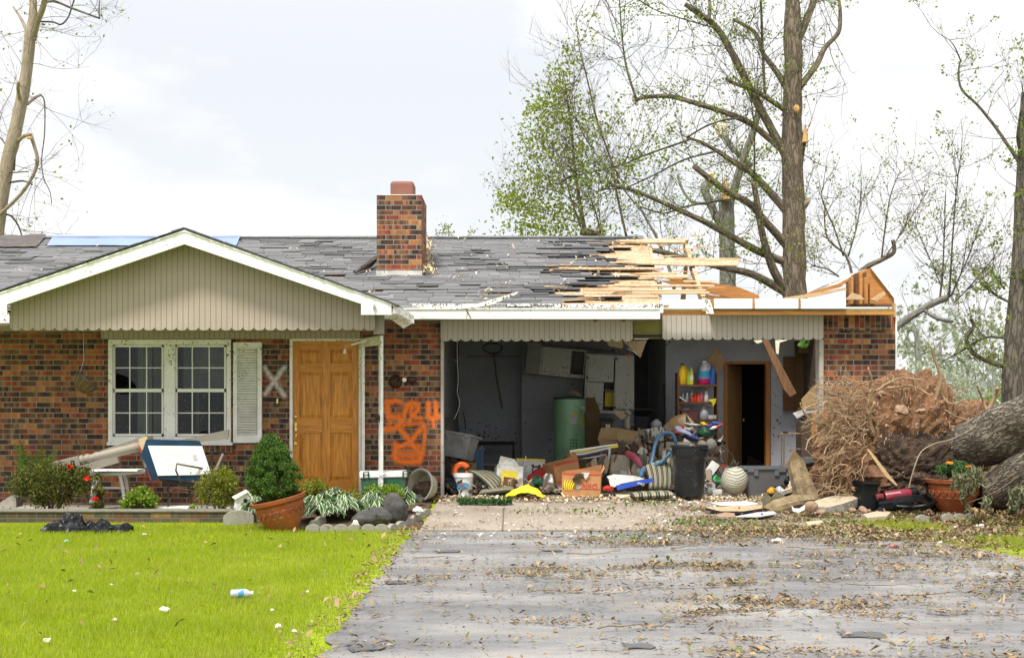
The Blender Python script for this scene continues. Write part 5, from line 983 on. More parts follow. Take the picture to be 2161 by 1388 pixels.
bx('wall_panel_board', 'reddish brown board on the dark right wall of the garage', 'board', 1668, 866, .22, .86, .03, 19.9, (0,0,0), 'lumber_dark'); bx('tall_board', 'dull olive brown board beside the reddish one on the right wall', 'board', 1692, 870, .2, .95, .03, 19.8, (0,0,0), 'cardboard_dark'); bx('upper_box', 'dark brown box high in the right corner of the garage', 'box', 1706, 745, .3, .2, .3, 19.5, (0,0,0), 'cardboard_dark')
blob(1696,724,.06,.06,.1,18.5,'leaf_spruce','pine_sprig','dark green sprig hanging at the top right of the garage','sprig',.6,seed=3)
sheetpx([(1695,845),(1712,818),(1728,806),(1728,865),(1694,863)], 17.3, 'cardboard', 'cardboard_piece', 'curled brown cardboard piece leaning inside the right jamb', 'cardboard', .04, .01)
sheetpx([(1675,872),(1696,863),(1699,853),(1702,864),(1729,864),(1729,868),(1700,872),(1690,880),(1682,884)], 17.0, 'cloth_white', 'torn_sheet', 'torn white plastic shreds in front of the curled cardboard', 'sheet', .03, .01)
bx('orange_board', 'dull orange board upright behind the right jamb roots', 'board', 1722, 925, .12, .42, .03, 18.5, (0,0,0), 'lumber_orange'); bx('dark_cabinet', 'dark brown cupboard in the right rear corner of the garage', 'cupboard', 1713, 975, .3, .62, .4, 18.9, (0,0,0), 'cloth_brown')
t = T('metal_rack', 'thin bronze tube rack standing against the grey right wall', 'rack'); [t.add('post', B().tube([P(x_,y_,19), P(x_,1008,19)], .011, 7), 'bronze_rod') for x_, y_ in ((1649,914),(1654,914))]; t.add('rail', B().tube([P(1646,915,19), P(1692,915,19)], .011, 7), 'bronze_rod'); t.add('rail', B().tube([P(1654,947,19), P(1692,947,19)], .008, 7), 'bronze_rod'); t.add('end_cap', B().bp(1653, 910, 1663, 914, 18.99, .03), 'black_matte'); t.done()
b = B(); b.pp([(1676,950),(1700,974),(1697,990),(1650,1005),(1651,992)], 17.2, .012); one('cardboard_piece', b, 'cardboard', 'pointed cardboard sheet leaning right of the dark tote', 'cardboard')
sheetpx([(1690,978),(1696,968),(1728,963),(1728,974),(1696,978)], 16.9, 'clear_plastic', 'plastic_tray', 'pale clear plastic tray near the foot of the right jamb', 'tray', .008, .1); blob(1722,947,.035,.02,.04,16.9,'print_pink','drink_can','red and white can beside the right jamb','can',.1, smooth=True)
sheetpx([(1700,1012),(1728,1000),(1728,1004),(1704,1018)], 16.6, 'clear_plastic', 'thin_tray', 'thin pale strip below the clear plastic tray', 'strip', .005, .05)
# ---- shelf unit with bottles
Y = 19.3; t = T('shelf_unit', 'brown wooden shelf unit loaded with bottles and cans', 'shelf'); 
for x_ in (1430, 1513): t.add('side_post', B().bp(x_, 786, x_+3, 1000, Y, .3), 'lumber_dark')
for y_ in (811, 848, 885, 925): t.add('shelf', B().bp(1433, y_, 1513, y_+4, Y+.005, .29), 'lumber_dark')
t.done()
def jug(px, py, w_, h_, mat, lab, cap='blue_plastic', liquid=None, name='jug', Y=19.35, handle=True, lbl=None):
    M_ = TM(P(px, py, Y+.06)); u0 = u_(Y); w2, hh = w_*u0/2*1.2, h_*u0*1.05; t = T(name, lab, 'bottle', 'bottles and cans on the garage shelf')
    body = B(M_).lathe([(w2*.9,0),(w2,hh*.05),(w2,hh*.55),(w2*.8,hh*.75),(w2*.35,hh*.9),(w2*.33,hh*.93)], 16); t.add('body', body, mat, smooth=50)
    t.add('cap', B(M_).lathe([(w2*.42,hh*.93),(w2*.42,hh)], 12), cap)
    if handle: t.add('handle', B(M_).tube([(w2*.25,-.0,hh*.88),(w2*.75,0,hh*.86),(w2*.95,0,hh*.7),(w2*.9,0,hh*.55)], w2*.16, 7, smooth=3), mat)
    if liquid: t.add('liquid', B(M_).lathe([(w2*.93,0),(w2*1.02,hh*.04),(w2*1.02,hh*.25)], 16), liquid, smooth=50)
    if lbl: t.add('wrapper', B(M_).lathe([(w2*1.02,hh*.27),(w2*1.02,hh*.58)], 16, caps=False), lbl, smooth=True)
    return t.done()
jug(1440,811,16,42,'yellow_plastic','yellow plastic antifreeze jug on the top shelf','black_plastic'); jug(1452.5,811,6,30,'lime_plastic','slim lime green bottle on the top shelf','lime_plastic',name='bottle',handle=False); jug(1459,811,8,34,'print_yellow','yellow capped spray can with a white label on the top shelf','print_yellow',name='spray_can',handle=False,lbl='paper')
jug(1486,811,21,47,'clear_plastic','clear jug of pink fluid with a blue label on the top shelf','white_plain','magenta_fluid',lbl='print_cyan'); jug(1503.5,811,14,39,'blue_plastic','blue plastic oil bottle at the right end of the top shelf','blue_plastic',name='bottle',handle=False)
for i, (x_, w_, h_, mt, cp, lb) in enumerate([(1435,6,14,'cloth_brown','black_matte','dark small bottle at the left end of the middle shelf'),(1441,5,18,'metal_grey','metal_grey','tall grey can near the left of the middle shelf'),(1450,7,22,'metal_grey','black_matte','tall silver can left of the red cans'),(1460,9,24,'box_white','white_dirty','dirty white can behind the red cans'),(1461,5,14,'print_red','print_pink','small red can in front of the white can'),(1467,6,19,'red_plastic','print_red','dark red can in the middle of the shelf'),(1474,5,20,'orange_plastic','red_plastic','tall orange red bottle on the middle shelf'),(1480,8,20,'print_pink','box_white','wide dusty pink can on the middle shelf'),(1490.5,8,25,'box_white','black_matte','white spray can with black cap on the middle shelf')]):
    jug(x_, 848, w_, h_, mt, lb, cp, None, 'spray_can', 19.35+(.08 if i == 3 else 0), False)
b = B(TM(P(1441,843,19.33), (0,125,0))); b.lathe([(.022,-.07),(.022,.06),(.012,.07)], 12); one('spray_can', b, 'metal_grey', 'silver spray can toppled across the left of the middle shelf', 'bottle', 'bottles and cans on the garage shelf', smooth=40)
sheetpx([(1495,842),(1512,839),(1511,848),(1506,858),(1502,848),(1496,846)], 19.28, 'yellow_cloth', 'yellow_rag', 'yellow rag dangling from the right end of the middle shelf', 'rag', .012)
t = T('plastic_basin', 'dusty pink plastic basin on the lower shelf', 'basin'); t.add('tub', B(TM(P(1456.5,885,19.4))).box((0,.1,.07), (.28,.18,.14), taper=.88), 'pink_plastic', bevel=.01); t.add('rim', B(TM(P(1456.5,885,19.4))).box((0,.1,.14), (.32,.21,.016)), 'pink_plastic', bevel=.004); t.done()
blob(1448,864,.06,.05,.05,19.5,'clear_plastic','plastic_bowl','clear dome shaped bowl in the pink basin','bowl',.02,smooth=True); jug(1485.5,885,16,26,'clear_plastic','squat frosted jar right of the pink basin','clear_plastic',name='jar',handle=False); bx('small_box', 'cream plastic box at the right end of the lower shelf', 'box', 1504, 884, .13, .06, .1, 19.35, (0,0,0), 'box_white')
b = B(TM(P(1497,790,19.75), (4,0,0))); u0 = u_(19.75); b.prism([(x_*u0,0,z_*u0) for x_, z_ in ((-24,-20),(-20,10),(-6,30),(6,44),(12,55),(20,50),(34,30),(22,6),(14,-14))], (0,.02,0)).jit(.012,4,2); one('cardboard_piece', b, 'cardboard', 'large torn cardboard piece leaning behind the top shelf', 'cardboard')
# ---- debris pile in the middle
def crate(px, py, w_, h_, d_, Y, rot, mat, name, label, lab2=None, amp=.01):
    b = B(TM(P(px, py, Y), rot)); b.box((0,d_/2,h_/2), (w_,d_,h_)); b.jit(amp, 4, px); return one(name, b, mat, label, 'box', bevel=.003)
G_ = 'torn cardboard in the garage pile'
for a in [([(1268,905),(1300,903),(1330,908),(1350,910),(1320,928),(1310,948),(1302,932),(1270,940),(1262,925)], 18.4, 'cardboard', 'dark crumpled cardboard below the toy house'),
          ([(1303,912),(1350,914),(1345,925),(1330,932),(1308,948),(1302,930)], 18.0, 'cardboard', 'folded brown cardboard flap right of the toy house'),
          ([(1335,925),(1350,918),(1367,940),(1363,960),(1345,940)], 17.9, 'cardboard', 'long ribbed cardboard flap leaning behind the white boxes'),
          ([(1293,866),(1330,866),(1325,878),(1312,884),(1298,876)], 19.4, 'cardboard_lite', 'brown paper torn below the taller cabinet'),
          ([(1400,898),(1420,880),(1448,868),(1440,885),(1410,902)], 18.9, 'cardboard', 'torn cardboard strip left of the brown envelope'),
          ([(1428,886),(1447,872),(1466,892),(1448,894),(1432,893)], 18.6, 'cardboard_lite', 'light brown envelope on top of the pile'),
          ([(1418,884),(1440,878),(1452,903),(1430,908),(1408,906),(1400,898)], 18.75, 'cardboard', 'crushed brown cardboard below the shelf unit'),
          ([(1449,900),(1476,905),(1466,915),(1456,908)], 18.3, 'cardboard_lite', 'small triangular cardboard piece above the blue clothes'),
          ([(1356,962),(1368,962),(1370,968),(1360,972)], 17.2, 'cardboard_lite', 'small tan cardboard scrap near the blue hose'),]:
    sheetpx(a[0], a[1], a[2], 'torn_cardboard', a[3], 'cardboard', .03, .012, G_)
t = T('toy_house', 'small dark toy house with a lit looking pale window', 'toy house'); t.add('wall', B().bp(1268, 887, 1294, 908, 18.9, .15), 'cloth_brown'); t.add('roof', B().pp([(1263,887),(1272,881),(1289,881),(1299,887)], 18.85, .2), 'black_matte'); t.add('window', B().bp(1278.5, 895, 1282.5, 905, 18.89, .008).bp(1284, 895, 1287.5, 905, 18.89, .008), 'box_white'); t.done(); t.e['label'] = 'small dark toy house with a pale window'
t = T('animal_figurine', 'pale long armed figurine sitting under the cabinet', 'figurine'); b = B(); b.tube([P(1325,905,18.9), P(1322,890,18.9), P(1326,876,18.9), P(1324,868,18.9)], [.05,.045,.03,.035], 9, smooth=3); b.tube([P(1320,868,18.88), P(1331,874,18.85)], [.04,.02], 8); t.add('body', b, 'pillow', smooth=True); t.add('lower_body', B().sphere(P(1330,897,18.95), (.07,.07,.06)).sphere(P(1322,910,18.9), (.08,.07,.05)), 'metal_dark', smooth=True); t.done()
t = T('office_chair', 'black high backed chair dark against the alcove', 'chair'); t.add('backrest', B().pp([(1338,879),(1350,877),(1356,879),(1370,878),(1366,918),(1342,918)], 19.6, .06), 'black_matte', bevel=.02); t.add('seat', B().bp(1340, 925, 1370, 931, 19.4, .4), 'black_matte'); t.add('stem', B().bp(1352, 931, 1356, 1000, 19.6, .04), 'black_matte'); t.done()
jug(1385,905,20,20,'clear_plastic','squat translucent jug in the alcove beside the black chair','clear_plastic',name='jug',Y=19.4,handle=False)
t = T('white_carton', 'grubby white carton tilted on top of the pile', 'box'); M_ = TM(P(1388,932,18.3), (0,-9,12)); t.add('carton', B(M_).box((0,.12,.1), (.27,.24,.19)), 'box_white', bevel=.004); t.add('print', B(M_).box((.03,-.002,.09), (.08,.003,.05)), 'print_grey'); t.done()
crate(1335,955,.14,.12,.15,17.6,(0,4,-8),'cloth_brown','dark_red_box','dark red box with pale end in the middle of the pile'); crate(1352,958,.12,.1,.02,17.5,(0,32,0),'paper','white_flap','white torn box flap beside the dark red box')
cushion_ = B(TM(P(1306,1003,16.9), (-18,4,-4))); cushion_.box((0,.04,.15), (.27,.09,.3)); cushion_.jit(.015,5,1); one('seat_pillow', cushion_, 'pillow', 'grey tan square pillow leaning in the middle of the pile', 'pillow', bevel=.03)
cushion_ = B(TM(P(1340,1006,16.75), (-20,22,6))); cushion_.box((0,.03,.11), (.15,.07,.2)); cushion_.jit(.015,5,2); one('seat_pillow', cushion_, 'pillow', 'smaller grey pillow tilted right of the square one', 'pillow', bevel=.02)
cushion_ = B(); cushion_.tube([P(1322,955,17), P(1335,962,16.9), P(1345,972,16.8), P(1354,986,16.7)], [.035,.05,.045,.02], 9, smooth=3); one('cloth_roll', cushion_, 'print_pink', 'faded red and cream cloth draped behind the pillows', 'cloth', smooth=True)
blob(1312,958,.09,.07,.05,17.2,'cloth_brown','brown_cloth','dark brown cloth lump above the square pillow','cloth',.4,seed=1); blob(1375,935,.13,.1,.12,18.6,'cloth_grey','grey_cloth','grey cloth bundle behind the blue hose','cloth',.5,seed=2); blob(1362,985,.08,.07,.12,17.1,'clear_plastic','plastic_wrap','crumpled clear plastic beside the blue hose','plastic',.5,seed=6)
crate(1310,1000,.3,.3,.4,18.0,(0,0,10),'cardboard_dark','brown_box','dark brown box at the core of the pile'); crate(1375,1010,.35,.42,.4,18.3,(0,3,-10),'cardboard_dark','brown_box','dark brown carton under the white carton'); crate(1440,1000,.5,.55,.5,18.6,(0,0,0),'cloth_brown','brown_box','dark box under the clothes in front of the shelf unit'); crate(1240,1008,.4,.3,.4,18.2,(0,0,20),'cardboard_dark','brown_box','dark box between the water heater and the banana box'); crate(1330,1035,.5,.22,.4,17.2,(0,0,5),'cardboard_dark','brown_box','low crushed dark carton behind the pillows'); crate(1352,1000,.3,.38,.3,18.5,(0,6,12),'cardboard','brown_box','tall brown carton under the ribbed cardboard flap'); crate(1290,975,.32,.3,.3,18.6,(0,-5,-12),'cardboard','brown_box','brown carton below the toy house'); crate(1500,1000,.35,.4,.4,18.8,(0,0,5),'cloth_brown','brown_box','dark box at the foot of the shelf unit')
# clothes
for a in [(1440,912,.14,.1,.045,17.8,'cloth_lav','pair_of_jeans','lavender blue folded jeans on top of the shop vacuum',(0,22,0)),(1452,918,.16,.1,.05,17.9,'cloth_blue','blue_jacket','dark blue jacket under the lavender jeans',(0,24,0)),(1440,903,.08,.06,.03,18.0,'cloth_red','red_shirt','red shirt behind the lavender jeans',(0,10,0)),(1452,904,.06,.05,.025,17.9,'cloth_white','white_sock','white cloth on the folded red shirt',(0,0,0)),(1462,896,.13,.08,.03,18.3,'cloth_white','crumpled_cloth','row of crumpled white cloths below the shelf unit',(0,6,0)),(1490,913,.13,.1,.08,18.1,'green_plastic','garbage_bag','dark green bag beside the clothes pile',(0,0,0)),(1482,940,.075,.06,.08,17.4,'cloth_grey','stuffed_toy','left grey brown stuffed toy behind the trash can',(0,0,0)),(1501,938,.08,.07,.09,17.3,'cloth_grey','stuffed_toy','right brown stuffed toy behind the trash can',(0,20,0)),(1520,934,.09,.07,.04,18.0,'black_matte','bicycle_seat','black saddle shaped seat beside the inner door',(0,0,0)),(1508,955,.08,.07,.06,17.2,'cloth_brown','brown_shoe','dark brown shoe shape above the white package',(0,30,0)),(1522,965,.05,.05,.1,17.3,'cloth_grey','grey_rag','grey rag hanging beside the inner door',(0,-20,0)),(1498,985,.12,.1,.15,17.6,'cloth_brown','dark_bundle','dark bundle behind the white package',(0,0,0)),(1487,895,.07,.05,.025,18.2,'yellow_plastic','yellow_sponge','yellow crumpled pack on the clothes pile',(0,8,0))]:
    b = B(TM(P(a[0],a[1],a[5]), a[9])); b.sphere((0,0,0), a[2:5], 26, 15); b.jit(.035 if 'toy' not in a[7] else .015, 9, a[0]); one(a[7], b, a[6], a[8], a[7].split('_')[-1], smooth=True)
for i, (x_, y_, mt, lb, ro) in enumerate([(1499,898,'purple','small purple bottle lying on the clothes pile',(0,80,20)),(1507,902,'white_plain','white spray bottle lying at the right of the clothes pile',(0,75,-10)),(1516,899,'print_red','small red and white bottle at the right end of the clothes pile',(0,60,0)),(1512,893,'blue_plastic','tiny dark blue bottle above the red one',(0,95,0))]):
    b = B(TM(P(x_,y_,18.0), ro)); b.lathe([(.024,-.06),(.026,.02),(.012,.05),(.012,.07)], 12); one('small_bottle', b, mt, lb, 'bottle', smooth=40)
# red flat box and paper at right of pile
blob(1428,912,.06,.05,.02,17.6,'print_red','red_tray','flat red tray on top of the shop vacuum','tray',.05)
# ---- shop vacuum with hose
Yv = 17.1; M_ = TM(P(1430,1030,Yv)); t = T('shop_vacuum', 'cream shop vacuum with a thick blue hose', 'vacuum'); t.add('tank', B(M_).lathe([(.22,0),(.235,.1),(.235,.42),(.22,.44)], 28), 'vac_cream', smooth=40); t.add('lid', B(M_).lathe([(.25,.44),(.26,.47),(.255,.56),(.24,.6),(.18,.63)], 28), 'vac_cream', smooth=40)
t.add('collar', B(M_).lathe([(.262,.5),(.262,.515)], 28), 'cabinet_inside'); t.add('handle', B().tube([P(1403,945,16.82), P(1403,918,16.8), P(1425,918,16.8), P(1425,945,16.82)], .016, 7), 'black_matte'); t.add('label_plate', B().bp(1398, 950, 1405, 975, 16.84, .01), 'paper')
hp = [(1352,1008,16.3),(1356,990,16.3),(1372,982,16.3),(1378,962,16.35),(1382,940,16.4),(1390,920,16.5),(1404,913,16.6),(1418,915,16.6),(1425,928,16.6),(1426,942,16.65)]
t.add('hose', B().tube([P(*p) for p in hp], .024, 10, smooth=6), 'hose_blue', smooth=True); t.add('hose', B().tube([P(1354,1003,16.28), P(1358,994,16.28), P(1380,982,16.2), P(1400,972,16.15), P(1416,952,16.1), P(1424,940,16.4)], .024, 10, smooth=6), 'hose_blue', smooth=True); t.add('nozzle', B().tube([P(1350,990,16.3), P(1358,1008,16.3)], [.03,.02], 8), 'hose_blue'); t.done()
# ---- black trash can
Yc = 15.75; M_ = TM(P(1455,1046,Yc)); rr = .222; 
prof = [(rr*.8,0),(rr*.82,.02),(rr*.93,.46),(rr*.97,.49),(rr*1.0,.5),(rr*.98,.55),(rr*1.02,.57),(rr*1.0,.6),(rr*1.06,.61),(rr*1.07,.635),(rr*1.0,.64),(rr*.95,.63),(rr*.8,.1)]
t = T('trash_can', 'large black ribbed plastic trash can on the garage sill', 'trash can'); t.add('barrel', B(M_).lathe(prof, 96, wob=lambda a, z: 1-(.035*max(0, math.sin(a*17))**.6 if .03 < z < .45 else 0)), 'can_black', smooth=50)
for s_ in (-1, 1): t.add('handle', B(M_).tube([(s_*rr*1.0,-.06,.56),(s_*rr*1.22,-.05,.57),(s_*rr*1.22,.05,.57),(s_*rr*1.0,.06,.56)], .012, 7), 'can_black')
t.done()
cushion('striped_cushion', 'upright striped cushion leaning between the blue hose and trash can', lambda u, v: P(1368+48*u-6*v*(1-u)+2*math.sin(v*4), 1030-(68-20*(1-u))*v, 16.1+.12*v), .06)
cushion('striped_cushion', 'flat striped cushion lying in front of the upright one', lambda u, v: Vector((wx(1330,15.8)+.52*u, 15.5+.42*v-.08*u, .05+.03*u)), .08)
# flattened carton + papers
t = T('light_carton', 'white paper over a flattened blue carton', 'carton'); b = B(); b.pp([(1300,1024),(1378,1008),(1379,1016),(1303,1034)], 15.95, .02); t.add('carton', b, 'print_blue'); b = B(TM(P(1352,1020.5,15.92), (90,192,0), (-1,1,1) if 0 else (1,1,1))); b.text('Clear', .045, I4); t.add('lettering', b, 'white_plain'); t.done()
sheetpx([(1284,1008),(1300,1003),(1340,1006),(1360,1010),(1310,1020),(1296,1026),(1288,1022)], 16.1, 'paper', 'paper_sheets', 'white paper sheets lying on the blue carton', 'paper', .015, .3)
blob(1283,1030,.07,.05,.04,15.8,'red_plastic','toy','red and yellow plastic toy beside the banana box','toy',.3,seed=3); 
for a in [([(1296,1040),(1330,1036),(1345,1042),(1310,1050)],'cream board splinter on the sill below the blue carton'),([(1340,1046),(1375,1044),(1380,1050),(1345,1052)],'flat pale splinter in front of the flat cushion'),([(1368,1048),(1425,1046),(1428,1051),(1370,1053)],'long pale board chip on the sill near the trash can')]: 
    pts = [GP(x_, y_+6) for x_, y_ in a[0]]; b = B(); b.prism([p+Vector((0,0,.02)) for p in pts], (0,0,.012)).jit(.012,9,1); one('board_chip', b, 'splinters', a[1], 'wood chip', 'board chips on the garage sill')
# ---- right of the can
M_ = TM(P(1503,990,16.4), (0,35,0)); t = T('paper_package', 'white paper ream package with a blue corner and round logo', 'package'); t.add('pack', B(M_).box((0,.06,.0), (.11,.1,.2)), 'paper', bevel=.006); t.add('blue_band', B(M_).box((.0,.058,-.075), (.112,.104,.05)), 'print_cyan'); t.add('logo', B(M_).lathe([(.018,0),(.018,.004)], 16, TM((0,.004,-.03),(90,0,0))), 'print_cyan'); t.done()
blob(1505,1016,.1,.08,.1,16.5,'print_green','garden_bag','bright green and white bag of soil beside the trash can','bag',.35,seed=2,smooth=True); bx('grey_pack', 'grey white pack leaning on the green bag', 'pack', 1497, 1040, .14, .17, .06, 16.3, (0,6,0), 'print_grey')
for i, (x_, y_, w_) in enumerate([(1502,1037,.11),(1514,1041,.12)]): bx('foam_block', ['white foam block leaning on the green bag','lower greenish foam block beside the urn'][i], 'foam block', x_, y_+2, w_, .06, .08, 16.0-.05*i, (0,8-14*i,0), 'box_white')
blob(1528,988,.09,.07,.06,17,'red_plastic','red_bowl','red round object behind the urn','bowl',.05,smooth=True); wire([(1530,1000),(1541,984),(1549,968)], 16.7, .008, 'green_plastic', 'green_rod', 'thin green rod leaning toward the inner door', 'rod', 1)
n = 700; 
def cloud(n, c, r): return np.array([[c[0]+r[0]*random.gauss(0,.5), c[1]+r[1]*random.gauss(0,.5), c[2]+r[2]*random.gauss(0,.5)] for i in range(n)])
Mu = TM(P(1550,1014,16.05), (0,-125,52)); t = T('ceramic_urn', 'cream urn with wavy relief lying on its side beside the dark tote', 'urn')
t.add('body', B(Mu).lathe([(.075,-.17),(.11,-.15),(.155,-.08),(.172,0),(.165,.06),(.13,.13),(.075,.17),(.06,.18)], 40, wob=lambda a, z: 1+.012*math.sin(z*150+2*math.sin(a*4))), 'urn_wavy', smooth=True); t.add('base_ring', B(Mu).lathe([(.078,-.185),(.08,-.165),(.05,-.168),(.045,-.185)], 24), 'pink_plastic', smooth=40); t.e['label'] = 'cream urn with wavy relief lying on its side beside the dark tote'; t.done()
# wire rack in the doorway
t = T('wire_rack', 'dark wire rack tipped inside the dark doorway', 'rack'); b = B()
for i in range(12): b.tube([P(1580+3.5*i,962+2.*i,20.4), P(1576+3.5*i,985+1.2*i,20.3)], .004, 4)
for i in range(4): b.tube([P(1580-1.5*i,962+7*i,20.4), P(1622-1.5*i,985+6*i,20.4)], .005, 4)
t.add('grid', b, 'metal_dark'); t.done()
# ---- rubble in front of the right jamb
blob(1650,1035,.22,.12,.08,15.9,'black_plastic','garbage_bag','crumpled black garbage bag sprawled before the dark tote','bag',.45,seed=7,rot=(0,-22,0)); blob(1675,1015,.12,.1,.09,16.1,'black_plastic','garbage_bag','smaller black plastic bag behind the upright log','bag',.5,seed=9)
for x_, y_, r_2, lb in ((1628,1035,.055,'orange gold crumpled pack left of the upright log'),(1668,1033,.05,'second gold crumpled pack touching the upright log')): blob(x_,y_,r_2,.05,.04,15.6,'gold_food','snack_pack',lb,'pack',.4,seed=x_)
blob(1645,1033,.045,.05,.045,15.6,'clear_plastic','plastic_wrap','crumpled clear wrap between the two gold packs','plastic',.5); blob(1675,1022,.07,.05,.05,15.7,'cloth_white','white_cloth','white cloth behind the upright log','cloth',.4); blob(1705,1012,.05,.05,.03,15.9,'cloth_white','white_cloth','white cloth scrap right of the upright log','cloth',.4); bx('purple_box', 'small purple box beside the right jamb', 'box', 1711, 1020, .06, .05, .05, 15.9, (0,0,10), 'purple')
def logb(pts, rad, name, label, mat='log_bark', rough=.3, end='wood_fresh'):
    b = B(); b.tube(pts, rad, 14, smooth=5, wob=rough); b.jit(.02, 5, 3); return one(name, b, mat, label, 'log')
logb([P(1709,1082,14.9), P(1696,1030,14.9), P(1686,1000,14.95), P(1680,972,15.0)], [.2,.125,.105,.085], 'upright_log', 'upright broken log stump with mottled bark before the right jamb')
logb([P(1622,1084,14.6), P(1640,1072,14.65), P(1680,1064,14.7), P(1710,1060,14.8)], [.085,.1,.1,.09], 'fallen_log', 'short pale barked log lying at the foot of the upright log')
b = B(); b.grid(lambda u, v: P(1612+10*u+50*v*u, 1046+28*v-8*u+14*math.sin(v*3)*(1-u), 14.9-.1*v)+Vector((0,.25*math.sin(u*3.1),0)), 14, 10).jit(.03,5,8); t = T('canvas_piece', 'stiff olive canvas folded beside the fallen log', 'canvas'); b2 = B(); b2.pp([(1611,1040),(1620,1038),(1630,1052),(1640,1036),(1668,1052),(1650,1056),(1632,1062),(1625,1076),(1610,1074)], 14.85, .03).jit(.03,5,4); t.add('sheet', b2, 'canvas'); t.done()
for p0, p1, lb in (((1650,1045),(1690,1030),'white slatted siding strip left of the upright log'),((1712,1030),(1752,1014),'white slatted siding strip right of the upright log')):
    a, c_ = P(*p0, 15.3), P(*p1, 15.6); d = (c_-a).normalized(); nn = Vector((0,0,1)); b = B(); [b.prism([a+nn*.02*k, c_+nn*.02*k, c_+nn*(.02*k+.012), a+nn*(.02*k+.012)], (0,.03+.01*k,0)) for k in range(3)]; one('siding_strip', b, 'white_trim', lb, 'siding strip')
def slab(pts, Ys, th, name, label, mats, cat='concrete slab'):
    top = [P(x_, y_, yy) for (x_, y_), yy in zip(pts, Ys)]; b = B(); n = len(top); o = len(b.v)
    b.add(top, [tuple(range(n))]); b.cur = 1; low = [p-Vector((0,0,th*rnd(.75,1.25))) for p in top]; b.add(top+low, [(i, (i+1)%n, n+(i+1)%n, n+i) for i in range(n)]+[tuple(range(2*n-1, n-1, -1))]); 
    return one(name, b, mats, label, cat)
slab([(1705,1061),(1740,1050),(1775,1040),(1808,1034),(1815,1044),(1813,1050),(1780,1062),(1745,1070),(1722,1068)], [14.5,14.7,14.9,15.1,14.9,14.7,14.5,14.4,14.4], .1, 'concrete_slab', 'large tilted slab of broken concrete left of the black vacuum', ['conc_chunk','conc_rough'])
slab([(1488,1070),(1560,1066),(1606,1066),(1609,1072),(1570,1078),(1520,1078)], [14.6,14.8,14.8,14.5,14.3,14.3], .03, 'tan_board', 'flat tan board lying on the apron left of the fallen log', ['osb','black_matte'], 'board')
slab([(1500,1060),(1560,1058),(1572,1056),(1600,1062),(1570,1066),(1520,1065)], [15.1,15.2,15.2,15,14.9,14.9], .006, 'white_sheet', 'white plastic sheet lying behind the tan board', ['white_plain','white_plain'], 'sheet')
slab([(1545,1090),(1600,1080),(1632,1078),(1640,1083),(1600,1090)], [14.0,14.3,14.3,14.1,14.0], .01, 'grey_board', 'thin grey board in front of the tan board', ['print_grey','conc_rough'], 'board')
sheetpx([(1670,1066),(1676,1072),(1688,1072),(1702,1063),(1698,1075),(1685,1080),(1674,1078)], 14.2, 'white_plain', 'curved_white_shard', 'curved white shard standing below the fallen log', 'shard', .01, .02)
slab([(1822,1084),(1850,1078),(1880,1080),(1872,1088),(1830,1092)], [14,14.2,14.2,13.9,13.8], .05, 'pale_rock', 'flat pale rock in front of the black vacuum', ['conc_chunk','conc_chunk'], 'rock'); slab([(1700,1100),(1735,1097),(1737,1103),(1705,1107)], [13.5,13.6,13.5,13.4], .02, 'cream_board', 'cream board piece in the leaves below the concrete slab', ['cardboard_lite','cardboard_lite'], 'board')
slab([(1510,1085),(1530,1080),(1550,1082),(1552,1090),(1515,1090)], [14.1,14.2,14.2,14,14], .03, 'broken_block', 'broken pinkish concrete block in front of the tan board', ['rock_pink','conc_rough'], 'block')
random.seed(21)
for i in range(26):
    x_ = rnd(1700,1860); y_ = 1076+rnd(-6,10); r_3 = rnd(.025,.06); p = GP(x_, y_+4); b = B(); b.sphere((p.x,p.y,p.z+r_3*.6), (r_3, r_3, r_3*.7), 10, 7).jit(r_3*.6, 14, i)
    one('rubble_stone', b, 'rock_pink', 'small pinkish stone in the rubble below the concrete slab', 'stone', 'stones below the concrete slab')
blob(1712,1068,.075,.07,.06,14.2,'rock_pink','round_stone','rounded tan stone between the white shard and the concrete slab','stone',.25)
# ---- upright vacuum cleaner
t = T('upright_vacuum', 'black and maroon upright vacuum cleaner lying on its back', 'vacuum cleaner')
M_ = TM(P(1833,1077,14.6), (0,3,10)); b = B(M_); b.box((0,.12,.16), (.19,.28,.31)); b.box((0,.1,.315), (.22,.32,.05)); t.add('floor_head', b, 'black_plastic', bevel=.02)
Mv = TM(P(1868,1058,14.55), (0,82,0)); t.add('body', B(Mv).box((.05,.06,.12), (.13,.18,.42)), 'black_plastic', bevel=.03)
t.add('dust_cup', B(Mv).lathe([(.065,0),(.07,.02),(.07,.17),(.073,.18),(.07,.19),(.068,.30),(.05,.34)], 24, TM((-.045,.06,.02))), 'maroon', smooth=40); t.add('cup_cap', B(Mv).lathe([(.071,.3),(.066,.36),(.035,.39)], 20, TM((-.045,.06,.02))), 'black_plastic', smooth=40); t.add('latch', B(Mv).box((-.07,.03,-.05), (.05,.08,.09)), 'maroon', bevel=.01)
t.add('hose', B().tube([P(1890,1068,14.5), P(1920,1070,14.45), P(1955,1066,14.4), P(1972,1058,14.5), P(1960,1046,14.6), P(1930,1047,14.7)], .026, 9, smooth=6), 'black_plastic', smooth=True); b = B(); [b.tube([P(1885,1052+3*i,14.38), P(1900,1046+3*i,14.36), P(1930,1045+3*i,14.4), P(1950,1047+2*i,14.5)], .006, 5, smooth=3) for i in range(5)]; t.add('cord', b, 'black_matte')
t.add('handle', B().tube([P(1940,1044,14.6), P(1975,1040,14.6)], [.022,.018], 8), 'black_plastic'); t.add('wheel', B().lathe([(.035,-.012),(.035,.012)], 16, TM(P(1858,1076,14.35), (90,0,0))), 'black_matte', smooth=40); t.done()

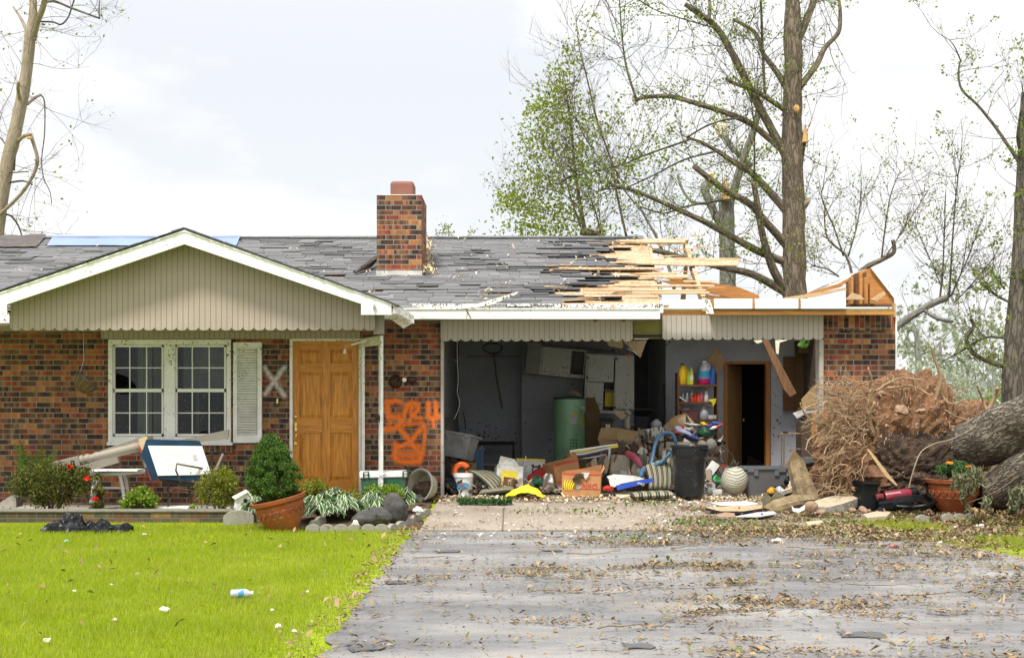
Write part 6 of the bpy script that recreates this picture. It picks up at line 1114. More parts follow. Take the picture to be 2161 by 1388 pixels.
# loose scraps through the pile
n = 380; xs_ = rng.uniform(1230, 1560, n); yb_ = np.interp(xs_, [1230,1300,1400,1460,1520,1560], [985,940,900,905,935,985]); ys_ = yb_+(1040-yb_)*rng.random(n)**.8; Yd = 18.6-2.3*(ys_-890)/150+rng.normal(0,.12,n)
A = np.array([list(P(a_, b_, c_)) for a_, b_, c_ in zip(xs_, ys_, Yd)]); A = A[A[:,2] > .02]
MT('scraps', (.4,.35,.3), .8, .2, 9, .1, island=[(.30,.2,.1),(.55,.52,.46),(.08,.06,.05),(.4,.28,.15),(.10,.10,.11),(.22,.15,.08),(.04,.035,.03),(.30,.19,.09),(.06,.05,.04)])
flakes('loose_scraps', A[:,0], A[:,1], A[:,2], rng.uniform(.04,.13,len(A)), 'scraps', 'loose scraps of cardboard, paper and cloth through the garage pile', 'scraps', 1.0, asp=.8)
n = 420; xs_ = rng.uniform(940, 1240, n); Yd = rng.uniform(16.1, 17.6, n); A = np.stack([(xs_-CX)*Yd/F, Yd, .02+.12*rng.random(n)**2], 1); flakes('floor_scraps', A[:,0], A[:,1], A[:,2], rng.uniform(.04,.12,n), 'scraps', 'loose scraps on the garage floor left of the banana boxes', 'scraps', .6, asp=.8)
# ---------------------------------------------------------------- foliage helpers
def leaves_np(name, pts, size, mat, parent=None, label=None, cat=None, asp=.6, droop=0, kind='part', up=0.):
    n = len(pts); pts = np.asarray(pts, float); sz = rng.uniform(size*.6, size*1.4, n)[:,None]
    a = rng.normal(size=(n, 3)); a[:,2] += up-droop; a /= np.linalg.norm(a, axis=1)[:,None]; r = rng.normal(size=(n, 3)); v = np.cross(a, r); v /= np.linalg.norm(v, axis=1)[:,None]; nn = np.cross(a, v)
    V = np.zeros((n, 4, 3)); V[:,0] = pts-a*sz*.5; V[:,2] = pts+a*sz*.5; V[:,1] = pts-v*sz*asp*.5+nn*sz*.1; V[:,3] = pts+v*sz*asp*.5+nn*sz*.1
    o = np.arange(n)*4; F_ = np.concatenate([np.stack([o, o+1, o+2], 1), np.stack([o, o+2, o+3], 1)])
    return npmesh(name, V.reshape(-1, 3), F_, mat, label, cat, 'stuff' if kind == 'stuff' else None, parent)
def tadd(t, name, pts, size, mat, parent=None, **k):
    o = leaves_np(name, pts, size, mat, parent=parent or t.e, **k); t.p.append(o); return o
def clumps(c, r, n, m_, spread=.28, shell=.55, cone=0, seed=0):      # leaf positions in uneven clumps through a volume
    out = []; rr = np.random.default_rng(seed+5)
    for i in range(m_):
        d = rr.normal(size=3); d /= np.linalg.norm(d); k = shell+(1-shell)*rr.random(); q = np.array([d[0]*r[0], d[1]*r[1], d[2]*r[2]])*k
        if cone: f = 1-.75*max(0, (q[2]/r[2]+1)/2)**1.2; q[0] *= f; q[1] *= f
        s = spread*min(r)*rr.uniform(.6, 1.3); e = rr.normal(size=(int(n/m_*rr.uniform(.6,1.4)), 3))*s*np.array([1,1,.8]); out.append(np.array(c)+q+e)
    return np.concatenate(out)
def shrub(px, py, w_, h_, Y, n, size, mat, name, label, cat='shrub', m_=26, depth=None, zb=None, stems=7, grp=None, up=.3):
    u0 = u_(Y); rx, rz = w_*u0/2, h_*u0/2; ry = depth or rx*.7; c = P(px, py, Y); t = T(name, label, cat, grp); zb = gz(Y) if zb is None else zb
    pts = clumps(c, (rx*.85, ry*.85, rz*.85), n, m_, seed=int(px)); pts = pts[pts[:,2] > zb+.01]; tadd(t, 'foliage', pts, size, mat, up=up)
    b = B(); 
    for i in range(stems): a = rnd(0, 6.28); b.tube([(c.x+rnd(-.05,.05), c.y+rnd(-.05,.05), zb), (c.x+rx*.35*math.cos(a), c.y+ry*.35*math.sin(a), c.z-rz*.3), (c.x+rx*.75*math.cos(a), c.y+ry*.75*math.sin(a), c.z+rnd(-.3,.8)*rz)], [.012,.008,.003], 5, smooth=3)
    t.add('stem', b, 'stick'); return t
# ---- planter wall
PY = 13.94; t = T('planter_wall', 'low two course brick planter wall along the lawn', 'planter wall')
t.add('brick_course', B().bw(-8, wx(522,PY), PY, PY+.22, -.25, -.0055), 'brick_planter'); t.add('cap', B().bw(-8, wx(524,PY)+.01, PY-.015, PY+.24, -.005, .013), 'cap_stone', bevel=.004); t.done()
b = B(); b.bw(-8, wx(525,PY), 14.16, 14.36, -.2, -.06); struct('planter_soil', b, 'mulch')
shrub(112,1022,205,100,14.5,12000,.026,'leaf_yew','yew_shrub','wide dark olive yew shrub at the left end of the planter', m_=90, depth=.25, zb=-.06, up=.5).done()
shrub(292,1052,88,52,14.35,2200,.035,'leaf_bright','azalea_shrub','small bright green shrub below the metal chair', zb=-.06, depth=.18, up=.6).done()
shrub(463,1030,122,92,14.35,5200,.026,'leaf_azalea','azalea_shrub','yellow green shrub left of the potted spruce', m_=40, zb=-.06, depth=.2, up=.6).done()
shrub(660,1040,75,62,14.6,2600,.03,'leaf_azalea','azalea_shrub','yellow green shrub between potted spruce and front door', up=.5, depth=.25).done()
shrub(742,1055,58,50,14.3,1800,.03,'leaf_azalea','azalea_shrub','small shrub rising from the variegated hostas', up=.5, depth=.2).done()
shrub(815,1043,108,50,14.4,3300,.028,'leaf_bright','azalea_shrub','low green shrub in front of the green cooler', up=.5, depth=.22).done()
# tall feathery fern fronds behind the yew
def frond(b, p0, dirv, L, droop=.5, n=15, wd=.09):
    p = Vector(p0); d = Vector(dirv).normalized(); side = d.cross(Vector((0,0,1))).normalized(); st = L/n; prev = p.copy()
    for i in range(n):
        t_ = i/n; q = p+d*st; b.tube([p, q], [.004*(1-t_)+.001]*2, 4, caps=False); l = wd*math.sin(math.pi*(.12+.86*t_))
        for s_ in (-1, 1):
            e = q+side*s_*l+d*l*.45; wv = d*st*.42; b.add([q-wv*.6, e, q+wv], [(0,1,2)])
        p = q; d = (d+Vector((0,0,-droop/n*(1+t_)))).normalized()
random.seed(5)
t = T('fern', 'feathery green fern rising behind the yew at far left', 'fern'); b = B(); c = P(70,1040,14.8)
for x_, y_ in ((50,955),(20,975),(5,1010),(0,1040),(85,958),(120,965),(105,985),(30,940) ,(60,985),(135,975),(15,1060),(40,950),(70,948),(95,972),(10,990),(52,935),(110,950),(-5,1020)):
    e = P(x_, y_, 14.7+rnd(-.2,.2)); frond(b, c+Vector((rnd(-.1,.1), rnd(-.1,.1), 0)), (e-c)+Vector((0,0,.1)), (e-c).length*1.05, .35, 18, .12)
t.add('frond', b, 'leaf_fern'); t.done()
t = T('flowering_plant', 'dark leafed plant with red blooms beside the white table', 'plant'); c = P(165,1030,14.6)
pts = np.concatenate([clumps(P(162,995,14.6), (.16,.1,.14), 300, 8, seed=3), clumps(P(205,1035,14.5), (.08,.08,.22), 260, 8, seed=4)]); tadd(t, 'foliage', pts, .07, 'leaf_yew', asp=.3, droop=.5)
b = B(); b.tube([P(152,990,14.55), P(150,975,14.55), P(153,972,14.55), P(156,976,14.55)], .009, 6, smooth=3); t.add('hook', b, 'black_matte')
for x_, y_ in ((149,985),(184,1009),(202,1052)):
    pts = clumps(P(x_, y_, 14.35), (.028,.02,.024), 60, 6, seed=x_); tadd(t, 'flower', pts, .03, 'flower_red', asp=.9)
t.add('stem', B().tube([(c.x,c.y,.05), P(160,1010,14.6), P(152,985,14.55)], .006, 5).tube([P(200,1070,14.5), P(204,1040,14.45)], .005, 5), 'stick'); t.done()
# hostas with white edged leaves
def hosta(px, py, R_, n, label, seed):
    random.seed(seed); p = GP(px, py); t = T('hosta_plant', label, 'plant', 'variegated hosta clumps in the front bed'); g_ = B(); wh = B()
    for i in range(n):
        a = rnd(0, 6.28); r = R_*rnd(.15, 1)**.7; hh = .30-.16*(r/R_)+rnd(-.03,.03); L_ = rnd(.09,.15); wd = L_*.30; d = Vector((math.cos(a), math.sin(a), 0)); side = Vector((-d.y, d.x, 0)); c = Vector((p.x, p.y, p.z))+d*r+Vector((0,0,hh)); tip = rnd(.3,.9)
        P_ = [c-d*L_*.35+Vector((0,0,-.02)), c+Vector((0,0,.02)), c+d*L_*.45+Vector((0,0,-.02*tip)), c+d*L_*.85+Vector((0,0,-.09*tip))]; Wd = [.25,1,.8,.03]
        tw = rnd(-.6,.6); side = (side+Vector((0,0,tw))).normalized()
        for B_, ws, off in ((wh, 1.0, 0), (g_, .62, .003)):
            vs = []; 
            for q, w0 in zip(P_, Wd): vs += [q-side*wd*w0*ws+Vector((0,0,off+.012*w0)), q+Vector((0,0,off)), q+side*wd*w0*ws+Vector((0,0,off+.012*w0))]
            B_.add(vs, [(j*3+k, j*3+k+1, j*3+k+4, j*3+k+3) for j in range(3) for k in range(2)])
    st_ = B()
    for i in range(8): a = rnd(0,6.28); st_.tube([p, p+Vector((math.cos(a)*R_*.3, math.sin(a)*R_*.3, .16))], .005, 4)
    t.add('leaf_margin', wh, 'leaf_hosta_white'); t.add('leaf_center', g_, 'leaf_hosta'); t.add('stem', st_, 'leaf_hosta'); return t.done()
hosta(676,1100,.25,190,'white edged hosta clump right of the potted spruce',1); hosta(716,1096,.23,160,'white edged hosta clump in the middle of the flower bed',2); hosta(700,1085,.2,130,'white edged hosta clump at the back of the flower bed',5)
hosta(788,1092,.16,110,'white edged hosta clump behind the grey rocks',3); hosta(535,1100,.13,50,'small hosta peeking left of the terracotta pot',4); hosta(858,1082,.1,30,'small hosta right of the upright rock',7)
# ---- terracotta pots
def pot(M_, name, label, s=1.):
    t = T(name, label, 'flower pot'); pr = [(.14,0),(.15,.015),(.145,.03),(.20,.1),(.255,.2),(.272,.30),(.275,.33),(.265,.34),(.27,.345),(.305,.36),(.315,.40),(.305,.405),(.28,.40),(.26,.36),(.05,.34)]
    t.add('bowl', B(M_).lathe([(r*s, z*s) for r, z in pr], 48, caps=True), 'terracotta', smooth=45)
    b = B(M_)
    for i in range(20):
        a = 2*math.pi*i/20; R0 = .268*s; q = []
        for k in range(15): th = k/14*4.2*math.pi; rr = (.034-.0022*k)*s; z = .245*s+rr*math.sin(th)*1.15; aa = a+rr*math.cos(th)/R0; rad = (.2555+.017*(z/s-.2)/.1+.006)*s; q.append((rad*math.cos(aa), rad*math.sin(aa), z))
        b.tube(q, .006*s, 5, smooth=1)
    b.lathe([(.268*s,.292*s),(.277*s,.298*s),(.274*s,.306*s)], 40, caps=False); b.lathe([(.245*s,.183*s),(.257*s,.19*s),(.256*s,.198*s)], 40, caps=False); t.add('relief_band', b, 'terracotta', smooth=True)
    return t
p = GP(600, 1121); M_ = TM((p.x, p.y+.1, p.z-.02), (3,-13,0)); t = pot(M_, 'terracotta_pot', 'tilted terracotta pot with scroll relief holding a dwarf spruce on the lawn', .93)
t.add('potting_soil', B(M_).lathe([(.26*.93,.35),(.1,.36)], 24), 'soil_dark'); t.done()
t = T('dwarf_spruce', 'dense dark green dwarf conifer with a brown tip in the tilted pot', 'conifer'); c = P(583,985,13.2); pts = []
rr = np.random.default_rng(9)
for i in range(520):
    v = rr.random(); ang = rr.uniform(0, 6.28); prof = (1-v**2.2)**.75*(.62+.38*min(1, v*5)); k = rr.uniform(.5, 1.08); R0 = .28*prof*k
    q = np.array([c.x+.0+.02*v*-3+R0*math.cos(ang), c.y+R0*math.sin(ang), P(0,1052,13.2).z+v*.66]); pts.append(q+rr.normal(size=(95,3))*np.array([.018,.018,.016]))
pts = np.concatenate(pts); tadd(t, 'foliage', pts, .027, 'leaf_spruce', asp=.28, up=.3); tadd(t, 'brown_tip', clumps(P(570,908,13.2), (.05,.04,.04), 260, 9, seed=2), .022, 'leaf_brown', asp=.3, up=1.)
t.add('trunk', B().tube([P(590,1055,13.2), P(585,985,13.2), P(575,930,13.2)], [.025,.015,.006], 7), 'stick'); t.done()
blob(588,1052,.13,.1,.03,13.05,'leaf_azalea','moss_clump','small light green sprout at the foot of the dwarf spruce','plant',.3) if 0 else None
p = GP(2020, 1086); M_ = TM((p.x, p.y+.12, p.z), (0,0,14)); t = pot(M_, 'terracotta_pot', 'upright terracotta pot with orange flowers in front of the fallen trunk', 1.02); t.add('potting_soil', B(M_).lathe([(.26,.38),(.1,.39)], 24), 'soil_dark'); t.done()
t = T('gazania_plant', 'green leaved plant with two orange daisies in the right pot', 'plant'); pts = clumps(P(2015,990,14.4), (.2,.15,.07), 900, 20, seed=7); tadd(t, 'foliage', pts, .11, 'leaf_pot', asp=.12, up=.8)
for x_, y_ in ((2004,977),(2045,985)):
    q = P(x_, y_, 14.25); b = B(TM(q, (20,0,0))); [b.add([(0,0,0),(.036*math.cos(a-.2),.036*math.sin(a-.2),.006),(.045*math.cos(a),.045*math.sin(a),.008),(.036*math.cos(a+.2),.036*math.sin(a+.2),.006)], [(0,1,2,3)]) for a in [2*math.pi*i/13 for i in range(13)]]; b.sphere((0,0,.004), (.012,.012,.006), 8, 5); t.add('flower', b, 'flower_orange')
t.add('stem', B().tube([P(2012,1000,14.3), P(2004,978,14.27)], .004, 4).tube([P(2040,1000,14.3), P(2045,986,14.27)], .004, 4), 'leaf_pot'); t.done()
def wilted(pts_px, Y, drops, label, nm='wilted_branch', r=.006):
    t = T(nm, label, 'branch'); t.add('stem', B().tube([P(x, y, Y) for x, y in pts_px], [r, r*.5], 6, smooth=4), 'stick'); L_ = []; b = B()
    for x0, y0, h_, w_ in drops:
        for i in range(int(h_*w_*.07)+8): L_.append(list(P(x0+rnd(-w_,w_)/2, y0+rnd(0,1)*h_, Y-.03+rnd(-.06,.06))))
        b.tube([P(x0,y0,Y), P(x0+rnd(-3,3),y0+h_*.6,Y-.02)], .003, 4)
    t.add('twig', b, 'stick'); tadd(t, 'leaf', L_, .085, 'leaf_wilt', asp=.3, droop=1.6); return t.done()
wilted([(2161,1008),(2130,1003),(2075,1010),(2050,1008)], 14.0, [(2025,998,35,35),(2045,998,45,30),(2058,985,25,30),(2035,1030,30,18),(2064,995,30,20)], 'wilted leafy twig draped over the rim of the right pot')
wilted([(2161,995),(2120,1025),(2085,1045),(2040,1061)], 13.9, [(2083,1048,30,24),(2042,1065,14,8),(2062,1082,25,18)], 'thin branch with wilted leaves crossing below the right pot')
wilted([(2165,1010),(2150,1025),(2140,1035)], 13.8, [(2140,1030,45,22),(2152,1024,40,20)], 'drooping wilted leaves at the right edge beside the log')
# ---- edging blocks: each block is a thing
def edge_block(x, y, rz, w_=.2, label=''):
    b = B(); pts = [(-w_/2,0,0),(w_/2,0,0)]; k = 8
    for i in range(k+1): t_ = i/k; pts.append((w_/2-w_*t_, 0, .055+.035*math.sin(math.pi*t_)**.6))
    b.prism([(a, -.025, c_) for a, _, c_ in pts], (0,.05,0)); o = mk('edging_block', b, 'edging', bevel=.004); o.location = (x, y, gz(y)-.012); o.rotation_euler = (0,0,rz); return o
a0 = GP(648,1120); line = [(x_, 1121) for x_ in (660,690,719,748,777,805)]; names = ['first','second','third','fourth','fifth','sixth']; first = None
for i, (x_, y_) in enumerate(line):
    p = GP(x_, y_); o = edge_block(p.x, p.y, rnd(-.06,.06), .145+.0) if first is None else first.copy()
    if first is None: first = o
    else: COL.objects.link(o); o.location = (p.x, p.y, gz(p.y)-.012); o.rotation_euler = (0,0,rnd(-.08,.08))
    tag(o, 'scalloped edging block, %s from the left along the front of the bed' % names[i], 'edging block', 'scalloped edging blocks')
for i, (x_, y_) in enumerate([(828,1117),(846,1111),(862,1104),(876,1097),(888,1090),(899,1084)]):
    p = GP(x_, y_+3); o = first.copy(); COL.objects.link(o); o.location = (p.x, p.y, gz(p.y)-.012); o.rotation_euler = (0,0,R(58+rnd(-5,5))); tag(o, 'scalloped edging block, %s from the front along the driveway side of the bed' % names[i], 'edging block', 'scalloped edging blocks')
for i, (x_, y_, rz_2, lb) in enumerate([(664,1112,60,'scalloped edging block behind the front row nearest the pot'),(676,1104,55,'scalloped edging block at the back left of the bed'),(2000,1098,0,'left of three scalloped edging blocks before the right pot'),(2025,1098,0,'middle of three scalloped edging blocks before the right pot'),(2050,1097,5,'right of three scalloped edging blocks before the right pot'),(1946,1101,-3,'lone scalloped edging block left of the right pot')]):
    p = GP(x_, y_+2); o = first.copy(); COL.objects.link(o); o.location = (p.x, p.y, gz(p.y)-.0); o.rotation_euler = (0,0,R(rz_2)); tag(o, lb, 'edging block', 'scalloped edging blocks')
p = GP(508,1103); o = edge_block(p.x, p.y-.1, .1, .33); o.scale = (1,1,1.9); tag(o, 'larger scalloped grey edging stone under the birdhouse', 'edging block')
def rock(px, py, Y, r3, rot, name, label, mat='lava_rock'):
    b = B(TM(P(px, py, Y), rot)); b.sphere((0,0,0), r3, 44, 30); r = max(r3); b.jit(r*.18, .9/r, px); b.jit(r*.03, 9/r, px+1); return one(name, b, mat, label, 'rock', smooth=True)
rock(784,1092,13.45,(.235,.16,.10),(0,-4,0),'lava_rock','dark grey long rock lying in the flower bed'); rock(835,1073,13.65,(.125,.12,.17),(0,-22,0),'lava_rock','dark grey upright rock leaning on the long rock')
blob(750,1104,.035,.03,.03,13.3,'paper','crumpled_wrapper','crumpled white wrapper in front of the long rock','wrapper',.5); blob(882,1075,.05,.04,.03,13.9,'cloth_white','crumpled_paper','crumpled black and white paper right of the upright rock','paper',.5); blob(884,1053,.06,.05,.05,15.2,'lava_rock','dark_clod','dark clod of soil in the tilted round basin','soil',.4)
t = T('birdhouse', 'small cream birdhouse with rust stains on the planter corner', 'birdhouse'); Mb = TM(P(512,1080,13.85), (0,14,20), 1.3); b = B(Mb); b.prism([(-.06,0,0),(.06,0,0),(.075,0,.1),(0,0,.165),(-.075,0,.1)], (0,.12,0)); t.add('body', b, 'white_muddy', bevel=.004); t.add('entry_hole', B(Mb).lathe([(.018,0),(.018,.004)], 16, TM((0,0,.1), (90,0,0))), 'black_void')
b = B(Mb); b.prism([(.09,-.02,.09),(.1,-.02,.1),(0,-.02,.185),(0,-.02,.17)], (0,.16,0)); b.prism([(-.09,-.02,.09),(-.1,-.02,.1),(0,-.02,.186),(0,-.02,.171)], (0,.16,0)); t.add('roof', b, 'white_muddy'); t.add('foot', B(Mb).tube([(.0,.05,0),(.01,.04,-.09)], .012, 6), 'metal_grey'); t.done()
# ---- porch furniture
cy_ = 15.3; t = T('cooler', 'green cooler with a white lid beside the storm door', 'cooler'); Mc = TM(P(810,1052,cy_), (0,-1,6)); t.add('chest', B(Mc).box((0,.17,.13), (.55,.33,.27), taper=.95), 'green_plastic', bevel=.012); t.add('lid', B(Mc).box((0,.17,.295), (.58,.36,.075)), 'white_plain', bevel=.012)
for s_ in (-1, 1): t.add('handle', B(Mc).tube([(s_*.24,.0,.24),(s_*.24,-.03,.33),(s_*.24+.06,-.03,.335),(s_*.24+.06,.0,.25)], .01, 6), 'green_plastic')
t.done(); wire([(795,998),(805,1002),(812,998),(822,1003)], 15.2, .008, 'white_plain', 'white_cable', 'white cable curled on the cooler lid', 'cable')
t = T('round_basin', 'large dark round pot with a cream rim lying on its side', 'pot'); Mb = TM(P(886,1024,15.55), (80,0,-38)); b = B(Mb); b.lathe([(.10,-.22),(.16,-.15),(.2,-.02),(.2,0),(.185,0),(.15,-.12),(.02,-.19)], 32); t.add('bowl', b, 'basin_cream', smooth=40); t.add('rim', B(Mb).lathe([(.2,-.012),(.218,-.008),(.218,.014),(.19,.012),(.187,0)], 40, caps=False), 'cabinet_inside', smooth=True); t.add('soil', B(Mb).sphere((-.03,-.06,-.1), (.14,.12,.09), 16, 10).jit(.05, 6, 1), 'soil_dark'); t.done()
# square end and turned section of the fallen porch post
def post(pts, lab, turned=True):
    t = T('porch_post', lab, 'porch post'); a, c_ = Vector(pts[0]), Vector(pts[1]); d = c_-a; L_ = d.length; q = d.to_track_quat('Z', 'Y').to_matrix().to_4x4(); M_ = Matrix.Translation(a) @ q
    if turned:
        t.add('square_end', B(M_).box((0,0,L_*.14), (.12,.12,L_*.28)), 'post_tan', bevel=.006)
        z0 = L_*.28; pr = [(.05,z0),(.062,z0+.02),(.062,z0+.04),(.045,z0+.055),(.06,z0+.08),(.062,z0+.1),(.05,z0+.12),(.042,z0+.15),(.055,z0+.18),(.058,z0+.2),(.052,z0+.24),(.056,z0+.45),(.058,L_*.85),(.062,L_*.88),(.05,L_*.9),(.058,L_)]
        t.add('turned_shaft', B(M_).lathe(pr, 24), 'post_tan', smooth=50)
    else: t.add('beam', B(M_).box((0,0,L_/2), (.09,.09,L_)), 'post_tan', bevel=.006)
    return t.done()
post([P(112,985,14.75), P(312,938,14.95)], 'fallen turned porch post leaning from the fern toward the window')
post([P(165,992,15.1), P(250,968,15.2)], 'short tan beam under the turned porch post', False); post([P(215,958,15.3), P(312,924,15.4)], 'flat tan beam rising behind the turned porch post to the window', False)
b = B(); b.pp([(380,928),(482,906),(482,920),(478,926),(400,936)], 15.3, .05); one('fallen_trim_board', b, 'post_tan', 'tan trim board resting on the window sill behind the blue carton', 'board')
# hanging basket
t = T('hanging_basket', 'tilted brown wire hanging basket under the porch', 'hanging basket'); Mb = TM(P(184,803,15.3), (-12,38,0), 1.15); b = B(Mb); b.lathe([(.02,-.14),(.07,-.125),(.11,-.08),(.135,-.01),(.137,0),(.02,-.01)], 22); b.jit(.006, 14); t.add('coir_liner', b, 'cardboard_dark', smooth=True); t.add('rim', B(Mb).lathe([(.137,-.012),(.147,-.01),(.147,.014),(.135,.014)], 28, caps=False), 'metal_dark')
b = B(Mb); [b.tube([(.14*math.cos(a),.14*math.sin(a),0),(.115*math.cos(a),.115*math.sin(a),-.08),(.03*math.cos(a),.03*math.sin(a),-.145)], .003, 4) for a in [2*math.pi*i/12 for i in range(12)]]; t.add('wire_frame', b, 'bronze_rod'); t.add('hanger', B().tube([P(176,700,15.3), P(177,760,15.3), P(168,788,15.3)], .003, 5), 'metal_grey'); t.done()
# white round patio table
t = T('patio_table', 'small white round patio table behind the yew', 'table'); Yt = 14.85; zt = zz_(997,Yt); cx_ = wx(232,Yt); r_ = 57*u_(Yt)
t.add('tabletop', B(TM((cx_,Yt+.3,zt), (0,-1.5,0))).lathe([(r_*.97,-.035),(r_,-.03),(r_,.0),(r_*.9,.012)], 30), 'white_dirty', smooth=40); t.add('board', B().bp(188, 991, 290, 994, 14.7, .3), 'white_plain')
for x0, x1, yy in ((203,189,14.9),(252,266,14.9),(210,196,15.3),(262,276,15.3)): t.add('leg', B().tube([P(x0,999,yy), P(x0+(x1-x0)*.35,1020,yy), P(x1,1074,yy)], [.022,.02,.018], 8, smooth=3), 'white_dirty')
t.add('stretcher', B().tube([P(197,1029,14.92), P(264,1029,14.92)], .014, 6), 'white_dirty'); t.done()
# metal patio chair
t = T('patio_chair', 'brown metal patio chair carrying the big blue carton', 'chair')
def rod(*p, r=.011): return B().tube([P(*q) for q in p], r, 7)
t.add('leg', rod((357,1014,14.7),(355,1070,14.7)), 'metal_dark'); t.add('leg', rod((395,1018,15.1),(402,1045,15.1),(405,1062,15.1)), 'metal_dark'); t.add('leg', rod((312,1018,15.2),(310,1035,15.2)), 'metal_dark')
t.add('arm', rod((382,1018,14.45),(371,992,14.4),(373,978,14.4),(400,983,14.42),(457,993,14.6)), 'metal_dark'); t.add('back_post', rod((471,957,14.95),(452,998,14.9),(445,1015,14.9), r=.016), 'post_tan'); t.add('seat_frame', rod((357,1014,14.7),(384,1018,14.72),(420,1025,14.9),(440,1030,15)), 'metal_dark'); t.add('brace', rod((359,1035,14.7),(368,1028,14.75),(400,1033,14.9),(420,1040,15), r=.006), 'metal_grey')
b = B(); b.pp([(330,1008),(420,1020),(420,1030),(345,1018)], 14.9, .3); t.add('seat', b, 'metal_dark'); t.done()
t = T('patio_chair', 'second patio chair back half hidden behind the blue carton', 'chair'); b = B(); [b.tube([P(440,955+7*i,15.5), P(470,954+7*i,15.5)], .006, 5) for i in range(3)]; b.tube([P(438,953,15.5), P(470,953,15.5), P(466,1000,15.5)], .01, 6); t.add('backrest', b, 'metal_dark'); t.add('leg', rod((448,955,15.5),(448,1060,15.5)), 'metal_dark'); t.done()
# big blue carton
t = T('blue_carton', 'dark blue carton with a large white printed panel on the patio chair', 'box'); Yb = 14.5
fr_ = [(309,927),(421,930),(427,940),(448,1000),(445,1006),(400,1015),(336,1010),(322,1015),(299,958)]; b = B(); b.prism([P(x_, y_, Yb+.02) for x_, y_ in fr_], (-.09,.2,0)); t.add('carton', b, 'print_navy' if 'print_navy' in MATS else 'print_blue')
b = B(); b.pp([(312,940),(426,941),(446,1001),(333,1003)], Yb, .015); t.add('white_panel', b, 'white_plain'); b = B(); b.pp([(293,925),(310,920),(312,931),(300,950),(292,935)], Yb+.05, .25); t.add('cream_flap', b, 'cardboard_lite'); b = B(); b.pp([(291,938),(297,936),(302,948),(321,1010),(318,1014),(296,950)], Yb+.08, .2); t.add('red_edge', b, 'print_red')
b = B(); ux = (P(426,941,Yb-.004)-P(312,940,Yb-.004)); vx = (P(333,1003,Yb-.004)-P(312,940,Yb-.004)); o0 = P(312,940,Yb-.004)
for c in range(15):
    if c == 11: continue
    u0 = .16+.045*c; v0 = .08; L_ = (.34 if c < 11 else .25)*rnd(.8,1.1)
    for (va, vb) in ((v0, v0+L_), (.55, .55+rnd(.1,.25))): b.prism([o0+ux*u0+vx*va, o0+ux*(u0+.008)+vx*va, o0+ux*(u0+.008)+vx*vb, o0+ux*u0+vx*vb], (0,-.001,0))
t.add('print_lines', b, 'print_grey'); Mt = TM(o0+ux*.80+vx*.38+Vector((0,-.004,0)), (90,68,0)); t.add('lettering', B(Mt).text('50', .07, I4), 'print_grey'); t.done()
# black tarp on the lawn
b = B(); p0 = GP(180,1122); 
def tarp(u, v): 
    x = -.42+.9*u; k = math.sin(math.pi*min(1, max(0, u)))**.5*math.sin(math.pi*min(1,max(0,v)))**.5
    h_ = .05+.13*(.55+.45*math.cos(u*5.2)) + .03*math.sin(u*17+v*5)+.02*math.sin(u*41+v*9)+.05*abs(noise.noise((u*9,v*3,1)))
    return (p0.x+x, p0.y-.14+.3*v+.05*math.sin(u*6), p0.z+.02+max(0.0,h_)*k)
b.grid(tarp, 110, 26).jit(.03, 6, 3).jit(.012, 17, 5); o = one('garbage_bag', b, 'black_plastic', 'crumpled black plastic bag spread on the lawn before the planter', 'bag')
b = B(); b.pp([(0,1060),(22,1046),(34,1050),(34,1070),(0,1078)], 14.5, .2); one('grey_board', b, 'slab', 'grey slab of board at the left edge beside the yew', 'board')
sheetpx([(318,1069),(350,1070),(382,1068),(398,1070),(392,1078),(375,1074),(340,1076)], 14.45, 'white_dirty', 'torn_white_strip', 'crumpled white strip on the porch slab below the patio chair', 'strip', .01, .1)
blob(406,1068,.032,.02,.03,14.2,'leaf_bright','green_leaf','bright round green leaf on the planter edge','leaf',.2)
# pine sprig on apron and small weeds
t = T('pine_sprig', 'green pine sprig lying on the concrete apron', 'sprig'); pts = []; c = GP(1022,1066)
for i in range(9): 
    q = Vector((c.x-.28+.07*i, c.y+rnd(-.05,.05), c.z+.03)); pts += [[q.x+rnd(-.05,.05), q.y+rnd(-.05,.05), q.z+rnd(0,.05)] for k in range(60)]
tadd(t, 'needles', pts, .1, 'leaf_pine', asp=.07, up=.1); t.add('stem', B().tube([(c.x-.3,c.y,c.z+.02),(c.x,c.y+.02,c.z+.03),(c.x+.3,c.y-.03,c.z+.02)], .006, 5), 'stick'); t.done()
for i, (x_, y_, n_) in enumerate([(1370,1066,140),(1440,1108,200),(1535,1110,200),(1780,1106,160),(1320,1138,90),(1250,1085,90),(1160,1086,70),(1900,1100,60)]):
    p = GP(x_, y_); pts = [[p.x+random.gauss(0,.2), p.y+random.gauss(0,.16), p.z+.02+rnd(0,.04)] for k in range(n_)]; o = leaves_np('torn_leaves', pts[:len(pts)*2//3], .04, 'litter_green', kind='stuff'); d = base_of([o]); shift(o, d); o.location = d; tag(o, ['small green sprig near the trash can on the apron','torn green leaves at the seam right of centre','green leaf pile left of the cream board','green weeds below the flat pale rock','tiny green sprig on the asphalt near the seam','scattered green leaves at the middle of the apron','few green leaves on the left of the apron','green weeds in front of the black vacuum'][i], 'leaves')
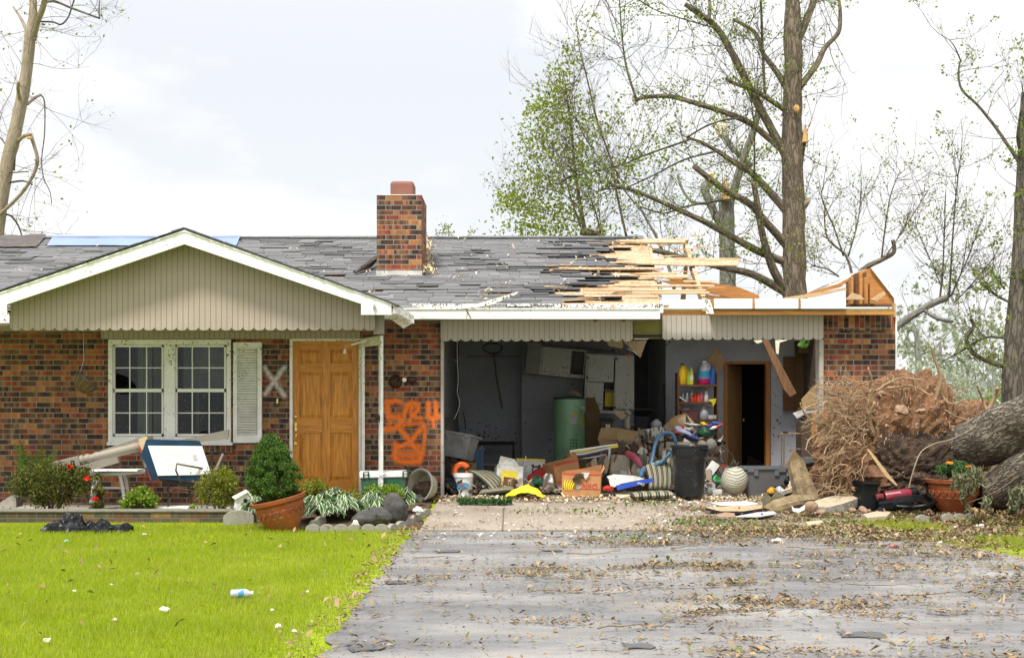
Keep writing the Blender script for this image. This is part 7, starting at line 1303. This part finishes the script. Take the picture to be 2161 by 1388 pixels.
# ---------------------------------------------------------------- uprooted tree
random.seed(33)
t = T('uprooted_tree', 'uprooted tree with a huge red soil root ball and fallen trunk', 'tree')
RC = P(1905, 935, 15.3)
def lump(b, c, r, n=60, m_=40, amp=.16, s1=2.2, seed=0, M=None):
    k = len(b.v); b.sphere(c, r, n, m_, M)
    for i in range(k, len(b.v)):
        p = b.v[i]; d = (p-Vector(c)); q = p*s1+Vector((seed, 0, 0)); d.normalize()
        a = noise.noise(q)*amp+abs(noise.noise(q*2.6))*amp*.8+noise.noise(q*7)*amp*.35+noise.noise(q*16)*amp*.14; b.v[i] = p+d*a
b = B(); lump(b, RC+Vector((-.05,.1,-.15)), (.88,.42,.93), 130, 90, .2, 2.4, 1); rb = t.add('root_ball', b, 'soil', smooth=False)
b = B(); lump(b, P(2035,905,15.5)+Vector((0,.1,-.15)), (.58,.42,.42), 70, 50, .14, 2.6, 4); lump(b, P(1800,985,15.1)+Vector((0,.1,-.1)), (.42,.36,.55), 60, 44, .16, 2.8, 7); t.add('soil_lump', b, 'soil')
b = B(); lump(b, P(1925,985,15.0)+Vector((.05,.05,-.1)), (.62,.3,.55), 80, 60, .12, 3., 9); t.add('dark_soil', b, 'soil_dark')
b = B(); lump(b, Vector((4.9,15.4,-.13)), (1.2,.8,.14), 70, 20, .06, 3, 11); lump(b, Vector((5.9,15.2,-.12)), (.8,.8,.16), 50, 20, .06, 3, 12); t.add('spilled_soil', b, 'soil_dark')
def wander(p, d, L_, n, w_, grav=0):
    pts = [Vector(p)]; d = Vector(d).normalized()
    for i in range(n): d = (d+Vector((rnd(-1,1), rnd(-1,1), rnd(-1,1)))*w_+Vector((0,0,-grav))).normalized(); pts.append(pts[-1]+d*L_/n)
    return pts
big = [([(1745,905),(1722,892),(1700,872),(1690,850)],.022),([(1790,880),(1760,870),(1735,872),(1716,885)],.018),([(1800,850),(1770,835),(1742,825),(1722,812)],.014),([(1830,830),(1838,800),(1832,775)],.02),([(1960,880),(1985,800),(1970,750),(1962,728)],.028),([(2075,880),(2100,840),(2105,815)],.035),([(1840,920),(1835,880),(1845,850)],.035),([(1850,900),(1858,960),(1872,1010)],.03),([(1800,960),(1780,1000),(1770,1030)],.028),([(1830,880),(1780,905),(1750,935),(1738,960)],.02),([(1870,820),(1920,815),(1970,835)],.015),([(1790,930),(1750,925),(1725,940)],.018),([(1840,830),(1890,800),(1950,800)],.014),([(1990,860),(2020,880),(2060,885)],.016),([(1810,905),(1770,955),(1745,1000)],.018),([(1780,860),(1740,850),(1705,858),(1682,872)],.012),([(1795,910),(1745,905),(1712,925),(1700,950)],.014),([(1830,1000),(1790,1020),(1752,1040)],.02),([(1985,830),(2010,850),(2040,842)],.012),([(1800,1010),(1790,1040),(1800,1066)],.018),([(2085,870),(2070,835),(2060,812)],.018),([(1930,830),(1925,800),(1900,790)],.012)]
for pts, r in big:
    n_ = len(pts); t.add('root', B().tube([P(x, y, 15.0-.22*i/(n_-1)+rnd(-.05,.05)+.1*(x > 1850)) for i, (x, y) in enumerate(pts)], [r]+[r*(1-.75*(i+1)/n_) for i in range(n_-1)], 7, smooth=5, wob=.3).jit(.02, 6, r*100), 'root', smooth=True)
b = B()
for i in range(300):
    a = rnd(0, 6.28); k = rnd(.5, 1.02); left = rnd(0,1) < .62
    if left: p = P(rnd(1738,1835), rnd(805,1045), 14.85+rnd(-.15,.15)); d = Vector((-1, rnd(-.5,.1), rnd(-.6,.7))); L_ = rnd(.15,.5); r = rnd(.003,.008)
    else: p = RC+Vector((math.cos(a)*.9*k, -.4*rnd(.2,1), math.sin(a)*.85*k-.1)); d = Vector((math.cos(a), rnd(-1,.1), math.sin(a)+rnd(-.3,.6))); L_ = rnd(.1,.4); r = rnd(.003,.008)
    pts = wander(p, d, L_, 9, .6, .04); b.tube(pts, [r*1.3, r*.15], 4, caps=False); b.tube(wander(pts[3], pts[4]-pts[3]+Vector((0,0,rnd(-.02,.02))), L_*.6, 6, .7), [r*.7, r*.15], 3, caps=False); b.tube(wander(pts[6], pts[5]-pts[6], L_*.35, 5, .8), [r*.5, r*.15], 3, caps=False)
    if rnd(0,1) < .4: b.tube(wander(pts[4], pts[5]-pts[4], L_*.5, 4, .5), [r*.6, r*.2], 3, caps=False)
for i in range(800):                 # hair thin fibres all over the plate
    if rnd(0,1) < .6: p = P(min(rnd(1735,1850),rnd(1735,1900)), rnd(800,1050), 14.9+rnd(-.15,.2)); d = Vector((rnd(-1,.3), rnd(-.6,.2), rnd(-1,.5)))
    else: a = rnd(0, 3.14); p = RC+Vector((math.cos(a)*.95*rnd(.8,1.05), -.3*rnd(0,1), math.sin(a)*.9*rnd(.85,1.05)-.1)); d = Vector((math.cos(a)+rnd(-.6,.6), rnd(-1,.1), math.sin(a)*.6+rnd(-.8,.4)))
    b.tube(wander(p, d, rnd(.08,.24), 4, .7, .1), [rnd(.002,.004), .0008], 3, caps=False)
o = t.add('fine_roots', b, 'root'); o['kind'] = 'stuff'
for i in range(18):
    x_, y_ = (rnd(1850,1990), rnd(820,900)) if i < 16 else (rnd(1770,2000), rnd(830,1040)); r = rnd(.015,.045); c = P(x_, y_, 14.75+.35*(y_ < 850)+.1*rnd(0,1)); b = B(); b.sphere(c, (r*1.2,r,r*.85), 10, 7).jit(r*.55, 15, i)
    if i in (3, 20): b = B(); b.sphere(c, (.09,.06,.075), 12, 8).jit(.04, 9, i)
    t.add('stone', b, 'rock_pink')
n_ = 1500; A = np.array([list(P(rnd(1745,2090), rnd(820,1045), 14.78+rnd(-.05,.2))) for i in range(n_)]); o = flakes('soil_crumb', A[:,0], A[:,1], A[:,2], rng.uniform(.008,.03,n_), 'rock_pink', flat=1.2, kind=None, parent=t.e); o['kind'] = 'stuff'; t.p.append(o)
def barkt(pts, rad, n=30, amp=.035):
    b = B(); b.tube(pts, rad, n, smooth=9, wob=.12); 
    for i, p in enumerate(b.v): b.v[i] = p+Vector((0,-1,0))*abs(noise.noise((p.x*2.2, p.y*9, p.z*9)))*amp
    return b
t.add('trunk', barkt([P(1985,960,15.6), P(2040,940,15.0), P(2110,915,14.5), P(2190,880,14.0), P(2300,838,13.4)], [.2,.27,.31,.33,.34]), 'bark_log', smooth=True)
t.add('second_trunk', barkt([P(2070,1052,14.9), P(2110,1034,14.55), P(2165,1003,14.2), P(2260,955,13.7)], [.12,.24,.29,.32]), 'bark_log', smooth=True)
t.add('vine', B().tube([P(1918,1028,14.55), P(1930,985,14.55), P(1945,952,14.6), P(1975,935,14.6), P(2010,926,14.55), P(2060,900,14.4)], .008, 6, smooth=5), 'bark_pale'); t.done()
b = B(); b.pp([(1829,947),(1834,947),(1895,1024),(1891,1024),(1868,1004),(1842,966)], 14.6, .03); one('splintered_stick', b, 'lumber', 'long pale splintered stick leaning on the dark soil', 'stick')
t = T('thin_twigs', 'tangle of small twigs and dead leaves beside the right pot', 'twigs'); b = B(); [b.tube(wander(GP(rnd(2060,2160), rnd(1075,1150))+Vector((0,0,.03)), (rnd(-1,1),rnd(-.3,.3),.05), rnd(.15,.4), 5, .25), [.005,.002], 4) for i in range(22)]; t.add('twig', b, 'stick'); pts = clumps(P(2110,1085,13.7), (.45,.3,.05), 260, 16, seed=4); tadd(t, 'leaf', pts, .06, 'litter'); t.done()
# ---------------------------------------------------------------- standing trees
def grow(b, p, d, L_, r, lvl, ends, up=.12, w_=.22, kids=3, nn=5):
    pts = [Vector(p)]; d = Vector(d).normalized()
    for i in range(nn): d = (d+Vector((rnd(-1,1), rnd(-1,1), rnd(-1,1)))*w_+Vector((0,0,up))).normalized(); pts.append(pts[-1]+d*L_/nn)
    b.tube(pts, [r, r*.35], 4 if r < .02 else 6, caps=False); ends += pts[2:]
    if lvl > 0:
        for k in range(kids):
            i = random.randint(1, nn); dd = (pts[i]-pts[i-1]).normalized(); s = Vector((rnd(-1,1), rnd(-1,1), rnd(-.6,1))); grow(b, pts[i], dd*.6+s*.75, L_*rnd(.4,.7), r*.55, lvl-1, ends, up, w_, kids)
TUFT = []
def tree(name, label, limbs, mats, twigs=(60,.9,.008,2), leaf=None, Y=24, cat='tree', group=None, extra=None, up=.12):
    t = T(name, label, cat, group); tw = B(); ends = []
    for k, (nm, pts, rad, dens) in enumerate(limbs):
        Ys = Y+(0 if k == 0 else rnd(-.8,.8)); n_ = len(pts); P3 = [P(x, y, Y+(Ys-Y)*(i/(n_-1) if k else 0)) for i, (x, y) in enumerate(pts)]
        rr = [rad[0]+(rad[-1]-rad[0])*i/(n_-1) for i in range(n_)] if len(rad) == 2 else rad
        t.add(nm, B().tube(P3, [r*u_(Y)*(.95 if k == 0 else .8) for r in rr], 12 if rr[0] > 8 else 7, smooth=5, wob=.18 if rr[0] > 8 else .1), mats[1] if rr[0] < 4 else mats[0], smooth=True)
        for i in range(int(dens*.55) if k else 10): f = rnd(.05, .95)*(n_-1); j = min(n_-2, int(f)); TUFT.append(P3[j].lerp(P3[j+1], f-j)+Vector((rnd(-.15,.15), rnd(-.3,.1), rnd(-.15,.15))))
        for i in range(int(dens)):
            f = rnd(.15, 1)*(n_-1); j = min(n_-2, int(f)); p = P3[j].lerp(P3[j+1], f-j); ax = (P3[j+1]-P3[j]).normalized(); s = Vector((rnd(-1,1), rnd(-1,1), rnd(-.8,1)))
            grow(tw, p, ax*.4+s, twigs[1]*rnd(.5,1.3), twigs[2], twigs[3], ends, up)
    if leaf and leaf[0] > 2000:      # epicormic tufts clinging to the limbs
        tf = [np.array(list(p))+np.random.default_rng(i).normal(size=(26,3))*.10 for i, p in enumerate(TUFT[:])]
        if tf: tadd(t, 'leaves', np.concatenate(tf), size_ := .05, 'leaf_bright')
    TUFT.clear()
    if extra: extra(t, tw, ends)
    if tw.v: o = t.add('twigs', tw, mats[1]); o['kind'] = 'stuff'
    if leaf and ends:
        n_, size, mt, sp = leaf; E = np.array([list(e) for e in ends]); 
        k = nz2(E[:,0]+E[:,1], E[:,2], 1.6, 4) > leaf[3]+.1; E = E[k] if k.sum() > 10 else E; idx = rng.integers(0, len(E), n_); pts = E[idx]+rng.normal(size=(n_, 3))*.05; o = tadd(t, 'leaves', pts, size, mt, up=-.2)
    return t
Lm = 'limb'
def wood_tip(px, py, Y, r, h_, lean=0, mat='wood_fresh'):
    b = B(); 
    for i in range(5): a = i*1.25; b.tube([P(px, py, Y)+Vector((math.cos(a)*r*.5, math.sin(a)*r*.5, -.05)), P(px+lean, py-h_*rnd(.5,1), Y)+Vector((math.cos(a)*r*.3,0,0))], [r*.6,.005], 6)
    return b
def big_extra(t, tw, ends):
    t.add('broken_stub', wood_tip(1699,295,23.6,.06,30), 'wood_fresh'); t.add('branch_scar', B().sphere(P(1681,230,23.75), (.06,.04,.08), 12, 8), 'wood_fresh', smooth=True); t.add('branch_stub', B().tube([P(1690,440,24), P(1702,428,23.9), P(1708,420,23.9)], [.09,.06,.035], 8), 'bark_pale', smooth=True)
tree('large_broken_tree', 'large tree with stripped arching limbs rising behind the open garage roof', [
 ('trunk', [(1677,700),(1677,618),(1675,461),(1672,323),(1672,207),(1674,138),(1673,69),(1672,0),(1672,-90)], [27,27,25,23,21,20,21,15,12], 30),
 (Lm, [(1682,90),(1704,37),(1718,0),(1728,-60)], [11,8], 6), (Lm, [(1688,185),(1722,138),(1741,101),(1769,69),(1773,28),(1769,-10)], [9,4], 12), (Lm, [(1663,190),(1639,152),(1612,115),(1593,69),(1547,41)], [9,4], 9),
 (Lm, [(1664,340),(1635,286),(1598,217),(1561,143),(1538,101),(1520,69),(1496,44),(1473,28),(1446,9)], [12,6], 18), (Lm, [(1655,322),(1626,295),(1584,261),(1547,244),(1501,228),(1455,214),(1409,203),(1363,205),(1340,212)], [9,5], 18), (Lm, [(1342,208),(1321,138),(1312,69),(1307,-5)], [3.5,1.5], 14),
 (Lm, [(1686,272),(1658,235),(1626,212),(1589,189),(1547,175),(1531,164)], [8,4.5], 10), (Lm, [(1699,282),(1690,332),(1681,425)], [8,9], 3), (Lm, [(1660,445),(1612,392),(1580,360),(1547,341),(1520,323),(1483,302),(1450,290)], [11,3.5], 16), (Lm, [(1450,290),(1500,262),(1555,250),(1590,262)], [2.5,3], 5),
 (Lm, [(1662,520),(1621,475),(1584,433),(1538,406),(1506,383),(1464,350)], [11,7], 10), (Lm, [(1660,555),(1593,526),(1533,493),(1483,466),(1432,443),(1381,420),(1335,401),(1289,392)], [11,3.5], 18), (Lm, [(1667,622),(1635,576),(1619,530),(1607,484),(1598,429),(1591,383)], [12,7], 12),
 (Lm, [(1660,620),(1621,595),(1580,576),(1538,567),(1478,553),(1441,544),(1390,530),(1363,528)], [11,6], 14), (Lm, [(1455,295),(1363,327),(1317,346),(1247,364),(1200,372)], [3,1.5], 22), (Lm, [(1520,318),(1447,336),(1381,369),(1317,397),(1270,398)], [3,1.5], 18), (Lm, [(1547,420),(1490,428),(1440,438),(1400,450),(1350,436)], [3,2], 8), (Lm, [(1591,383),(1592,330),(1590,250),(1575,150)], [3,1.5], 8), (Lm, [(1614,200),(1610,120),(1607,40),(1605,-10)], [4,3], 8), (Lm, [(1510,60),(1440,40),(1380,20),(1340,-5)], [2,1], 14), (Lm, [(1496,44),(1498,10),(1490,-20)], [5,4], 5)],
 ('bark_brown','bark_dark'), (60,1.15,.0085,2), (4800,.055,'leaf_sparse',.02), 24, extra=big_extra).done()
tree('broken_grey_tree', 'grey snapped tree trunk with forked stubs behind the garage', [('trunk', [(1536,700),(1536,604),(1533,461),(1534,420)], [19,18,17,18], 4), (Lm, [(1536,500),(1501,435),(1487,400),(1489,388)], [11,10], 3), (Lm, [(1540,425),(1547,406),(1570,332),(1593,267),(1604,210)], [13,7], 8), (Lm, [(1585,352),(1547,314),(1530,290),(1520,272)], [8,6], 4), (Lm, [(1492,430),(1460,425),(1440,400),(1430,370)], [4,3], 4), (Lm, [(1423,610),(1410,560),(1385,500),(1360,455),(1350,435)], [5,2.5], 6)], ('bark_grey','bark_grey'), (60,1.1,.009,1), (600,.08,'leaf_sparse',0), 30,
 extra=lambda t, tw, e: (t.add('splintered_top', wood_tip(1532,420,29.8,.13,50), 'wood_fresh'), t.add('splintered_tip', wood_tip(1603,235,29.8,.07,55), 'wood_fresh'))).done()
for x_, y_, mt, lb, Y_, r3 in ((1521,272,'insul_pale','pale insulation scrap caught on the grey broken tree',29.5,(.12,.08,.2)),(1499,378,'insul','yellow insulation scrap draped over a limb of the large tree',23.6,(.07,.06,.13))): blob(x_,y_,*r3,Y_,mt,'insulation_scrap',lb,'insulation',.45,n=30)
def leafy(t, tw, ends):
    E = [np.array(list(P(x_, y_, 27)))+np.random.default_rng(i).normal(size=(n_,3))*np.array([rx*.0115, .5, rz*.0095]) for i, (x_, y_, rx, rz, n_) in enumerate([(1188,165,20,20,450),(1165,210,22,22,500),(1200,235,28,25,600),(1150,260,22,20,400),(1225,280,28,22,500),(1125,300,22,18,450),(1180,320,35,22,700),(1240,340,30,20,500),(1110,370,25,18,450),(1160,390,30,20,600),(1215,390,28,18,500),(1085,430,20,16,450),(1130,440,25,18,500),(1180,450,30,18,600),(1110,482,30,12,500),(1170,488,35,10,500),(1245,430,25,20,350),(1275,490,25,10,300),(1205,110,14,20,160),(1240,60,16,30,160),(1300,380,25,20,300),(1320,350,22,18,260),(1130,230,14,14,260),(1070,420,12,12,260),(1300,250,20,30,160),(1370,300,30,25,200),(1420,350,30,20,160)])]
    tadd(t, 'leaves', np.concatenate([e[:int(len(e)*.62)] for e in E]), .08, 'leaf_tree', up=-.2)
tree('leafy_tree', 'green leafy broken tree left of the large tree behind the roof', [('trunk', [(1285,520),(1262,498),(1243,491),(1224,489)], [9,8], 3), (Lm, [(1234,488),(1224,429),(1215,369),(1206,277),(1197,207),(1188,150)], [6,1], 26), (Lm, [(1226,480),(1205,420),(1190,370),(1160,320)], [2.5,1], 12), (Lm, [(1224,440),(1190,410),(1140,395)], [2,1], 10), (Lm, [(1222,470),(1150,450),(1090,440)], [2,1], 10), (Lm, [(1268,498),(1258,450),(1240,405)], [2.5,1.5], 8), (Lm, [(1322,500),(1300,400),(1290,340),(1262,260),(1235,150),(1222,100),(1215,30)], [3.5,1], 26), (Lm, [(1340,430),(1240,300),(1200,200)], [2,1], 14)], ('bark_brown','bark_brown'), (40,1.1,.008,2), None, 27, extra=leafy).done()
tree('bare_leaning_tree', 'pale bare leaning tree at the left edge behind the roof', [('trunk', [(-14,560),(-4,460),(11,367),(28,292),(45,217),(56,150),(64,75),(70,37),(69,-20)], [17,16,14.5,14,13,12.5,12,9,8], 16), (Lm, [(70,85),(78,50),(90,19),(97,-15)], [8,7], 4), (Lm, [(88,6),(116,4),(150,17),(185,30),(210,39)], [3.5,2.5], 3), (Lm, [(86,46),(112,47),(129,52),(144,37),(153,11),(158,-5)], [2.5,2], 2), (Lm, [(210,39),(209,20),(211,-5)], [2.5,1.5], 2), (Lm, [(58,70),(45,41),(28,15)], [5,2.5], 2), (Lm, [(37,300),(49,288),(64,284)], [5,4.5], 0), (Lm, [(64,284),(73,311),(79,341),(67,375),(45,408),(15,438),(-5,455)], [5,4.5], 4), (Lm, [(58,220),(74,207),(86,200)], [4,3], 0), (Lm, [(86,200),(94,217),(94,281),(88,337),(92,375),(105,404),(109,430)], [2,1], 3), (Lm, [(43,215),(38,190),(39,174)], [5,4], 1), (Lm, [(18,365),(60,362)], [2,1.5], 1), (Lm, [(22,385),(50,382),(68,390)], [3,2], 1), (Lm, [(30,360),(32,330)], [2.5,2], 1), (Lm, [(0,452),(22,455),(38,475),(47,500)], [3,2], 4), (Lm, [(15,310),(0,290),(-15,280)], [2,1], 6)], ('bark_pale','bark_dark'), (30,1.3,.006,2), (260,.07,'leaf_sparse',0), 24, up=.02, extra=lambda t, tw, e: t.add('splintered_elbow', wood_tip(62,288,23.9,.05,10), 'wood_fresh')).done()
tree('tall_right_tree', 'dark tall tree trunk at the right edge with one curved bare limb', [('trunk', [(2139,900),(2139,778),(2152,584),(2157,389),(2157,311),(2159,195)], [26,24,20,13,8,4], 30), (Lm, [(2152,344),(2126,305),(2094,259),(2061,220),(2029,188),(2023,150),(2028,125)], [5,2], 6), (Lm, [(2028,130),(2015,100),(2003,84)], [2,1], 3), (Lm, [(2157,330),(2148,290),(2155,230)], [6,3], 4), (Lm, [(2135,640),(2100,622),(2070,600)], [4,2], 10), (Lm, [(2130,715),(2080,712),(2030,740),(1990,762)], [4,2], 8), (Lm, [(2125,775),(2080,760),(2050,740),(2040,712),(2055,690),(2048,672)], [7,4], 10), (Lm, [(2120,610),(2090,570)], [3,1], 5)], ('bark_dark','bark_dark'), (30,1.0,.0085,2), (2600,.065,'leaf_sparse',0.), 26).done()
tree('fallen_limb', 'mossy fallen limb with upright leafy shoots right of the brick pillar', [('trunk', [(1880,700),(1896,687),(1932,661),(1964,642),(2000,627)], [9,7], 4), (Lm, [(1951,655),(1977,671),(2010,678)], [6,5], 3), (Lm, [(1983,635),(1990,560),(1993,480),(1996,400)], [3,1], 22), (Lm, [(2003,628),(2008,540),(2015,440),(2025,340)], [3,1], 24), (Lm, [(2006,626),(2040,550),(2070,470)], [2.5,1], 16), (Lm, [(1985,600),(1960,540),(1930,470)], [1.6,.8], 10), (Lm, [(2012,640),(2060,590),(2100,540)], [2,1], 12)], ('bark_grey','bark_dark'), (30,.8,.006,1), (1300,.045,'leaf_sparse',-.02), 21).done()
tree('broken_limb', 'bent limb with thin leafy shoots behind the torn gable truss', [('trunk', [(1790,600),(1828,564),(1860,548),(1886,532),(1884,506)], [7,4], 4), (Lm, [(1860,548),(1868,480),(1880,410),(1900,360)], [2.5,1], 18), (Lm, [(1800,590),(1785,540),(1745,500),(1740,430)], [4,1.5], 16), (Lm, [(1790,540),(1810,470),(1818,400)], [2.5,1], 16), (Lm, [(1780,540),(1760,480),(1735,420),(1738,390)], [2.5,1], 12), (Lm, [(1870,540),(1910,480),(1960,400)], [2,1], 14), (Lm, [(1790,600),(1750,570),(1712,560)], [3,1.5], 12)], ('bark_brown','bark_brown'), (30,.85,.006,1), (1300,.045,'leaf_sparse',-.02), 22).done()
t = tree('roofline_sapling', 'sparse sapling top just showing above the roof right of the chimney', [('trunk', [(935,600),(935,520),(932,500)], [2,1], 8), (Lm, [(955,600),(955,520),(958,502)], [2,1], 6), (Lm, [(982,600),(982,520),(984,503)], [2,1], 4)], ('bark_brown','bark_brown'), (20,.26,.005,1), (260,.06,'leaf_sparse',-.3), 27).done()
random.seed(77)
for i, (x_, yb, yt, r, Y_, lb) in enumerate([(1936,860,690,9,55,'hazy distant tree with a dark trunk just right of the brick pillar'),(2030,870,760,4,62,'hazy distant tree in the middle of the gap'),(2095,880,720,6,50,'hazy distant tree left of the tall right trunk'),(1985,870,720,5,70,'pale distant tree between two darker ones')]):
    tr_ = tree('distant_tree', lb, [('trunk', [(x_,yb+20),(x_+3,(yb+yt)/2),(x_-2,yt)], [r, r*.6], 8), (Lm, [(x_,yt+60),(x_+40,yt+40),(x_+75,yt)], [r*.5,1.5], 7), (Lm, [(x_,yt+50),(x_-30,yt+30),(x_-45,yt-10)], [r*.4,1.2], 5)], ('bark_hazed','bark_hazed'), (30,2.2,.02,1), (700,.2,'leaf_hazed',-.05), Y_, group='hazy trees beyond the yard'); tr_.done()
for i, (x_, y_, rx, rz, Y_, lb) in enumerate([(1905,790,.7,1.6,48,'low grey green bush at the foot of the right wall corner'),(2000,830,1.5,1.0,52,'low hazy bush behind the root ball'),(2060,800,1.2,1.1,58,'hazy bush left of the tall right tree'),(2150,800,.9,2.4,30,'green bush at the base of the tall right tree'),(1950,800,1.0,1.5,60,'far hazy bush above the soil mound')]):
    t = T('bush', lb, 'bush', 'bushes beyond the root ball'); pts = clumps(P(x_, y_, Y_), (rx, .8, rz), 260 if i != 3 else 500, 16, seed=i); tadd(t, 'foliage', pts, .17 if i != 3 else .09, 'leaf_hazed' if i != 3 else 'leaf_tree'); t.add('stem', B().tube([P(x_, y_, Y_)-Vector((0,0,rz+.6)), P(x_, y_, Y_)], [.06,.02], 6), 'bark_hazed'); t.done()
# far low tree line so the horizon is not bare
b = []; rr = np.random.default_rng(12)
for i in range(150):
    x_ = -140+2.*i+rr.normal()*1; hh = rr.uniform(3.5, 6.5); c = np.array([x_, 150+rr.normal()*4, hh*.5]); b.append(c+rr.normal(size=(170,3))*np.array([1.6,1.6,hh*.27]))
leaves_np('far_woodland', np.concatenate(b), 1.0, 'leaf_hazed', label='low hazy line of far woodland behind the yard', cat='woodland', kind='stuff')
